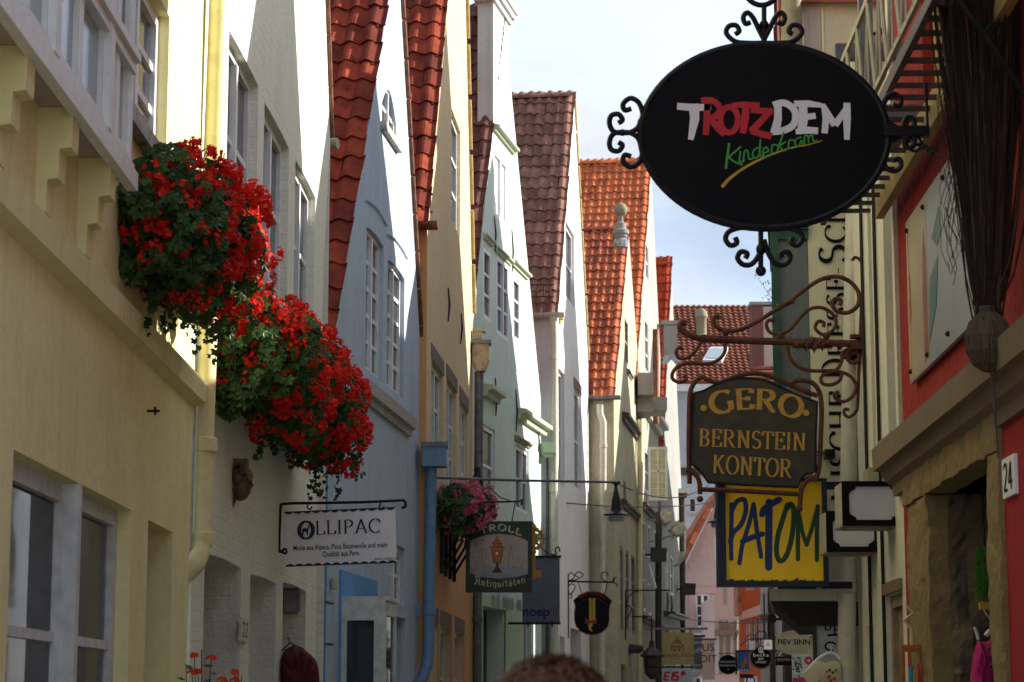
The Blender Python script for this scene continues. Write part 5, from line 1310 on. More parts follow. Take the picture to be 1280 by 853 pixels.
bs(Rd, [(p[0], p[1]) for p in [(911+11*math.cos(R(a)), 151-16*math.sin(R(a))) for a in range(0, 375, 15)]], 7.5, 8.4, yy)
bs(Rd, [(914,133),(930,132),(949,133)], [7,8,7], 8.4, yy); bs(Rd, [(932,132),(931,150),(928,168)], [9,10,8], 8.4, yy)
bs(Rd, [(938,139),(955,140),(966,140)], [7,8,7], 8.4, yy); bs(Rd, [(962,141),(938,166)], [8,9], 8.4, yy); bs(Rd, [(938,165),(952,169),(964,172)], [8,9,8], 8.4, yy)
Rd.build('lettering', M['ltred'], t)
G_ = MB()
scr = [([(911,181),(909,195),(907,211)],3),([(925,185),(909,199)],2.5),([(911,198),(917,203),(927,207)],2.5),([(925,191),(924,204),(928,202)],2),([(929,204),(930,191),(934,190),(936,200),(941,199)],2),
       ([(951,186),(944,187),(940,194),(944,199),(950,193)],2),([(950,176),(949,195),(953,196)],2.2),([(953,193),(960,190),(957,185),(953,190),(955,197),(962,194)],2),([(964,194),(965,183),(972,183)],2),
       ([(979,167),(975,178),(971,190)],2.2),([(981,179),(973,184)],2),([(974,184),(979,190),(984,187)],2),([(985,187),(986,177),(992,177)],2),([(1001,173),(995,175),(993,182),(998,184),(1001,177),(1003,182)],2),([(1005,181),(1005,172),(1009,171),(1010,179)],2),([(1010,175),(1014,169),(1016,178),(1020,177)],2)]
for p, w_ in scr: bs(G_, smooth(p, 3), w_, 8.4, yy, caps=True)
G_.build('lettering', M['ltgreen'], t)
G_ = MB(); sw = smooth([(902,235),(912,224),(930,211),(955,198),(985,187),(1010,182),(1027,177)], 5); n = len(sw)
bs(G_, sw, [4.5*(1-.8*(i/n)) for i in range(n)], 8.4, yy); G_.build('swoosh', M['ltgold'], t)

# ---- Gero board in its rusty frame
S = SignPlane(11.9)
t = sign('amber_shop_sign', 'dark shaped board with gold letters hanging in a rusty scrolled frame', 'sign', S)
out = [(867,492),(880,489),(893,482),(908,476),(925,473),(945,474),(962,478),(978,486),(994,494),(1021,503),(1019,545),(1019,590),(1008,592),(1001,598),(997,609),(970,608),(930,606),(885,603),(878,592),(871,585),(863,580),(865,540)]
bd = [S(*p) for p in out]; MB().prism(bd, -.012, .012).build('board', M['gerobd'], t)
B = MB().tube([(a, -.008, b) for a, b in bd], .008, 6, closed=True); B.build('board_edge', M['iron'], t)
B = MB(); y = -.0125
def wr(mb, s, pa, pb, hpx, bow=0, **k):
    a, b = S(*pa), S(*pb); hh_ = hpx*S.Y/FPX; write(mb, s, line_fn(s, a[0], a[1], b[0], b[1], hh_, bow=bow*S.Y/FPX), y, **k)
wr(B, 'GERO', (891,520), (998,526), 26, bow=11, thick=.22, thin=.07, serif=.12)
wr(B, 'BERNSTEIN', (873,558), (1007,564), 22, thick=.17, thin=.06, serif=.11)
wr(B, 'KONTOR', (890,592), (989,598), 23, thick=.18, thin=.06, serif=.11)
for p in ((879,511),(1007,517)):
    c = S(*p); B.flat([(c[0]+.017*math.cos(k*.63), c[1]+.017*math.sin(k*.63)) for k in range(10)], y)
B.build('lettering', M['gold'], t)
I = MB(); rr = .013
f1 = smooth([(862,640-35),(861,560),(862,500),(866,482),(876,472),(888,476),(900,478),(925,469),(945,467),(962,470),(980,478),(1000,487),(1022,495)], 5)
I.tube(S.P3(f1), rr, 8); I.tube(S.P3(smooth([(985,480),(998,476),(1014,478),(1024,490),(1027,510),(1026,545),(1024,585),(1018,602)], 5)), rr, 8)
I.tube(S.P3(smooth([(862,500),(880,498),(905,487),(930,481),(945,470)], 4)[:9]), .010, 8)
I.tube(S.P3(smooth([(1022,597),(1010,600),(1002,612),(1000,632)], 4)), rr, 8); I.ball((S(999,636)[0],0,S(999,636)[1]), .020, 10)
I.tube(S.P3(smooth([(858,588),(868,592),(874,602),(875,618)], 4)), rr, 8); I.ball((S(875,624)[0],0,S(875,624)[1]), .018, 10)
I.tube(S.P3([(874,612),(930,614),(1000,618)]), rr, 8)
# bar
I.tube(S.P3([(876,423),(930,426),(1000,428),(1072,430)]), [.022,.020,.020,.020], 8)
I.tube(S.P3(smooth([(880,424),(866,420),(855,412),(850,404),(855,400),(860,404)], 5)), [.022]*11+[.018]*5+[.013]*10, 8) if False else I.tube(S.P3(smooth([(880,424),(866,421),(855,415),(850,408),(853,403),(859,405)], 4)), .017, 8)
I.tube(S.P3(smooth([(908,423),(900,412),(893,402),(892,396),(898,394),(901,399)],4)), .010, 8) if False else None
# upper scroll
up_ = smooth([(893,397),(899,395),(897,402)], 3)
I.tube(S.P3(smooth([(900,399),(897,395),(892,398),(894,407),(904,413),(922,413),(945,403),(972,386),(985,378),(1005,363),(1025,350),(1045,346),(1062,352),(1073,366),(1072,382),(1060,391),(1046,389),(1040,380),(1044,374),(1051,376),(1050,382)], 5)), .012, 8)
I.tube(S.P3(smooth([(968,403),(963,400),(958,405),(962,415),(974,418),(988,411),(1003,394),(1014,386),(1028,385),(1041,393),(1045,405),(1038,416),(1027,418),(1019,410),(1023,402),(1030,404),(1029,409)], 5)), .010, 8)
for p in ((907,416),(907,424),(975,421),(1033,420)): c = S(*p); I.ball((c[0],0,c[1]), .022, 8, (1,1,.9))
c = S(982,380)
for k in range(4): q = S(974+k*5.2, 384-k*2.4); I.ball((q[0],0,q[1]), .018, 8)
# lower scrolls
I.tube(S.P3(smooth([(906,430),(906,440),(898,450),(884,455),(862,454),(848,458),(841,466),(841,474),(850,478),(858,474),(854,470)], 5)), .010, 8)
I.tube(S.P3(smooth([(878,425),(870,438),(860,447),(849,448),(845,440),(850,434),(854,438)], 5)), .009, 8)
I.tube(S.P3(smooth([(985,433),(986,444),(994,456),(1010,463),(1030,464),(1045,464),(1062,470),(1070,482),(1066,495),(1056,502),(1046,500),(1043,493),(1049,490)], 5)), .010, 8)
I.tube(S.P3(smooth([(1052,465),(1050,475),(1040,481),(1029,480),(1026,473),(1032,467),(1045,463),(1052,452),(1053,442),(1060,437),(1072,437)], 5)), .010, 8)
I.tube(S.P3(spiral(1068, 446, 13, 3, 60, 480)), .009, 8)
I.build('scrollwork', M['rust'], t, smooth=True)
# leaf on the bar
B = MB()
for k in range(9):
    x0_, y0_ = 993+k*5.2, 430; s_ = -1 if k % 2 else 1
    a = S(x0_, y0_); b = S(x0_+10, y0_+s_*(12-abs(4-k)*1.4)); m1 = ((a[0]*.6+b[0]*.4)+.012, (a[1]*.6+b[1]*.4)+.012*s_)
    B.face([(a[0], -.025, a[1]), (m1[0], -.045, m1[1]+.01), (b[0]-.02, -.03, b[1]), (m1[0]-.02, -.035, m1[1]-.015)])
    B.face([(a[0], .025, a[1]), (m1[0], .045, m1[1]+.01), (b[0]-.02, .03, b[1]), (m1[0]-.02, .035, m1[1]-.015)])
B.tube(S.P3([(990,430),(1015,429),(1040,430)]), [.022,.034,.024], 8); B.build('leaf_ornament', M['rust'], t)
# wall strap
B = MB(); B.tube(S.P3(smooth([(1066,325),(1070,321),(1077,326),(1080,340),(1078,372),(1076,420),(1074,470),(1073,505),(1070,515),(1062,521),(1056,517),(1057,511),(1062,512)], 5), .02), .009, 8)
a, b = S(1063, 437), S(1080, 419); B.box(a[0], b[0], -.03, .35, a[1], a[1]+.03).box(b[0]-.025, b[0], -.02, .40, a[1], b[1]).box(a[0], b[0], -.03, .02, b[1]-.02, b[1]); B.build('wall_bracket', M['rust'], t)
# small hook on the lettered wall
hk = thing('padlocked_hook', 'small rusty hook and clasp on the lettered wall beside the gold-lettered board', 'hook', loc=P(1036, 567, 12.46))
MB().box(-.025,.03,-.04,.04,-.03,.02).tube([(-.03,0,0),(-.07,0,.01),(-.08,-.02,-.01),(-.05,-.02,-.02)], .006, 6).build('clasp', M['iron'], hk)

# ---- PATOM light box
S = SignPlane(12.2)
t = sign('yellow_brush_sign', 'square yellow light box with blue and green brushed letters in navy frame', 'sign', S)
a, b = S(898, 733), S(1040, 598)
B = MB(); dpt = .12
xi0, zi0 = S(908, 727); xi1, zi1 = S(1027, 602)
B.box(a[0], xi0, -.01, dpt, a[1], b[1]).box(xi1, b[0]-.03, -.01, dpt, a[1], b[1]).box(xi0, xi1, -.01, dpt, a[1], zi0).box(xi0, xi1, -.01, dpt, zi1, b[1]).box(xi0, xi1, dpt-.02, dpt-.001, zi0, zi1)
B.build('frame', M['patomnavy'], t)
MB().box(xi0, xi1, .008, .02, zi0, zi1).build('face', M['patomyel'], t)
B = MB(); a2 = S(1026, 606); B.box(a2[0], a2[0]+.16, .04, .08, a2[1]-.02, a2[1]+.02); B.build('arm', M['iron'], t); B = MB(); a2 = S(1030, 731); B.box(a2[0], a2[0]+.16, .04, .08, a2[1]-.018, a2[1]+.018); B.build('arm', M['iron'], t)
cv = lambda x, y: (890+x/6.094, 600+y/6.094)
def pb(mb, pts, w, sm=True): bs(mb, [cv(*p) for p in (smooth(pts, 4) if sm else pts)], w*1.22/6.094, 12.2, .0078, caps=True)
for mt, strokes in (('patomblue', [([(150,185),(150,300),(146,440),(148,600)],28,0),([(140,470),(165,400),(222,340),(258,240),(252,160),(225,148),(185,170),(155,230)],30,1)]),
                    ('patomblue', [([(318,185),(285,330),(230,500),(210,635)],28,0),([(318,185),(345,400),(375,585)],28,0),([(232,470),(300,440),(385,412)],34,0)]),
                    ('patomblue', [([(382,262),(395,225),(440,190),(512,150)],40,0),([(436,170),(434,400),(432,665)],46,0)]),
                    ('patomgreen', [([(575,190),(540,300),(505,420),(492,540),(515,615),(560,590),(600,480),(622,330),(622,220),(600,185),(575,215)],32,1)]),
                    ('patomgreen', [([(660,220),(656,400),(656,605)],27,0),([(664,260),(690,400),(722,495)],26,0),([(722,495),(765,360),(808,200)],26,0),([(806,200),(800,400),(800,610)],27,0)])):
    B = MB()
    for pts, w_, sm_2 in strokes: pb(B, pts, w_, bool(sm_2))
    B.build('letter', M[mt], t)
B = MB(); random.seed(3); x = xi0
while x < xi1-.01:
    w_ = random.uniform(.006,.03); h_ = random.uniform(.002,.012)*(1.6 if random.random()<.3 else 1); B.flat([(x, zi0-.002), (min(x+w_, xi1), zi0-.002), (min(x+w_*.9,xi1), zi0+h_), (x+w_*.2, zi0+h_*.8)], .0078); x += w_*.9
B.build('chipped_edge', M['patomnavy'], t)

# ---- two lamp boxes
for i, (Y, x0_, x1_, yt, yb, lab) in enumerate(((10.9, 1056, 1127, 603, 656, 'near black-framed box lamp with blank pale face on the cream wall'), (11.6, 1036, 1097, 640, 689, 'far black-framed box lamp half hidden behind the nearer one'))):
    S = SignPlane(Y, R(4)); Sx = P(x0_, yt, Y).x
    S = SignPlane(Y); t = sign('box_lamp', lab, 'lamp', S, group='box lamps on the right wall')
    a, b = S(x0_, yb), S(x1_, yt); w_, h_ = b[0]-a[0], b[1]-a[1]; D_ = .26
    B = MB(); B.box(a[0], b[0], 0, D_, a[1], b[1]); B.prism([(a[0]-.001, a[1]), (a[0]-.001, b[1]), (a[0]-.01, b[1]), (a[0]-.01, a[1])], .01, D_-.01); B.build('casing', M['boxbeige'], t)
    B = MB(); fr = .022
    B.box(a[0]-.012, b[0]+.003, -.016, .0, a[1]-.006, a[1]+fr).box(a[0]-.012, b[0]+.003, -.016, .0, b[1]-fr, b[1]+.004).box(a[0]-.012, a[0]+fr, -.0155, .0, a[1]+fr, b[1]-fr).box(b[0]-fr, b[0]+.003, -.0155, .0, a[1]+fr, b[1]-fr)
    for (sx, sz, ax_2, az_) in ((1,1,a[0]+fr,a[1]+fr),(-1,1,b[0]-fr,a[1]+fr),(1,-1,a[0]+fr,b[1]-fr),(-1,-1,b[0]-fr,b[1]-fr)):
        c = [(ax_2, az_), (ax_2+sx*.035, az_), (ax_2+sx*.030, az_+sz*.014), (ax_2+sx*.014, az_+sz*.022), (ax_2, az_+sz*.035)]; B.prism(c, -.014, -.002)
    B.build('frame', M['signblack'], t)
    MB().box(a[0]+fr, b[0]-fr, -.008, -.001, a[1]+fr, b[1]-fr).build('face', M['boxface'], t)
    B = MB(); B.box(a[0]-.01, b[0]+.0, .0, D_+.01, a[1]-.008, a[1]-.001); B.box(a[0]+.02, b[0]-.02, .03, D_-.03, a[1]-.014, a[1]-.0085); B.build('underside', M['boxunder'], t)
    MB().box(b[0], b[0]+.14, .06, .16, a[1]+h_*.35, a[1]+h_*.65).build('arm', M['signblack'], t)

# ---- llama shop sign
S = SignPlane(14.4)
t = sign('llama_sign', 'white rectangular sign with navy letters and a llama on a black arm', 'sign', S)
c4 = [S(357, 709), S(496, 704), S(494, 634), S(355, 640)]
MB().prism(c4, -.006, .006).build('board', M['signwhite'], t)
def LP(u, v):  # board coordinates 0..1 (v up)
    a = (c4[0][0]+(c4[1][0]-c4[0][0])*u, c4[0][1]+(c4[1][1]-c4[0][1])*u); b = (c4[3][0]+(c4[2][0]-c4[3][0])*u, c4[3][1]+(c4[2][1]-c4[3][1])*u)
    return (a[0]+(b[0]-a[0])*v, a[1]+(b[1]-a[1])*v)
B = MB(); y = -.0065
for v0, v1 in ((0, .05), (.95, 1.0)):
    for k in range(12):
        u = k/12; q = [LP(u+.083*j/8, (v0 if v0 == 0 else v1) + (1 if v0 == 0 else -1)*(.018+.035*math.sin(math.pi*j/8))) for j in range(9)]
        B.flat([LP(u, v0 if v0 == 0 else v1)] + q + [LP(u+.083, v0 if v0 == 0 else v1)], y)
Hh = math.dist(LP(0,0), LP(0,1)); Wd = math.dist(LP(0,0), LP(1,0))
a, b = LP(.275,.56), LP(.865,.555)
write(B, 'LLIPAC', line_fn('LLIPAC', a[0], a[1], b[0], b[1], Hh*.25), y, thick=.12, thin=.05, serif=.10)
c = LP(.195,.65); B.stroke([(c[0]+Wd*.062*math.cos(R(k*12)), c[1]+Hh*.155*math.sin(R(k*12))) for k in range(31)], [Hh*.028+Hh*.045*abs(math.cos(R(k*12))) for k in range(31)], y, caps=False)
B.flat([(c[0]+Wd*p, c[1]+Hh*q) for p, q in ((-.035,-.09),(-.022,-.095),(-.02,-.03),(.004,-.035),(.008,-.10),(.018,-.10),(.02,-.01),(.028,.05),(.034,.07),(.030,.10),(.022,.10),(.016,.03),(-.002,.035),(-.03,.03),(-.036,-.01))], y)
B.build('lettering', M['navy'], t)
an = math.atan2(c4[1][1]-c4[0][1], c4[1][0]-c4[0][0])
p = LP(.5,.33); sans('Mode aus Alpaca, Pima Baumwolle und mehr', p[0], p[1], Hh*.135, -.0072, M['navy'], t, rot=-an, sx=.97*Wd*.95/(Hh*.135*19.6), bold=.0005)
p = LP(.5,.20); sans('Qualität aus Peru', p[0], p[1], Hh*.135, -.0072, M['navy'], t, rot=-an, sx=.97*Wd*.95/(Hh*.135*19.6), bold=.0005)
p = LP(.91,.085); sans('www.ollipac.de', p[0], p[1], Hh*.07, -.0072, M['navy'], t, rot=-an)
I = MB(); I.tube(S.P3(smooth([(352,690),(358,692),(357,686),(350,690),(349,680),(350,650),(351,635),(356,630),(400,629),(450,628),(496,626),(505,626),(507,633),(502,635)], 5)), .009, 8)
for px in (386, 476):
    I.tube(S.P3(smooth([(px,629),(px-2,634),(px+2,637),(px+4,633)], 4)), .005, 6)
I.build('bracket', M['iron'], t, smooth=True)

# ---- Troll antiques sign
S = SignPlane(23.5)
t = sign('antiques_sign', 'dark green antiques sign with painted goblets and gold gothic letters', 'sign', S)
a, b = S(582, 741), S(665, 652); w_, h_ = b[0]-a[0], b[1]-a[1]
MB().box(a[0], b[0], -.02, .02, a[1], b[1]).build('board', M['signgreen'], t)
TP = lambda x, z: (a[0]+w_*(x-65)/470, a[1]+h_*(572-z)/504)   # coordinates of the close-up view
B = MB(); pic = [(95,208),(150,185),(215,165),(300,158),(385,165),(450,182),(505,208),(505,440),(430,462),(300,474),(180,462),(95,435)]
B.flat([TP(*p) for p in pic], -.0205); B.build('picture', M['trollpic'], t)
B = MB(); B.flat([TP(*p) for p in [(97,395),(300,380),(505,400),(505,438),(430,460),(300,472),(180,460),(97,433)]], -.0212); B.build('painted_table', M['trollfloor'], t)
yg = -.0222
B = MB(); B.flat([TP(*p) for p in [(243,250),(258,232),(252,218),(270,205),(275,185),(283,170),(293,170),(300,185),(305,205),(323,218),(318,232),(340,250),(330,260),(245,260)]], yg)
B.flat([TP(*p) for p in [(245,262),(330,262),(312,362),(265,362)]], yg); B.build('painted_goblet', M['amber'], t)
B = MB(); B.flat([TP(*p) for p in [(280,365),(296,365),(300,395),(322,425),(318,434),(255,434),(252,425),(277,395)]], yg); 
for q in ([(232,252),(342,252)],[(252,228),(322,228)],[(245,262),(265,362)],[(330,262),(312,362)],[(265,362),(312,362)],[(268,205),(308,205)]): B.stroke([TP(*p) for p in q], .008, yg-.0006, caps=False)
B.build('goblet_outline', M['darkbrown'], t)  # dark brown stem, foot and outlines of the goblet
B = MB(); B.flat([TP(*p) for p in [(265,280),(308,280),(305,305),(288,322),(268,305)]], yg-.0006); B.build('painted_crest', M['ltred'], t)
B = MB(); B.flat([TP(*p) for p in [(275,288),(298,288),(294,304),(287,310),(278,302)]], yg-.0012); B.build('painted_crest', M['ltwhite'], t)
B = MB()
def gl(q, w=.0035): B.stroke([TP(*p) for p in q], w, yg, caps=False)
gl([(120,322),(124,352),(140,372),(156,352),(160,322),(120,322)]); gl([(140,372),(140,408)]); gl([(124,414),(158,414)])
gl([(172,268),(180,340),(195,395),(208,340),(216,268),(172,268)]); gl([(195,395),(195,420)]); gl([(170,425),(218,425)])
gl([(384,232),(390,262),(378,262),(384,232)], .005); gl([(378,270),(372,330),(358,415),(412,420),(398,330),(390,270)]); gl([(376,300),(365,412)]); gl([(358,415),(412,420)])
gl([(434,322),(434,358),(458,372),(480,358),(480,322),(434,322)]); gl([(458,372),(458,405)]); gl([(440,410),(476,410)])
B.build('painted_glassware', M['glassline'], t)
B = MB()
p, q = TP(175,162), TP(428,160); write(B, 'TROLL', line_fn('TROLL', p[0], p[1], q[0], q[1], h_*.085, bow=h_*.055), -.0206, thick=.22, thin=.07, nib=R(-35), serif=0, gap=.16)
GLU = dict(GL); p, q = TP(118,510), TP(492,500)
GL['A'] = (.80, [[(.10,.05),(.2,.0),(.3,.2),(.34,.9)], [(.12,.72),(.2,.95),(.34,.88)], [(.34,.9),(.62,.9),(.64,.1),(.76,.05)], [(.34,.45),(.62,.45)]], [])
write(B, 'Antiquitäten', line_fn('Antiquitäten', p[0], p[1], q[0], q[1], h_*.125, bow=-h_*.055, gap=.08), -.0206, thick=.14, thin=.05, nib=R(-40), serif=0, gap=.08)
GL['A'] = GLU['A']
B.build('lettering', M['cream_lt'], t)
I = MB()
for px in (597, 640): I.tube([(S(px,652)[0],0,S(px,652)[1]), (S(px+4,628)[0], 0, S(px+4,628)[1])], .006, 6)
I.tube(S.P3([(540,628),(600,628),(650,627),(652,624),(652,632)]), .010, 6); I.build('hanger', M['iron'], t)
# ---- golden wheel and key
S = SignPlane(26.5); t = sign('golden_key_sign', 'gilded cog wheel and key ornament half hidden behind the antiques sign', 'sign', S)
B = MB(); c = S(667, 674); B.tube([(c[0]+.11*math.cos(k*.2618), 0, c[1]+.11*math.sin(k*.2618)) for k in range(24)], .02, 6, closed=True)
for k in range(16): B.box(c[0]+.13*math.cos(k*.3927)-.012, c[0]+.13*math.cos(k*.3927)+.012, -.02, .02, c[1]+.13*math.sin(k*.3927)-.012, c[1]+.13*math.sin(k*.3927)+.012)
for k in range(4): B.tube([(c[0]-.1*math.cos(k*.785), 0, c[1]-.1*math.sin(k*.785)), (c[0]+.1*math.cos(k*.785), 0, c[1]+.1*math.sin(k*.785))], .008, 5)
B.build('cog_wheel', M['gold'], t)
B = MB(); B.tube(S.P3([(667,655),(667,724)]), .022, 8); p = S(667,660); B.ball((p[0],0,p[1]), .04, 8); p = S(667,690); B.ball((p[0],0,p[1]), .035, 8); a, b = S(668, 722), S(677, 713); B.box(a[0], b[0], -.01, .01, a[1], b[1]); B.build('key', M['gold'], t)
MB().tube([(S(667,655)[0],0,S(667,655)[1]), (S(650,653)[0],.2,S(650,653)[1]), (-.9, 1.2, S(650,653)[1])], .012, 6).build('arm', M['iron'], t)
# ---- noep
S = SignPlane(29.5); t = sign('slate_sign', 'plain slate grey square sign with small blue word at its foot', 'sign', S)
a, b = S(653, 778), S(699.5, 697.5); MB().box(a[0], b[0], -.02, .02, a[1], b[1]).build('board', M['slate'], t)
h_ = b[1]-a[1]; w_ = b[0]-a[0]
sans('noep', a[0]+w_*.36, a[1]+h_*.16, h_*.215, -.021, M['noepblue'], t, sx=.97, bold=.006)
B = MB()
for k, m_ in enumerate((0, 1, 2)):
    B.stroke([(a[0]+w_*(.72+.08*k)+.018*math.cos(R(q)), a[1]+h_*.15+h_*(.045+.012*k)*math.sin(R(q))*1.3) for q in range(-70, 71, 20)], .012, -.0205, caps=False)
B.build('emblem', M['noepred'], t)
I = MB(); I.box(a[0]-.02, b[0]+.02, -.03, .03, b[1], b[1]+.03); I.box(a[0]-.18, b[0]+.01, -.025, .025, a[1]-.03, a[1]); I.tube(S.P3(smooth([(700,690),(698,684),(694,687),(695,693),(688,693),(680,688),(672,681),(670,676)], 5)), .009, 6)
I.tube([(a[0]-.16, 0, a[1]-.015), (a[0]-.4, .3, a[1]-.015)], .015, 6); I.tube([(a[0],0,b[1]+.015), (a[0]-.35,.4,b[1]+.015)], .012, 6)
for px in (660, 690): p = S(px, 782); I.box(p[0]-.01, p[0]+.01, -.03, .03, p[1]-.02, p[1]+.06)
I.build('bracket', M['iron'], t)
# ---- braid shield
S = SignPlane(33.5); t = sign('braid_sign', 'black shield sign with painted yellow braid and red bow on chains', 'sign', S)
Q = lambda x, y: S(700+x/12.19, 730+y/12.19)
sh = [(208,250),(300,175),(400,130),(500,120),(600,132),(700,180),(790,265),(755,330),(745,420),(748,560),(720,660),(650,730),(560,770),(490,778),(400,765),(310,720),(250,650),(222,560),(222,440),(235,340)]
sp_ = [Q(*p) for p in sh]; MB().prism(sp_, -.02, .02).build('board', M['signblack'], t)
B = MB(); B.tube([(p[0], -.018, p[1]) for p in sp_], .007, 6, closed=True); B.build('rim', M['bowred'], t)
B = MB()
for k in range(9):
    for s_ in (-1, 1):
        yy_ = 235+k*37; B.flat([Q(490+s_*2, yy_+30), Q(490+s_*2, yy_+6), Q(490+s_*34, yy_-18), Q(490+s_*50, yy_-2), Q(490+s_*44, yy_+16)], -.021)
B.flat([Q(*p) for p in [(440,600),(490,600),(492,640),(470,680),(480,705),(500,700),(490,728),(460,720),(432,670)]], -.021); B.build('painted_braid', M['braid'], t)
B = MB(); B.flat([Q(*p) for p in [(380,525),(470,560),(555,525),(558,605),(510,610),(500,660),(470,600),(430,650),(425,610),(382,610)]], -.0215); 
p, q = Q(300,235), Q(690,235); write(B, 'RAPUNZEL', line_fn('RAPUNZEL', p[0], p[1], q[0], q[1], 55/12.19*33.5/FPX, bow=70/12.19*33.5/FPX), -.0205, thick=.13, thin=.08, serif=0)
arc_ = [Q(250+480*k/16, 345-135*math.sin(math.pi*k/16)) for k in range(17)]; B.stroke(arc_, .004, -.0205, caps=False); B.build('lettering', M['bowred'], t)
I = MB(); I.tube(S.P3([(710,718),(710,798)]), .014, 6); I.tube(S.P3([(710,727),(768,728)]), .013, 6)
for pts in ([(712,727),(722,724),(729,719),(723,715),(719,719),(723,722)], [(768,723),(766,727),(758,727),(752,723),(753,716),(759,716),(760,721)], [(770,734),(772,731),(767,728),(767,723),(771,722)], [(711,744),(716,740),(719,733),(714,730),(711,733)], [(711,726),(716,724),(718,720),(714,716),(711,719)], [(712,748),(715,746),(713,741)]):
    I.tube(S.P3(smooth(pts, 4)), .008, 6)
for (x0_, y0_), (x1_, y1_) in (((723,729),(727,742)), ((759,729),(756,742))):
    for k in range(7):
        p = S(x0_+(x1_-x0_)*k/6, y0_+(y1_-y0_)*k/6); I.ball((p[0],0,p[1]), .012, 6, (.7,.7,1.3))
I.build('bracket', M['iron'], t)
# ---- plain bracket further on
S = SignPlane(37.5); t = sign('empty_bracket', 'empty black iron sign bracket on the stone house', 'bracket', S)
I = MB(); I.tube(S.P3([(782,800),(782,738),(838,738)]), .014, 6); I.tube(S.P3(smooth([(782,775),(787,768),(789,760),(784,757),(783,762),(785,748),(792,741),(798,739)], 4)), .009, 6); I.build('bracket', M['iron'], t)
# ---- Schoko Stube
S = SignPlane(40); t = sign('chocolate_shop_sign', 'mustard square sign with brown gabled house drawing and name', 'sign', S)
a, b = S(828.5, 831), S(867, 791); w_, h_ = b[0]-a[0], b[1]-a[1]; MB().box(a[0], b[0], -.02, .02, a[1], b[1]).build('board', M['schoko'], t)
sans('Schoko Stube', a[0]+w_*.5, a[1]+h_*.29, h_*.16, -.021, M['brownlt'], t, sx=1.1); sans('Bremen', a[0]+w_*.84, a[1]+h_*.16, h_*.06, -.021, M['brownlt'], t); sans('Chocolaterie', a[0]+w_*.4, a[1]+h_*.18, h_*.06, -.021, M['brownlt'], t)
B = MB(); u = lambda x, z: (a[0]+w_*x, a[1]+h_*z)
for q in ([(.28,.42),(.28,.58),(.47,.86),(.66,.58),(.66,.42)], [(.28,.58),(.66,.58)], [(.36,.68),(.58,.68)]): B.stroke([u(*p) for p in q], .012, -.0205, caps=False)
for xx in (.32,.42,.52): B.stroke([u(xx,.53),u(xx+.07,.53)], .02, -.0205, caps=False)
for xx in (.34,.50): B.stroke([u(xx,.46),u(xx+.07,.46)], .03, -.0205, caps=False)
B.stroke([u(.42,.74),u(.53,.74)], .02, -.0205, caps=False)
B.build('house_drawing', M['brownlt'], t); MB().box(a[0]-.3, b[0]+.25, -.015, .015, b[1]+.05, b[1]+.09).build('arm', M['greysill'], t)
I = MB(); p = u(.1,1); I.tube([(p[0],0,p[1]),(p[0],0,p[1]+.07)], .01, 5); p = u(.9,1); I.tube([(p[0],0,p[1]),(p[0],0,p[1]+.07)], .01, 5); I.build('hanger', M['iron'], t)
# ---- EIS
S = SignPlane(38.6); t = sign('ice_cream_sign', 'pale blue sign with slanted red letters below the mustard sign', 'sign', S)
a, b = S(828, 862), S(865, 836); w_, h_ = b[0]-a[0], b[1]-a[1]; MB().box(a[0], b[0], -.02, .02, a[1], b[1]).build('board', M['eisface'], t)
B = MB(); 
GL['e_'] = (.6, [[(.1,0),(.1,1)],[(.1,.95),(.55,.95)],[(.1,.5),(.5,.5)],[(.1,.05),(.55,.05)]], [])
for i, ch in enumerate(('E','I','S')):
    st = {'E':[[(0,0),(0,1)],[(0,.93),(.6,.93)],[(0,.5),(.5,.5)],[(0,.07),(.6,.07)]],'I':[[(.15,0),(.15,1)]],'S':[[(.6,.93),(.1,.93),(.1,.52),(.6,.48),(.6,.07),(0,.07)]]}[ch]
    x_ = (.05,.26,.34)[i]
    for q in st: B.stroke([(a[0]+w_*(x_+p[0]*.27+p[1]*.06), a[1]+h_*(.42+p[1]*.42)) for p in q], .035, -.0205, caps=False)
B.flat([(a[0]+w_*x, a[1]+h_*z) for x, z in ((.54,.42),(.60,.55),(.78,.80))], -.0205); B.flat([(a[0]+w_*x, a[1]+h_*z) for x, z in ((.62,.62),(.62,.8),(.68,.9),(.76,.86),(.8,.74),(.72,.68))], -.0205)
B.build('lettering', M['ltred'], t); sans('vom Feinsten', a[0]+w_*.72, a[1]+h_*.34, h_*.14, -.021, M['navy'], t)
MB().box(a[0]-.3, b[0], -.012, .012, b[1]+.01, b[1]+.04).build('arm', M['iron'], t)
# ---- dark board with white script, round white sign, pink US DIT banner
S = SignPlane(43); t = sign('dark_script_sign', 'narrow dark sign with faint white script behind the mustard sign', 'sign', S)
a, b = S(864, 836), S(877, 798); MB().box(a[0], b[0], -.02, .02, a[1], b[1]).build('board', M['slate'], t)
h_ = b[1]-a[1]; sans('Galerie', (a[0]+b[0])/2+.02, a[1]+h_*.86, .09, -.021, M['ltwhite'], t); sans('Café', (a[0]+b[0])/2, a[1]+h_*.6, .13, -.021, M['ltwhite'], t, rot=R(-12)); sans('Bistro', (a[0]+b[0])/2, a[1]+h_*.12, .07, -.021, M['ltwhite'], t)
MB().box(a[0]-.1, b[0]+.07, -.01, .01, b[1]+.02, b[1]+.06).build('arm', M['iron'], t)
S = SignPlane(45); t = sign('round_white_sign', 'round white sign partly hidden under the narrow dark sign', 'sign', S)
c = S(866, 833); B = MB(); B.prism([(c[0]+.19*math.cos(k*.35), c[1]+.19*math.sin(k*.35)) for k in range(18)], -.015, .015); B.build('board', M['signwhite'], t)
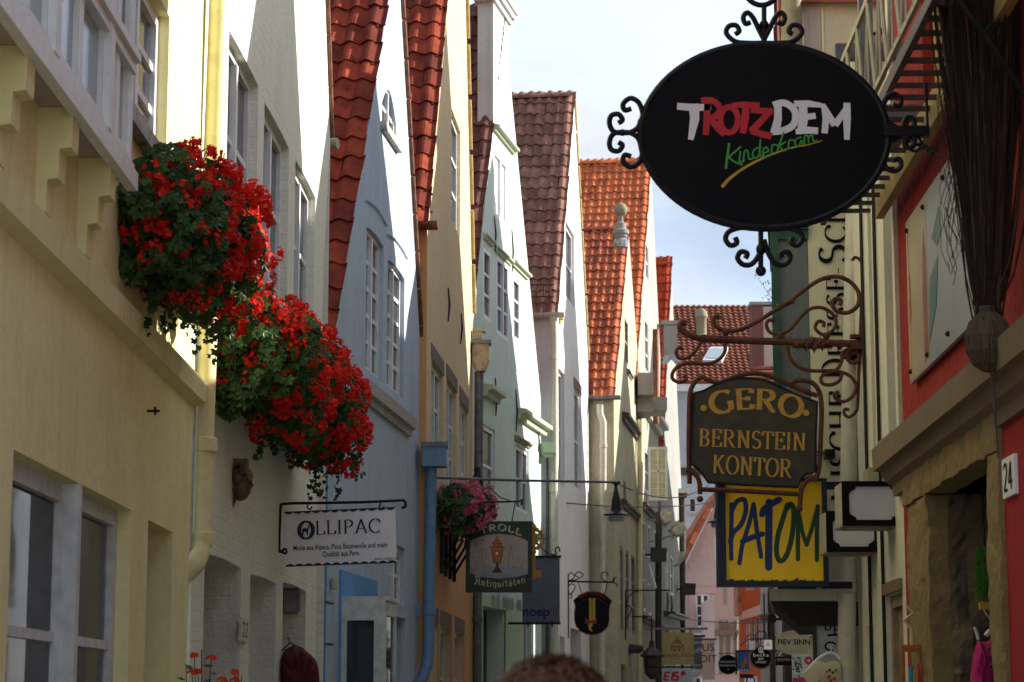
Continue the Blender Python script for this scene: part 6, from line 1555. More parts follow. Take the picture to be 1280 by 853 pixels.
sans('AL', c[0]+.06, c[1]-.02, .14, -.016, M['signblack'], t); MB().tube([(c[0]+.19*math.cos(k*.35), -.01, c[1]+.19*math.sin(k*.35)) for k in range(18)], .008, 5, closed=True).build('rim', M['iron'], t)
MB().tube([(c[0], 0, c[1]+.18), (c[0], 0, c[1]+.35), (c[0]-.6, 0, c[1]+.35)], .012, 5).build('arm', M['iron'], t)
S = SignPlane(50); t = sign('pale_banner', 'tall pale pink banner with thin dark capitals in two lines', 'banner', S)
a, b = S(877.5, 850), S(893, 800); MB().box(a[0], b[0], -.01, .01, a[1], b[1]).build('cloth', M['pink2'], t)
w_ = b[0]-a[0]; h_ = b[1]-a[1]; sans('US', a[0]+w_*.5, a[1]+h_*.80, .235, -.012, M['signblack'], t); sans('DIT', a[0]+w_*.52, a[1]+h_*.52, .235, -.012, M['signblack'], t)
MB().box(a[0]-.02, b[0]+.05, -.015, .015, b[1], b[1]+.03).build('rod', M['iron'], t)
# ---- row over the far street: black disc, blue bird sign, dark crest sign
S = SignPlane(44); t = sign('black_disc_sign', 'flat black round sign with two lines of small white capitals', 'sign', S)
c = S(910, 831); r_ = 12/FPX*44
MB().prism([(c[0]+r_*math.cos(k*.21), c[1]+r_*math.sin(k*.21)) for k in range(30)], -.015, .015).build('board', M['signblack'], t)
sans('SCHNOOR', c[0], c[1]+.05, .06, -.016, M['ltwhite'], t); sans('GOLDSCHMIED', c[0], c[1]-.02, .055, -.016, M['ltwhite'], t); sans('am', c[0], c[1]-.09, .04, -.016, M['ltwhite'], t)
MB().tube([(c[0]-.2, 0, c[1]+r_+.02), (c[0]+.5, 0, c[1]+r_+.04)], .008, 5).build('arm', M['iron'], t)
S = SignPlane(41); t = sign('blue_bird_sign', 'small bright blue rectangular sign with brown seated bird', 'sign', S)
a, b = S(922, 839), S(936, 815); w_, h_ = b[0]-a[0], b[1]-a[1]; MB().box(a[0], b[0], -.015, .015, a[1], b[1]).build('board', M['bluesign'], t)
B = MB(); B.flat([(a[0]+w_*x, a[1]+h_*z) for x, z in ((.2,.2),(.6,.15),(.85,.4),(.75,.6),(.8,.8),(.62,.75),(.5,.5),(.3,.4))], -.016); B.build('painted_bird', M['birdbrown'], t)
B = MB()
for k in range(4): B.flat([(a[0]+w_*(.05+.24*k), a[1]+h_*.02), (a[0]+w_*(.2+.24*k), a[1]+h_*.02), (a[0]+w_*(.12+.24*k), a[1]+h_*.12)], -.016)
B.build('painted_border', M['ltwhite'], t); MB().box(a[0]-.03, b[0]+.2, -.02, .02, b[1], b[1]+.03).box(a[0]-.03, a[0]-.005, -.02, .02, a[1]-.06, b[1]).build('bracket', M['iron'], t)
MB().box(S(925,850)[0], S(942,850)[0], -.02, .02, S(925,848)[1], S(925,843)[1]).build('lower_plate', M['noepblue'], t)
S = SignPlane(36); t = sign('crest_sign', 'dark round crest sign with gold wreath, white gothic name and scroll bracket', 'sign', S)
c = S(951, 822); r_ = 13.5/FPX*36
pts = [(c[0]+r_*math.cos(k*.21)*(1 if math.sin(k*.21) < .6 else .85), c[1]+r_*math.sin(k*.21)) for k in range(30)]
MB().prism(pts, -.02, .02).build('board', M['signblack'], t)
MB().tube([(p[0], -.015, p[1]) for p in pts], .013, 6, closed=True).build('wreath', simple('olive_gold_wreath', (.18,.12,.02), .6, scale=40, col2=(.05,.03,.01)), t)
B = MB(); cu = lambda x, z: (c[0]+r_*x, c[1]+r_*z)
B.stroke([cu(-.15,.45), cu(-.18,.8), cu(0,.95), cu(.18,.8), cu(.15,.45), cu(-.15,.45)], .016, -.0205, caps=False); B.stroke([cu(0,.4),cu(0,.95)], .016, -.0205, caps=False); B.build('crest', M['signwhite'], t)
B = MB()
for s_, z_, hw in (("becks", .08, .72), ("am", -.22, .25), ("schnoor", -.52, .5)): write(B, s_, line_fn(s_, cu(-hw,z_)[0], cu(0,z_)[1], cu(hw,z_)[0], cu(0,z_)[1], r_*.34), -.0205, thick=.13, thin=.06, nib=R(-40), serif=0)
B.build('lettering', M['ltwhite'], t)
I = MB(); I.tube([(c[0], 0, c[1]+r_), (c[0], 0, c[1]+r_+.14)], .008, 5); 
for pts in ([(931,800),(936,794),(944,795),(946,802),(941,803)], [(971,800),(966,794),(958,795),(956,802),(961,803)], [(925,808),(935,800),(951,798),(967,800),(975,812),(970,820)], [(944,795),(948,790),(956,790),(958,795)], [(918,790),(921,797),(916,800)], [(972,806),(980,812),(974,822),(970,816)]): I.tube(S.P3(smooth(pts, 4)), .008, 5)
I.build('bracket', M['iron'], t)
B = MB(); a, b = S(960, 832), S(969, 812)
for k in range(3): z = b[1]-(b[1]-a[1])*k/2.4; B.flat([(b[0], z), (b[0], z-.05), (b[0]+.07, z-.025)], -.01)
B.build('bunting', M['bowred'], t)
S = SignPlane(34); t = sign('small_poster', 'small white notices with red letters hanging above the crest sign', 'sign', S)
a, b = S(936, 812), S(943.5, 802); MB().box(a[0], b[0], -.01, .01, a[1], b[1]).build('notice', M['eisface'], t); sans('SALE', (a[0]+b[0])/2, (a[1]+b[1])/2, .04, -.011, M['ltred'], t)
a, b = S(955, 812), S(965, 800); MB().box(a[0], b[0], -.01, .01, a[1], b[1]).build('notice', M['ltwhite'], t); sans('A', (a[0]+b[0])/2, (a[1]+b[1])/2, .10, -.011, M['ltred'], t)
MB().box(S(936,802)[0], b[0], -.005, .005, b[1], b[1]+.012).build('rod', M['iron'], t)
# ---- cream oval, dark board, pink bird sign
S = SignPlane(19); t = sign('cream_oval_sign', 'cream oval sign with dark capitals hanging on a chain below the jetty', 'sign', S)
c = S(992, 803.5); rx_, rz2 = 22.5/FPX*19, 15/FPX*19
el = [(c[0]+rx_*math.cos(k*.1571), c[1]+rz2*math.sin(k*.1571)) for k in range(40)]
MB().prism(el, -.015, .015).build('board', M['ovalcream'], t)
sans('FIEV SINN', c[0], c[1]+.003, .062, -.0165, M['signblack'], t, bold=.001, sx=1.02)
for i, ch in enumerate('GESCHENKE'): x = -.6+i*.15; sans(ch, c[0]+rx_*x, c[1]+rz2*(.78-.35*x*x), .018, -.0165, M['brownlt'], t)
for i, ch in enumerate('SCHNOOR'): x = -.45+i*.15; sans(ch, c[0]+rx_*x, c[1]-rz2*(.74-.35*x*x), .018, -.0165, M['brownlt'], t)
I = MB(); p = S(1000, 790)
for k in range(6): I.ball((p[0]-.0, 0, p[1]+.0+k*.022), .010, 6, (.7,.7,1.2))
q = S(962, 774); q2_ = S(1017, 774); I.tube([(q[0],0,q[1]), (q2_[0],0,q2_[1])], .012, 6); I.box(q[0]-.01, q[0]+.05, -.03, .03, q[1]-.03, q[1]+.03); I.tube([(q2_[0],0,q2_[1]),(q2_[0]+.2,0,q2_[1])], .012, 6); I.build('hanger', M['iron'], t)
S = SignPlane(20.5); t = sign('dark_board', 'dark strip board with pale capitals just below the cream oval', 'sign', S)
a, b = S(970, 832), S(1004, 821); MB().box(a[0], b[0], -.02, .02, a[1], b[1]).build('board', M['signblack'], t); sans('BREMEN SHOP', (a[0]+b[0])/2, (a[1]+b[1])/2+.01, .036, -.021, M['cream_lt'], t)
MB().box(b[0], b[0]+.5, -.01, .01, b[1]-.04, b[1]-.02).build('arm', M['iron'], t)
S = SignPlane(18); t = sign('pink_bird_sign', 'white and magenta sign with a bird in a circle by the hanging t-shirt', 'sign', S)
a, b = S(991, 870), S(1015, 818); MB().box(a[0], b[0], -.02, .02, a[1], b[1]).build('board', M['greypaint'], t)
h_ = b[1]-a[1]; B = MB(); c = S(1010, 826); B.flat([(c[0]+.033*math.cos(k*.42), c[1]+.033*math.sin(k*.42)) for k in range(15)], -.0205); B.flat([(a[0], a[1]), (b[0], a[1]), (b[0], S(1000,845)[1]), (a[0], S(1000,848)[1])], -.0205); B.build('printed_field', M['pinksign'], t)
B = MB(); B.flat([(c[0]+p, c[1]+q) for p, q in ((-.024,.006),(-.005,.004),(.012,.016),(.006,.0),(.02,-.01),(.002,-.012),(-.008,-.002))], -.0212); B.build('printed_bird', M['ltwhite'], t)
B = MB()
for k in range(26): p = S(992+random.uniform(-1,10), 822+random.uniform(0,24)); B.flat([(p[0]+.008*math.cos(q*1.256+k), p[1]+.008*math.sin(q*1.256+k)) for q in range(5)], -.0206)
B.build('printed_blossom', M['leaf'], t)
B = MB()
for k in range(9): p = S(992+random.uniform(-1,10), 822+random.uniform(0,24)); B.flat([(p[0]+.006*math.cos(q*1.256+k), p[1]+.006*math.sin(q*1.256+k)) for q in range(5)], -.022)
B.build('printed_blossom', M['pinksign'], t)
# ---- bp shop board letters
B = MB(); p = K.hit(1032, 787)
for ch, x, s_ in (('b', 1032, 1), ('p', 1043, 1)):
    c = K.hit(x, 788); write(B, ch, lambda u, v, c=c: (c[0]+u*.085, c[1]+v*.078), .056, thick=.10, thin=.035, serif=0)
c = K.hit(1040, 805); B.stroke([(c[0]+.03*math.cos(R(q))-.0, c[1]-.012+.022*math.sin(R(q))) for q in range(30, 300, 20)], .009, .056); B.stroke([K.hit(1036,794), K.hit(1050,793)], .012, .056, caps=False)
B.build('lettering', M['signblack'], LH)
# gothic lettering on the mint shop front
B = MB(); p, q = h5(612, 758), h5(650, 764)
s_ = 'mit zorn im'.replace('z', 'n'); write(B, s_, line_fn(s_, p[0], p[1], q[0], q[1], .27), -.024, thick=.11, thin=.05, nib=R(-40), serif=0); B.build('lettering', M['pipegrey'], H5)

# ================================================================= PLANTS
random.seed(11)
def floret_cluster(name, mat, r=.05, n=16, petal=.013, seed=0, flat=.7):
    rn = random.Random(seed); mb = MB()
    for i in range(n):
        th = rn.uniform(0, 6.28); ph = math.acos(rn.uniform(-.25, 1)); d = Vector((math.sin(ph)*math.cos(th), math.sin(ph)*math.sin(th), math.cos(ph)*flat))
        c = d*r*rn.uniform(.6, 1.05); nrm = (d + Vector((rn.uniform(-.4,.4), rn.uniform(-.4,.4), rn.uniform(-.4,.4)))).normalized()
        a = nrm.orthogonal().normalized(); b = nrm.cross(a); off = rn.uniform(0, 6.28)
        for k in range(5):
            t = off + k*1.2566; u = a*math.cos(t)+b*math.sin(t); w = nrm.cross(u)
            s = petal*rn.uniform(.85, 1.25)
            mb.face([c, c+u*s*.6+w*s*.5+nrm*s*.1, c+u*s*1.3+w*s*.25+nrm*s*.25, c+u*s*1.3-w*s*.25+nrm*s*.2, c+u*s*.6-w*s*.5+nrm*s*.1])
    return mb.mesh(name, mat)
def leaf_at(mb, c, nrm, up, s, lobes=5):
    a = (up - nrm*up.dot(nrm))
    if a.length < 1e-3: a = nrm.orthogonal()
    a.normalize(); b = nrm.cross(a); pts = []
    for k in range(lobes*2):
        t = -2.5 + 5.0*k/(lobes*2-1); rr = s*(1.0 if k % 2 else .68); pts.append(c + (a*math.cos(t)+b*math.sin(t))*rr + nrm*(-.25*s if k % 2 else 0))
    i0 = mb.vert(c - a*s*.25); ids = [mb.vert(p) for p in pts]
    for i in range(len(ids)-1): mb.f.append([i0, ids[i], ids[i+1]])
CL = [floret_cluster('flower_cluster', M['petal'], r=.050, n=20, petal=.0095, seed=i) for i in range(5)]
def geranium(name, label, A, Bp, rad, nleaf, nfl, droop, seed, side=Vector((1,0,0)), box_back=.12, leaf_s=.029, clusters=None, green='leaf', boxmat='terracotta', fl_front=.15):
    rn = random.Random(seed); A, Bp = Vector(A), Vector(Bp); t = thing(name, label, 'flower box', loc=(A+Bp)/2, group='geranium boxes on the house fronts')
    O = (A+Bp)/2; ax = (Bp-A).normalized(); L_ = (Bp-A).length
    def surf(v, ph):   # point on lumpy hull
        e = min(1, (1-abs(2*v-1))*3.2 + .35)**.5
        lump = 1 + .17*math.sin(v*9+ph*2+seed) + .13*math.sin(v*21-ph*3)
        r = rad*e*lump
        d = side*math.cos(ph) + Vector((0,0,1))*math.sin(ph)
        p = A + ax*(v*L_) + d*r
        if math.sin(ph) < 0: p.z += droop*math.sin(ph)*e*(.6+.4*math.sin(v*7+seed))
        return p, (d + ax*(.9*(2*v-1)**3)).normalized()
    mb = MB()
    for i in range(nleaf):
        v = rn.uniform(-.04, 1.04); ph = rn.uniform(-math.pi, math.pi)
        if v < .1 or v > .9 or True:
            p, nn = surf(min(1,max(0,v)), ph); depth = rn.random()**2.0
            c = A + ax*(v*L_); p = c + (p-c)*(1-.5*depth) + Vector((rn.gauss(0,.015), rn.gauss(0,.02), rn.gauss(0,.015)))
            if p.x - O.x < -box_back*2.2 and side.x > 0: continue
            nn2 = (nn + Vector((rn.gauss(0,.45), rn.gauss(0,.45)-.25, rn.gauss(0,.4)+.3))).normalized()
            leaf_at(mb, p-O, nn2, Vector((rn.gauss(0,1), rn.gauss(0,1), rn.gauss(0,1)-1)), leaf_s*rn.uniform(.7, 1.5))
    for i in range(int(nleaf*.16)):
        a_, r_ = rn.uniform(0, 6.28), rad*math.sqrt(rn.random())*.95
        r_ *= 1+.16*math.sin(a_*3+seed)+.1*math.sin(a_*5); p = A - O + ax*(-.12*(1-(r_/rad)**2)*(1+.6*math.sin(a_*2+r_*20)) + rn.gauss(0,.03)) + Vector((r_*math.cos(a_), 0, r_*math.sin(a_)*(1.0 if math.sin(a_) > 0 else 1+droop/rad)))
        leaf_at(mb, p, Vector((rn.gauss(0,.4), -1, rn.gauss(0,.4)+.4)).normalized(), Vector((rn.gauss(0,1), 0, -1)), leaf_s*rn.uniform(.8,1.5))
    for i in range(int(nfl*.16)):
        a_, r_ = rn.uniform(0, 6.28), rad*math.sqrt(rn.random())*.95
        p = A - O + ax*(-.10*(1-(r_/rad)**2)-.03) + Vector((r_*math.cos(a_), 0, r_*math.sin(a_)))
        q = Vector((rn.gauss(0,.3),-1,.3)).normalized().to_track_quat('Z','Y').to_matrix().to_4x4() @ Matrix.Scale(rn.uniform(.7,1.1), 4); q.translation = p; linked('flower_cluster', rn.choice(clusters or CL), t, mat=q)
    # trailing stems
    for i in range(26):
        v = rn.uniform(.05, .95); p, nn = surf(v, rn.uniform(-2.2, -.6)); q = p - O; 
        ln = rn.uniform(.06, .22)
        for k in range(int(ln/.022)):
            q = q + Vector((rn.gauss(0,.008), rn.gauss(0,.010), -.022))
            leaf_at(mb, q+Vector((rn.gauss(0,.016), rn.gauss(0,.02), 0)), Vector((rn.gauss(0,1), -1+rn.gauss(0,.5), rn.gauss(0,.4))).normalized(), Vector((0,0,-1)), leaf_s*rn.uniform(.5,1.0))
    tag(mb.build('foliage', M[green], t), kind='stuff')
    cm = clusters or CL
    for i in range(nfl):
        v = rn.uniform(.02, 1.0)
        if rn.random() > fl_front: ph = rn.uniform(-1.25, 1.5)          # street side and top
        else: ph = rn.uniform(-2.9, 2.9)
        p, nn = surf(v, ph); p = p + nn*rn.uniform(.0, .05) - O
        q = nn.to_track_quat('Z', 'Y').to_matrix().to_4x4() @ Matrix.Rotation(rn.uniform(0,6.28), 4, 'Z') @ Matrix.Scale(rn.uniform(.7,1.15), 4)
        q.translation = p; linked('flower_cluster', rn.choice(cm), t, mat=q)
    st = MB()
    for i in range(50):
        v = rn.uniform(.05,.95); p, nn = surf(v, rn.uniform(-2.8, 2.2)); c = A + ax*(v*L_)
        st.tube([(c-O), (c-O).lerp(p-O, .6)+Vector((0,0,.02)), p-O+nn*.03], .0022, 4, cap=False)
    tag(st.build('stems', M['leaflight'], t), kind='stuff')
    bx = MB(); u = ax; w = Vector((0,0,1)); sd = side
    def bp(l, s_, z): return (A + ax*l + sd*s_ + Vector((0,0,z)) - O)
    c8 = [bp(l, s_, z) for z in (-.10, .06) for l, s_ in ((.2,-.07),(L_-.08,-.07),(L_-.08,.05),(.2,.05))]
    b0 = len(bx.v); bx.v += [tuple(p) for p in c8]; bx.f += [[b0+i for i in q] for q in ((0,3,2,1),(4,5,6,7),(0,1,5,4),(1,2,6,5),(2,3,7,6),(3,0,4,7))]
    bx.build('planter', M[boxmat], t)
    br = MB()
    for f in (.15, .85): br.tube([bp(L_*f, .07, -.10), bp(L_*f, -.20, -.10), bp(L_*f, -.20, -.28), bp(L_*f, .05, -.11)], .008, 5)
    br.build('bracket', M['iron'], t)
    return t
geranium('geranium_box', 'nearest big cascade of scarlet geraniums above the yellow wall string course', (-1.42, 8.95, 3.70), (-1.42, 10.55, 3.82), .25, 3000, 190, .07, 3, fl_front=.28)
geranium('geranium_box', 'second big cascade of scarlet geraniums hanging over the llama sign', (-1.36, 11.75, 3.62), (-1.27, 15.1, 3.62), .285, 4600, 290, .10, 8, fl_front=.25)
PK = [floret_cluster('flower_cluster', M['petalpink'], r=.055, n=18, petal=.013, seed=20+i) for i in range(3)]
geranium('geranium_box', 'small pink geranium box in a green planter on the ochre house', tuple(P(563, 630, 22.6)), tuple(P(599, 636, 24.6)), .19, 1500, 80, .10, 5, clusters=PK, boxmat='planter_green', leaf_s=.03, fl_front=.4)
# dark iron shelf brackets under the pink planter
t = thing('planter_bracket', 'dark iron brackets under the pink geranium planter', 'bracket', loc=P(552, 690, 22.8))
B = MB()
for k in range(4):
    y0 = k*.5; B.box(-.02+.03*k, .02+.03*k, y0, y0+.04, -.22, .30); B.tube([(.03*k, y0+.02, -.15), (.16+.03*k, y0+.02, .12), (.18+.03*k, y0+.02, .28)], .015, 5)
B.build('bracket', M['iron'], t)
# lantana stems near the camera, bottom left
def lantana(label, base, tips, seed):
    rn = random.Random(seed); base = Vector(base); t = thing('orange_flower_plant', label, 'flowering plant', loc=base, group='orange flowers in front of the yellow wall')
    st, lf = MB(), MB(); cms = [floret_cluster('flower_cluster', M['petalorange'], r=.018, n=16, petal=.006, seed=40+i, flat=.6) for i in range(2)]
    for tp_, hasf in tips:
        p = Vector(tp_)-base; mid = p*.55 + Vector((rn.gauss(0,.01), 0, 0)); st.tube([(0,0,0), mid, p], [.005,.003,.002], 5)
        for k in range(9):
            f = .45+.55*k/9; c = Vector((0,0,0)).lerp(mid, f*2) if f < .5 else mid.lerp(p, f*2-1)
            d = Vector((rn.choice((-1,1))*rn.uniform(.5,1), rn.uniform(-.5,.5), rn.uniform(-.1,.5))).normalized(); n = Vector((rn.gauss(0,.3), -.6, .8)).normalized(); w = d.cross(n).normalized(); l = rn.uniform(.03,.055)
            lf.face([c, c+d*l*.5+w*l*.22, c+d*l, c+d*l*.5-w*l*.22])
        if hasf: linked('flower_cluster', rn.choice(cms), t, loc=p)
    st.build('stems', M['leaflight'], t); lf.build('leaves', M['leaflight'], t)
YL_ = 8.6
pt = lambda px, py, Y=YL_: tuple(P(px, py, Y))
bx_ = P(247, 1180, YL_); lantana('left sprig of small orange flowers in front of the yellow wall corner', bx_, [(pt(243,820),1),(pt(264,823),1),(pt(240,841),1),(pt(248,840),1),(pt(252,812),0),(pt(236,852),0),(pt(262,846),0),(pt(233,832),0)], 1)
bx_ = P(288, 1180, YL_); lantana('right sprig of small orange flowers by the cream doorway', bx_, [(pt(294,841),1),(pt(293,851),1),(pt(277,850),1),(pt(302,846),0),(pt(284,850),0),(pt(298,838),0)], 2)
lit = (1170, 590)

# ================================================================= PIPES
pipe('downpipe', 'cream painted downpipe between the yellow and cream houses, elbowed at its foot', [P(276, -60, 11.16), P(274, 0, 11.16), P(266, 220, 11.16), P(258, 450, 11.16), P(253, 600, 11.16), P(251, 672, 11.16), P(250, 690, 11.14), P(245, 704, 11.10), P(235, 714, 11.08), P(224, 719, 11.08)],
     .0515, 'pipecream', collars=[P(257, 556, 11.16), P(251, 674, 11.16)])
t = thing('cable', 'thin grey cable clipped along the left side of the cream elbowed downpipe', 'cable', loc=P(238, 690, 11.1))
b_ = Vector(t.location); MB().tube([P(244,478,11.1)-b_, P(241,560,11.1)-b_, P(238,660,11.1)-b_, P(237,688,11.1)-b_, P(231,698,11.1)-b_], .011, 6).build('cable', M['sillpaint'], t, smooth=True)
pipe('downpipe', 'blue painted downpipe with square hopper between blue and ochre houses', [P(539, 578, 22.0), P(537, 700, 22.0), P(535.5, 815, 22.0), P(534, 832, 21.95), P(528, 848, 21.9), P(520, 858, 21.9)], .057, 'pipeblue', collars=[P(536.5, 764, 22.0)])
a, b = P(528, 584, 21.95), P(559, 554, 21.95)
t = thing('rainwater_hopper', 'blue box hopper on top of the blue downpipe', 'hopper', loc=a, group='rainwater hoppers')
w_, h_ = b.x-a.x, b.z-a.z; MB().box(0, w_, -.1, .12, .0, h_*.8).build('box', M['pipeblue'], t); MB().box(-.01, w_+.01, -.115, .13, h_*.8, h_).build('rim', M['pipegrey'], t)
pipe('downpipe', 'dark zinc downpipe with tapered hopper between ochre and mint houses', [P(599, 465, 27.2), P(598, 600, 27.2), P(597, 700, 27.2), P(596.5, 900, 27.2)], .055, 'pipegrey', collars=[P(597, 775, 27.2)])
c = P(602, 465, 27.2); t = thing('rainwater_hopper', 'tapered grey stone coloured hopper on the mint house corner', 'hopper', loc=c, group='rainwater hoppers')
B = MB(); B.prism([(-.06,0),(.04,0),(.09,.12),(.09,.34),(-.11,.34),(-.11,.12)], -.1, .12); B.build('box', M['boxunder'], t); MB().box(-.13, .12, -.13, .15, .34, .38).build('rim', M['pipegrey'], t)
t = thing('rainwater_hopper', 'small olive bracket box above the grey hopper', 'hopper', loc=P(597, 425, 27.2), group='rainwater hoppers'); MB().box(-.05,.06,-.05,.1,0,.10).box(-.06,.10,-.06,.1,.10,.13).build('box', M['olive'], t)
pipe('downpipe', 'off-white downpipe on the grey side wall of the white house', [P(692, 396, 32.2), P(693, 420, 32.2), P(692.5, 600, 32.2), P(692, 690, 32.2), P(691.5, 900, 32.2)], .055, 'pipewhite', collars=[P(692.5, 447, 32.2), P(692, 612, 32.2)])
pipe('downpipe', 'thin grey pipe close left of the off-white downpipe', [P(684.5, 560, 32.25), P(684, 720, 32.25), P(684, 900, 32.25)], .022, 'pipegrey')
a, b = P(678, 571, 31.9), P(693, 553, 31.9); t = thing('junction_box', 'small pale green box on the white house side wall', 'box', loc=a); MB().box(0,b.x-a.x,-.05,.2,0,b.z-a.z).build('box', M['mintlow'], t); MB().box(-.02,b.x-a.x+.02,-.07,.2,0.02,.05).build('lip', M['olive'], t)
pipe('downpipe', 'zinc and yellow downpipe with an offset on the stone house side wall', [P(750, 506, 36.4), P(750, 517, 36.4), P(754, 528, 36.4), P(754, 560, 36.4), P(753.5, 700, 36.4), P(752, 900, 36.4)], .055, 'pipewhite', collars=[P(754, 557, 36.4)])
pipe('downpipe', 'red downpipe under the orange roof', [P(819.5, 412, 43.5), P(820, 450, 43.5), P(820, 530, 43.5)], .06, 'copper')
pipe('downpipe', 'very dark downpipe running past the mustard sign', [P(823.5, 640, 41.9), P(823, 760, 41.9), P(823, 900, 41.9)], .06, 'pipedark')
pipe('downpipe', 'dark pipe at the corner of the narrow white house', [P(853, 618, 49), P(853, 760, 49), P(853, 900, 49)], .07, 'pipedark')
pipe('downpipe', 'yellow stained pipe on the grey gabled house', [P(800.5, 525, 40.7), P(800, 640, 40.7), P(799, 800, 40.7), P(799, 900, 40.7)], .05, 'pipecream')
t = thing('gutter_box', 'white gutter end box at the corner of the narrow white house', 'gutter', loc=P(848, 614, 49)); MB().box(-.18,.22,-.1,.3,-.05,.05).build('box', M['greypaint'], t); MB().box(-.12,.18,-.08,.3,-.14,-.052).build('bracket', M['copper'], t)

# ================================================================= SMALL THINGS
# bronze head mask
def face_head(t, sc, mat, hairmat=None):
    me = MB(); n, m = 28, 24; b = 0
    for i in range(m+1):
        ph = math.pi*i/m; z = math.cos(ph)
        for k in range(n):
            th = 2*math.pi*k/n; x, y = math.sin(ph)*math.cos(th), math.sin(ph)*math.sin(th)   # face towards +x
            r = 1.0; f = max(0, x)**2
            px_, py_, pz_ = x*.78, y*.62, z*1.0
            g = lambda c, w, v: math.exp(-((v-c)/w)**2)
            if x > 0:
                nose = .30*g(0,.10,y*.62)*g(-.12,.17,z)*f + .15*g(0,.09,y*.62)*g(.05,.2,z)*f
                brow = .06*g(.24,.08,z)*f; eye = -.09*(g(.2,.09,py_)+g(-.2,.09,py_))*g(.12,.09,z)*f
                lips = .10*g(0,.16,py_)*(g(-.42,.05,z)+g(-.53,.05,z))*f; chin = .10*g(0,.18,py_)*g(-.74,.12,z)*f
                px_ += nose+brow+eye+lips+chin
            if z < -.3: px_ -= .10*(-.3-z)*(1 if x < .3 else 0); py_ *= 1-.25*(-.3-z)
            me.v.append((px_*sc, py_*sc, pz_*sc*1.12))
    for i in range(m):
        for k in range(n): me.f.append([i*n+k, (i+1)*n+k, (i+1)*n+(k+1)%n, i*n+(k+1)%n])
    return me
hp = P(292, 606, 12.48)+Vector((.045,0,0)); t = thing('bronze_mask', 'dark bronze head sculpture with tied hair mounted on the cream wall', 'sculpture', loc=hp)
hm = face_head(t, .082, None); o = hm.build('face', M['bronze'], t, smooth=True); o.rotation_euler = (0, 0, R(-38))
B = MB(); B.ball((-.015,.01,.045), .078, 14, (1.0,.95,.85)); B.ball((-.055,.0,-.0), .05, 10, (.8,.9,1.3))
for k in range(9): a_ = -1.2+k*.3; B.tube([(-.02,.03,.10), (.03*math.cos(a_)-.01, .06*math.sin(a_)-.01, .105), (.055*math.cos(a_)-.02, .07*math.sin(a_)-.02, .05)], .010, 5)
B.build('hair', M['bronze'], t, smooth=True)
B = MB(); B.box(-.045, .03, -.02, .08, .098, .145); B.prism([(-.075,.0),(-.035,-.02),(-.03,-.09),(-.045,-.12),(-.05,-.17),(-.065,-.12),(-.08,-.06)], -.01, .03); B.box(-.08,-.05,-.02,.06,-.08,.10); B.build('mount', M['bronze'], t)
# number relief
a = P(302, 789, 13.0); t = thing('house_number', 'small worn relief plaque beside the cream doorway', 'plaque', F2); x_, z_ = F2.hit(302, 789); xa_, _ = F2.hit(297.5, 789); xb2, _ = F2.hit(306.5, 789)
MB().box(xa_, xb2, -.02, -.001, z_-.06, z_+.07).build('plate', M['h2reveal'], t); B = MB(); w_ = xb2-xa_; write(B, '22', line_fn('22', xa_+w_*.1, z_-.035, xb2-w_*.1, z_-.035, .08), -.0205, thick=.12, thin=.06, serif=0); B.build('number', M['brownlintel'], t)
# lantern in the niche
lp = P(364, 750, 15.6); t = thing('wall_lantern', 'small square grey wall lantern in the arched opening under the llama sign', 'lantern', loc=lp)
MB().box(-.045,.045,-.045,.045,-.08,.06).build('glass', M['lampglass'], t); B = MB(); B.box(-.055,.055,-.055,.055,.06,.085); B.box(-.05,.05,-.05,.05,-.10,-.08); B.prism([(-.055,.085),(.055,.085),(.02,.12),(-.02,.12)], -.05,.05)
for sx in (-1,1):
    for sy in (-1,1): B.box(sx*.05-.006, sx*.05+.006, sy*.05-.006, sy*.05+.006, -.08, .06)
B.build('frame', M['pipegrey'], t)
def garment(name, label, cat, Y, outline, th, mat, extra=None, group=None):
    S_ = SignPlane(Y); pts = [S_(*p) for p in outline]; cx = sum(p[0] for p in pts)/len(pts); cz = sum(p[1] for p in pts)/len(pts)
    t = thing(name, label, cat, loc=(cx, Y, cz), group=group); mb = MB(); n = len(pts); rings = []
    for s_, d in ((1, 0), (.93, .55), (.75, .85), (.45, 1.0)):
        for sg in (-1, 1):
            rings.append((s_, sg*d*th))
    order = [(1,0)] + [(s_, -d*th) for s_, d in ((.93,.55),(.75,.85),(.45,1.0))]
    for sg in (1, -1):
        base = []
        for s_, d in order:
            base.append([mb.vert(((p[0]-cx)*s_, sg*d + .25*th*math.sin(i*1.9+s_*5)*(s_<1), (p[1]-cz)*s_)) for i, p in enumerate(pts)])
        for a, b in zip(base[:-1], base[1:]):
            for i in range(n): mb.f.append([a[i], a[(i+1)%n], b[(i+1)%n], b[i]])
        mb.f.append(base[-1])
    mb.build('cloth', M[mat], t, smooth=True); return t, S_, cx, cz
t, S_, cx, cz = garment('hanging_jacket', 'dark red jacket on a hanger in front of the cream wall', 'jacket', 14.6, smooth([(368,806),(380,812),(392,822),(398,835),(400,870),(400,960),(352,960),(351,860),(351,825),(356,812)], 3), .09, 'maroon')
B = MB(); q = lambda px, py: (S_(px,py)[0]-cx, 0, S_(px,py)[1]-cz); B.tube([q(352,814), q(362,804), q(380,812)], .006, 5).tube([q(362,804), q(361,797), q(357,799)], .004, 5); B.build('hanger', M['iron'], t)
t, S_, cx, cz = garment('hanging_shirt', 'cream t-shirt with embroidered red and green motif on a white hanger', 't-shirt', 12.28, [(1023,825),(1032,829),(1043,826),(1051,829),(1054,850),(1054,900),(1024,900),(1023,852),(1009,856),(1002,842),(1012,833)], .03, 'tshirt')
q = lambda px, py, y=0: (S_(px,py)[0]-cx, y, S_(px,py)[1]-cz)
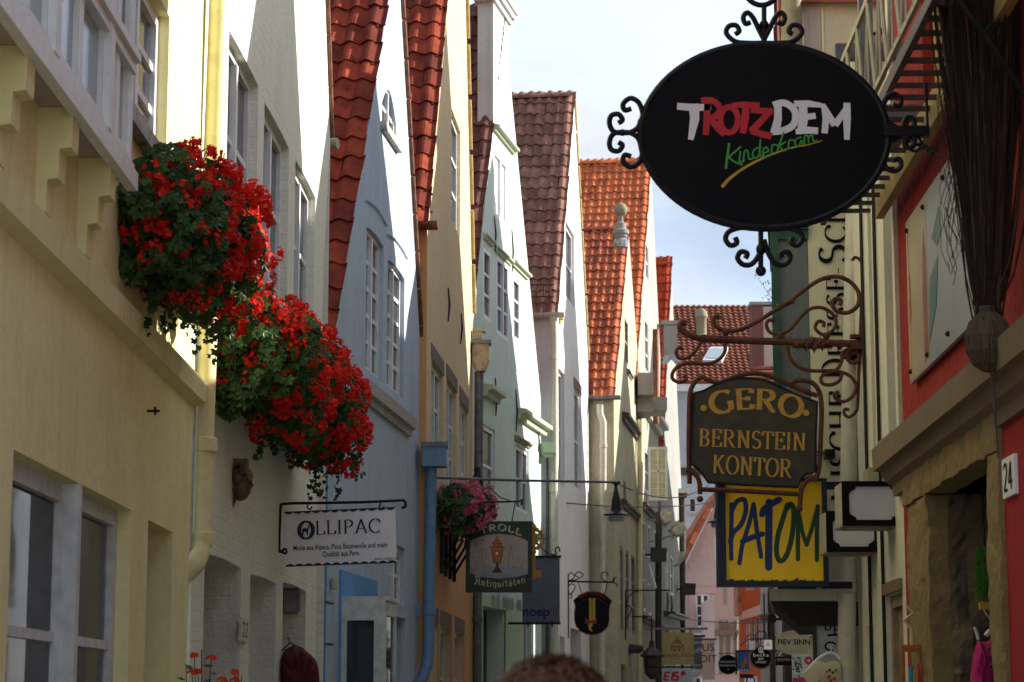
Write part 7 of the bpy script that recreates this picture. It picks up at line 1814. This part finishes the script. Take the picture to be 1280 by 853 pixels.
MB().tube([q(1012,834), q(1022,824), q(1033,817), q(1038,816), q(1044,818), q(1050,824)], .008, 6).tube([q(1038,816), q(1040,810), q(1036,806)], .003, 5).build('hanger', M['whitepaint'], t)
B = MB()
for px, py in ((1035,846),(1042,849),(1037,851)): c = q(px, py); B.ball((c[0], -.033, c[2]), .010, 6)
B.build('embroidery', M['ltred'], t); B = MB()
for px, py in ((1032,840),(1040,841),(1036,838),(1044,838)): c = q(px, py); B.ball((c[0], -.032, c[2]), .007, 6)
B.build('embroidery', M['leaf'], t)
t, S_, cx, cz = garment('pink_garment', 'magenta hooded child jacket hanging in the stone doorway', 'jacket', 9.35, smooth([(1222,800),(1232,803),(1243,797),(1248,812),(1250,870),(1250,930),(1214,930),(1213,860),(1216,822)], 3), .05, 'pinkcloth')
B = MB(); q = lambda px, py, y=0: (S_(px,py)[0]-cx, y, S_(px,py)[1]-cz); B.tube([q(1222,800,-.02), q(1219,790,-.02), q(1217,784,-.02)], .007, 6).tube([q(1241,797), q(1240,790), q(1238,775), q(1229,762), q(1228,752)], .003, 5).tube([q(1232,795), q(1236,790), q(1242,787)], .010, 6); B.build('hanger', M['greypaint'], t)
B = MB()
for px, py in ((1233,812),(1234,822),(1236,834)): c = q(px, py); B.ball((c[0], -.055, c[2]), .006, 6)
B.build('button', M['iron'], t)
# green scarf in the doorway
c0 = P(1232, 720, 9.35); t = thing('green_scarf', 'bright green feathery scarf hanging in the dark stone doorway', 'scarf', loc=c0); rn = random.Random(4); B = MB()
for i in range(150):
    a = rn.uniform(-.035,.035); z0 = rn.uniform(-.02,.13); l = rn.uniform(.05,.12); w = rn.uniform(.003,.007); y = rn.uniform(-.03,.03); k = rn.uniform(-.03,.03)
    B.face([(a,y,z0),(a+w,y,z0),(a+k*.5+w*1.3,y-.01,z0-l*.5),(a+k*.5-w,y-.01,z0-l*.5)]); B.face([(a+k*.5-w,y-.01,z0-l*.5),(a+k*.5+w*1.3,y-.01,z0-l*.5),(a+k,y,z0-l)])
B.build('fringe', M['plumegreen'], t); MB().box(-.03,.03,-.02,.02,-.14,-.11).build('tag', M['braid'], t); MB().tube([(0,0,.1),(0,0,.40)], .003, 5).build('cord', M['iron'], t)
# rack with tassels at bottom right
c0 = P(1140, 815, 10.0); t = thing('wooden_rack', 'orange wooden rack with coloured tassels against the red wall', 'rack', loc=c0)
B = MB(); B.box(-.05,.06,-.02,.02,-.0,.03); B.box(-.05,-.035,-.02,.02,-.4,0).box(.035,.05,-.02,.02,-.4,0); B.build('frame', M['orangewood'], t)
B = MB(); B.tube([(-.01,-.03,-.06),(-.02,-.03,-.3)], [.006,.03], 8); B.build('tassel', M['tealcloth'], t); B = MB(); B.tube([(.02,-.03,-.05),(.03,-.03,-.3)], [.004,.014], 8); B.build('tassel', M['ltred'], t); B = MB(); B.tube([(.0,-.04,-.08),(.005,-.04,-.3)], [.004,.012], 8); B.build('tassel', M['braid'], t)
B = MB(); B.tube([(-.0,0,.03),(.0,0,.10),(-.03,0,.14),(.01,0,.17),(-.02,0,.20)], .008, 6); B.build('figure', M['cream_lt'], t)

# straw bundle (upper right)
c0 = P(1235, 418, 7.5); t = thing('straw_bundle', 'long brown straw bundle hanging at upper right, tied into a ball', 'straw bundle', loc=c0); rn = random.Random(9)
B = MB(); Bp = MB(); s8_ = 7.5/FPX
for i in range(900):
    top = rn.gauss(0, 1); x1 = top*14*s8_*1.2 + 4*s8_; y1 = rn.gauss(0,.045); zt = (425+rn.uniform(20, 90))*s8_
    x0 = rn.gauss(0, 6)*s8_; zb = rn.uniform(-.02,.10)
    w = rn.uniform(.0022,.0045); pts = []
    wv = rn.uniform(0,6.28); am = rn.uniform(.003,.02)
    n = 7
    for k in range(n+1):
        f = k/n; e = f**.6; x = x0+(x1*1.5-x0)*e; pts.append((x+am*math.sin(wv+f*9)*f, y1*e+am*math.cos(wv+f*7)*f, zb+(zt-zb)*f))
    tgt = B if rn.random() < .8 else Bp
    for a, b in zip(pts[:-1], pts[1:]): tgt.face([(a[0]-w,a[1],a[2]),(a[0]+w,a[1]+w,a[2]),(b[0]+w,b[1]+w,b[2]),(b[0]-w,b[1],b[2])])
tag(B.build('straw', M['straw'], t), kind='stuff'); tag(Bp.build('straw', M['strawpale'], t), kind='stuff')
B = MB(); rr = .075
for i in range(900):
    th = rn.uniform(0, 6.28); ph0 = rn.uniform(-.2,.3); pts = []
    r_ = rr*rn.uniform(.80, 1.06)
    for k in range(7):
        a = -.1+ (math.pi*.96)*k/6; pts.append((r_*math.sin(a)*math.cos(th+ph0*k*.3), r_*math.sin(a)*math.sin(th+ph0*k*.3), .035+r_*1.35*math.cos(a)-.06))
    w = .0022
    for a, b in zip(pts[:-1], pts[1:]): B.face([(a[0]-w,a[1],a[2]),(a[0]+w,a[1]-w,a[2]),(b[0]+w,b[1]-w,b[2]),(b[0]-w,b[1],b[2])])
tag(B.build('straw_ball', M['strawpale'], t), kind='stuff')
MB().ball((0,0,-.025), .066, 14, (1,1,1.25)).build('core', simple('straw_core', (.05,.035,.025), .9, bump=1.0, scale=60), t, smooth=True)
B = MB(); 
for k in range(3): B.tube([(.03*math.cos(q*.6),.03*math.sin(q*.6),.075+k*.008) for q in range(11)], .004, 5)
B.tube([(0,0,-.1),(.012,0,-.2),(.016,.0,-.33),(.02,0,-.42)], .004, 5); B.build('cord', M['darkbrown'], t)
# scattered loose strands to the left
B = MB()
for i in range(70):
    x = rn.uniform(-50,-14)*s8_; z1 = rn.uniform(60,430)*s8_; l = rn.uniform(.15,.6); pts = [(x+.02*math.sin(k*1.3+i), rn.uniform(-.01,.01), z1+l-l*k/6) for k in range(7)]
    for a, b in zip(pts[:-1], pts[1:]): B.face([(a[0]-.0012,a[1],a[2]),(a[0]+.0012,a[1],a[2]),(b[0]+.0012,b[1],b[2]),(b[0]-.0012,b[1],b[2])])
tag(B.build('loose_straw', M['straw'], t), kind='stuff')
# dark shop bracket at the very right top carrying the bundle
t = thing('iron_bracket', 'black scrolled iron bracket behind the straw bundle at the upper right edge', 'bracket', loc=P(1275, 60, 7.3))
B = MB(); pz = P(1275, 60, 7.3); r3 = lambda px, py: P(px, py, 7.3)-pz
B.tube([r3(1190,-30), r3(1205,10), r3(1235,50), r3(1262,90), r3(1300,150)], .010, 6).tube([r3(1235,50), r3(1232,38), r3(1240,30), r3(1250,36), r3(1247,46)], .006, 6).tube([r3(1180,-5), r3(1330,-10)], .014, 6).tube([r3(1310,-40), r3(1310,200)], .02, 6); B.build('bracket', M['iron'], t)

# crow on the rod, hanging street lamps, wires
S = SignPlane(26.0); cpt = P(597, 614, 26.0)
t = thing('crow_figure', 'black crow figure perched on the rod above the pink flowers', 'bird figure', loc=cpt)
B = MB(); prof = [(.0,-.02),(.03,.0),(.055,.07),(.055,.14),(.035,.20),(.032,.24),(.028,.28),(.0,.295)]
B.lathe((0,0,0), [(max(r,.004), z) for r, z in prof], 12); B.tube([(-.0,-.02,.25),(-.03,-.05,.245),(-.055,-.07,.235)], [.012,.008,.002], 6); B.tube([(.02,.02,.06),(.05,.06,-.06),(.055,.08,-.12)], [.03,.022,.010], 6)
B.build('body', M['bird'], t, smooth=True); B = MB(); B.ball((.045,.0,.11), .045, 10, (.5,1,1.7)).ball((-.045,.0,.11), .045, 10, (.5,1,1.7)); B.build('wing', M['bird'], t, smooth=True); MB().tube([(-.015,0,-.03),(-.015,0,.02)], .005, 5).tube([(.015,0,-.03),(.015,0,.02)], .005, 5).build('foot', M['bird'], t)
t = thing('iron_rod', 'long thin black rod crossing the alley from the blue hopper to the lamp', 'rod', loc=P(545, 597, 22.2))
b_ = Vector(t.location); e_ = P(769, 603, 30.0); MB().tube([Vector((0,0,0)), (P(597,599,24.3)-b_), (P(660,601,26.4)-b_), e_-b_], .016, 6).build('rod', M['iron'], t)
B = MB(); B.tube([P(597,612,26)-b_, P(612,610,26)-b_, P(625,622,26)-b_, P(640,627,26)-b_, P(652,626,26)-b_], .008, 5); B.build('stay', M['iron'], t)
def cable(label, pts, r):
    b_ = Vector(pts[0]); t = thing('overhead_cable', label, 'cable', loc=b_, group='overhead cables'); q = []
    for k in range(25): f = k/24; q.append(Vector(pts[0]).lerp(Vector(pts[1]), f) - b_ - Vector((0,0,pts[2]*4*f*(1-f))))
    MB().tube(q, r, 5).build('cable', M['iron'], t)
cable('thin cable running right from the hanging alley lamp', (e_, P(905, 590, 45), .35), .010)
cable('thin cable crossing the alley just below the lamp cable', (P(700, 628, 33), P(905, 626, 46), .1), .010)
cable('faint cable crossing in front of the pink houses', (P(850, 773, 50), P(965, 778, 44), .05), .010)
def street_lamp(label, c, s):
    t = thing('street_lamp', label, 'street lamp', loc=c, group='lamps hung over the alley')
    B = MB(); B.lathe((0,0,0), [(r*s, z*s) for r, z in ((.215,-.20),(.225,-.185),(.10,-.12),(.085,-.02),(.075,.10),(.055,.14),(.05,.20),(.035,.22),(.03,.28),(.02,.31))], 20); B.build('shade', M['lampshade'], t, smooth=True)
    B = MB(); B.lathe((0,0,0), [(r*s, z*s) for r, z in ((.13,-.30),(.15,-.27),(.15,-.201))], 16); B.build('lamp_glass', M['lampglass'], t, smooth=True)
    B = MB(); B.ball((0,0,.34*s), .045*s, 8).ball((.05*s,0,.37*s), .03*s, 8).ball((-.05*s,0,.37*s), .03*s, 8); B.build('hanger', M['lampshade'], t, smooth=True)
street_lamp('dark bell shaped lamp hanging from the rod over the alley', P(770, 630, 30.0), 1.0*.78)
street_lamp('second bell lamp farther off, half hidden behind the yellow brush sign', P(898, 641, 45), 1.0)
# rose lamps
def rose_lamp(label, px, py, Y, arm, s=1.0, rot=0):
    c = P(px, py, Y); t = thing('rose_lamp', label, 'lamp', loc=c, group='flower shaped lamps'); B = MB(); rn = random.Random(px)
    for k in range(7):
        a = k*.9; r0 = (.05+.02*(k%3))*s; B.prism([(r0*math.cos(a)-.10*s*math.cos(a+.5), r0*math.sin(a)-.07*s), (r0*math.cos(a)+.12*s*math.cos(a*.7), r0*math.sin(a)+.02*s), (r0*math.cos(a)+.05*s, r0*math.sin(a)+.11*s), (r0*math.cos(a)-.08*s, r0*math.sin(a)+.08*s)], -.10*s+.03*k*s, -.08*s+.03*k*s)
    B.ball((0,0,0), .11*s, 10, (1.1,1,.85)); B.build('shade', M['roselamp'], t, smooth=False)
    B = MB(); B.tube([Vector((0,0,0))] + [P(x, y, Y+.1*i)-c for i, (x, y) in enumerate(smooth(arm, 4))], .02, 6); B.build('arm', M['greypaint'], t, smooth=True)
rose_lamp('upper left cream rose shaped lamp on a curved arm', 832, 650, 42.5, [(826,650),(818,651),(808,648)])
rose_lamp('lower right cream rose shaped lamp on a curved arm', 847, 665, 42.5, [(838,670),(828,673),(815,677),(806,676)], 1.1)
c = P(850, 700, 42.5); t = thing('banana_lamp', 'small curved cream hook shaped lamp below the rose lamps', 'lamp', loc=c, group='flower shaped lamps'); MB().tube([P(x,y,42.5)-c for x,y in smooth([(853,690),(852,698),(847,705),(841,707)],4)], [.05]*6+[.04]*4+[.02]*3, 8).build('shade', M['roselamp'], t, smooth=True)
MB().tube([P(x,y,42.5)-c for x,y in ((853,691),(845,690),(838,700))], .015, 5).build('arm', M['greypaint'], t)
# open casement with yellow leaded glass
a, b = P(811, 626, 42.0), P(834, 559, 42.0); t = thing('open_casement', 'open white window casement with yellow leaded panes by the orange roofs', 'window', loc=a); w_, h_ = b.x-a.x, b.z-a.z
B = MB(); B.box(0,.045,-.03,.02,0,h_).box(w_-.045,w_,-.03,.02,0,h_).box(.045,w_-.045,-.03,.02,0,.05).box(.045,w_-.045,-.03,.02,h_-.05,h_).box(w_*.5-.015,w_*.5+.015,-.025,.015,.05,h_-.05).box(.045,w_-.045,-.025,.015,h_*.55-.015,h_*.55+.015)
for k in range(1, 9): B.box(.045,w_-.045,-.02,-.012,h_*k/9-.006,h_*k/9+.006)
for k in (1,3): B.box(w_*k/4-.005,w_*k/4+.005,-.02,-.012,.05,h_-.05)
B.build('frame', M['whitepaint'], t); MB().box(.045,w_-.045,-.008,-.002,.05,h_-.05).build('pane', M['yellowpane'], t)
for i, (px, py, Y) in enumerate(((820, 694, 41.5), (858, 737, 48.5))):
    t = thing('floodlight', ('dark box floodlight on the dark downpipe', 'dark box floodlight at the narrow house corner')[i], 'floodlight', loc=P(px, py, Y), group='floodlights on the pipes'); MB().prism([(-.10,-.12),(.18,-.12),(.20,.12),(-.10,.14)], -.1, .1).build('body', M['pipedark'], t); MB().tube([(-.2,0,0),(-.1,0,0)], .02, 5).build('arm', M['iron'], t)
# dark ornate lantern near the mustard sign
c = P(815, 825, 39.5); t = thing('dark_lantern', 'dark brown wrought lantern just left of the mustard sign', 'lantern', loc=c); B = MB(); B.lathe((0,0,0), [(.03,-.34),(.10,-.28),(.13,-.22),(.15,.05),(.17,.08),(.10,.16),(.05,.20),(.05,.26)], 6); B.ball((.0,0,.30), .05, 8); B.build('body', M['darkbrown'], t); B = MB(); B.lathe((0,0,0), [(.20,.05),(.21,.075),(.12,.17),(.04,.23)], 6); B.build('roof', M['pipedark'], t); MB().tube([(0,0,.3),(0,0,.75),(-.35,0,.75)], .015, 5).build('bracket', M['iron'], t)
# shop canopy lintel on stone house & pole sign
t = thing('door_hood', 'small dark door hood on the stone house wall', 'hood', loc=P(787, 812, 39)); B = MB(); B.prism([(-.02,0),(.24,-.03),(.22,.06),(.0,.09)], -.1, .4); B.box(.0,.2,-.05,.35,-.06,-.001); B.build('hood', M['darkbrown'], t)
t = thing('angled_flagpole', 'short white pole leaning out from the grey house windows', 'pole', loc=P(820, 735, 41)); b_ = Vector(t.location); MB().tube([P(811,705,41.4)-b_, P(815,718,41.2)-b_, Vector((0,0,0))], .018, 6).build('pole', M['whitepaint'], t)

# ================================================================= PERSON
random.seed(5)
px0, pY = P(688, 860, 3.0).x, 3.0; top = P(688, 823, 3.0).z
pr = thing('person', 'person with short chestnut brown hair seen from behind, only the crown in view', 'person', loc=(px0, pY, 0))
hz = top - .125
def skin_obj(name, verts, edges, radii, mat, parent, root=0, sub=2):
    me = bpy.data.meshes.new(name); me.from_pydata(verts, edges, []); me.materials.append(mat); o = bpy.data.objects.new(name, me); COL.objects.link(o); o.parent = parent
    sk = o.modifiers.new('skin', 'SKIN'); sb = o.modifiers.new('sub', 'SUBSURF'); sb.levels = sb.render_levels = sub
    for i, r_ in enumerate(radii): me.skin_vertices[0].data[i].radius = (r_, r_) if not isinstance(r_, tuple) else r_; me.skin_vertices[0].data[i].use_root = (i == root)
    sk.use_smooth_shade = True; return o
k_ = top/1.76
V_ = [(0,0,.95),(0,0,1.12),(0,0,1.32),(0,-.0,1.46),(0,.0,1.52),(0,.01,1.60)]; E_ = [(0,1),(1,2),(2,3),(3,4),(4,5)]; Rr_ = [(.15,.11),(.14,.10),(.17,.11),(.12,.08),.055,.06]
def limb(p, chain, rad):
    prev = p
    for c, r_ in zip(chain, rad): V_.append(c); Rr_.append(r_); E_.append((prev, len(V_)-1)); prev = len(V_)-1
    return prev
for s_ in (-1, 1):
    h = limb(3, [(s_*.17,0,1.42),(s_*.24,.02,1.15),(s_*.25,.08,.92),(s_*.25,.10,.85)], [.06,.048,.036,.032])
    pal = limb(h, [(s_*.25,.11,.80),(s_*.25,.115,.76)], [(.040,.02),(.040,.018)])
    for fi, (dx, ln) in enumerate(((-.030,.075),(-.010,.088),(.010,.080),(.030,.062))):
        limb(pal, [(s_*.25+dx*.3,.115+dx,.745),(s_*.25+dx*.4,.125+dx*1.1,.745-ln*.5),(s_*.25-s_*.012,.12+dx*1.1,.745-ln)], [.010,.009,.008])
    limb(h, [(s_*.235,.075,.80),(s_*.225,.06,.765)], [.011,.009])
    limb(0, [(s_*.10,0,.86),(s_*.11,.01,.50),(s_*.11,-.02,.10),(s_*.11,-.01,.05),(s_*.12,.14,.035)], [.085,.06,.042,.045,.035])
sc_ = lambda v: (v[0], v[1], v[2]*k_)
skin_obj('body', [sc_(v) for v in V_], E_, Rr_, M['skin'], pr)
hd = face_head(pr, .112, None); hd.v = [(-y, x, z) for x, y, z in hd.v]; o = hd.build('head', M['skin'], pr, smooth=True); o.location = (0, .02, hz)
for s_ in (-1, 1):
    e = MB().ball((s_*.076,.01,hz-.02), .03, 8, (.35,.7,1)).build('ear', M['skin'], pr, smooth=True)
skin_obj('jacket', [sc_(v) for v in [(0,0,.92),(0,0,1.12),(0,0,1.34),(0,0,1.45),(-.17,0,1.43),(-.245,.02,1.15),(-.255,.075,.93),(.17,0,1.43),(.245,.02,1.15),(.255,.075,.93)]], [(0,1),(1,2),(2,3),(3,4),(4,5),(5,6),(3,7),(7,8),(8,9)], [(.17,.13),(.165,.12),(.19,.13),(.11,.09),.075,.062,.05,.075,.062,.05], M['jacket'], pr)
skin_obj('trousers', [sc_(v) for v in [(0,0,.96),(-.10,0,.86),(-.11,.01,.5),(-.11,-.02,.12),(.10,0,.86),(.11,.01,.5),(.11,-.02,.12)]], [(0,1),(1,2),(2,3),(0,4),(4,5),(5,6)], [(.16,.12),.095,.072,.06,.095,.072,.06], M['trousers'], pr)
for s_ in (-1, 1): MB().ball((s_*.115,.06,.045), .06, 10, (.75,1.9,.75)).build('shoe', M['dark'], pr, smooth=True)
B = MB(); rn = random.Random(2)
B.ball((0,-.004,hz+.018), .1, 24, (.86,1.0,1.03))
for i in range(17000):
    th = rn.uniform(0, 6.28); z = rn.uniform(-.7, 1); r_ = math.sqrt(1-z*z)
    d = Vector((r_*math.cos(th)*.86, r_*math.sin(th)*1.0, z*1.03)); c = Vector((0,-.004,hz+.018)) + d*.098
    if d.y > .55 and z < .35: continue
    nn = d.normalized(); tg = Vector((nn.y*.8+.35+rn.gauss(0,.3), -nn.x*.8-.4+rn.gauss(0,.3), -.35+rn.gauss(0,.2))) ; tg = (tg - nn*tg.dot(nn)).normalized(); l = rn.uniform(.014,.030); w = nn.cross(tg)*.0015
    tip = c + tg*l*.8 + nn*(l*.40+rn.uniform(-.003,.005))
    B.face([c-w, c+w, c+tg*l*.45+nn*l*.36+w*.8, c+tg*l*.45+nn*l*.36-w*.8]); B.face([c+tg*l*.45+nn*l*.36-w*.8, c+tg*l*.45+nn*l*.36+w*.8, tip])
tag(B.build('hair', M['hair'], pr), kind='stuff')
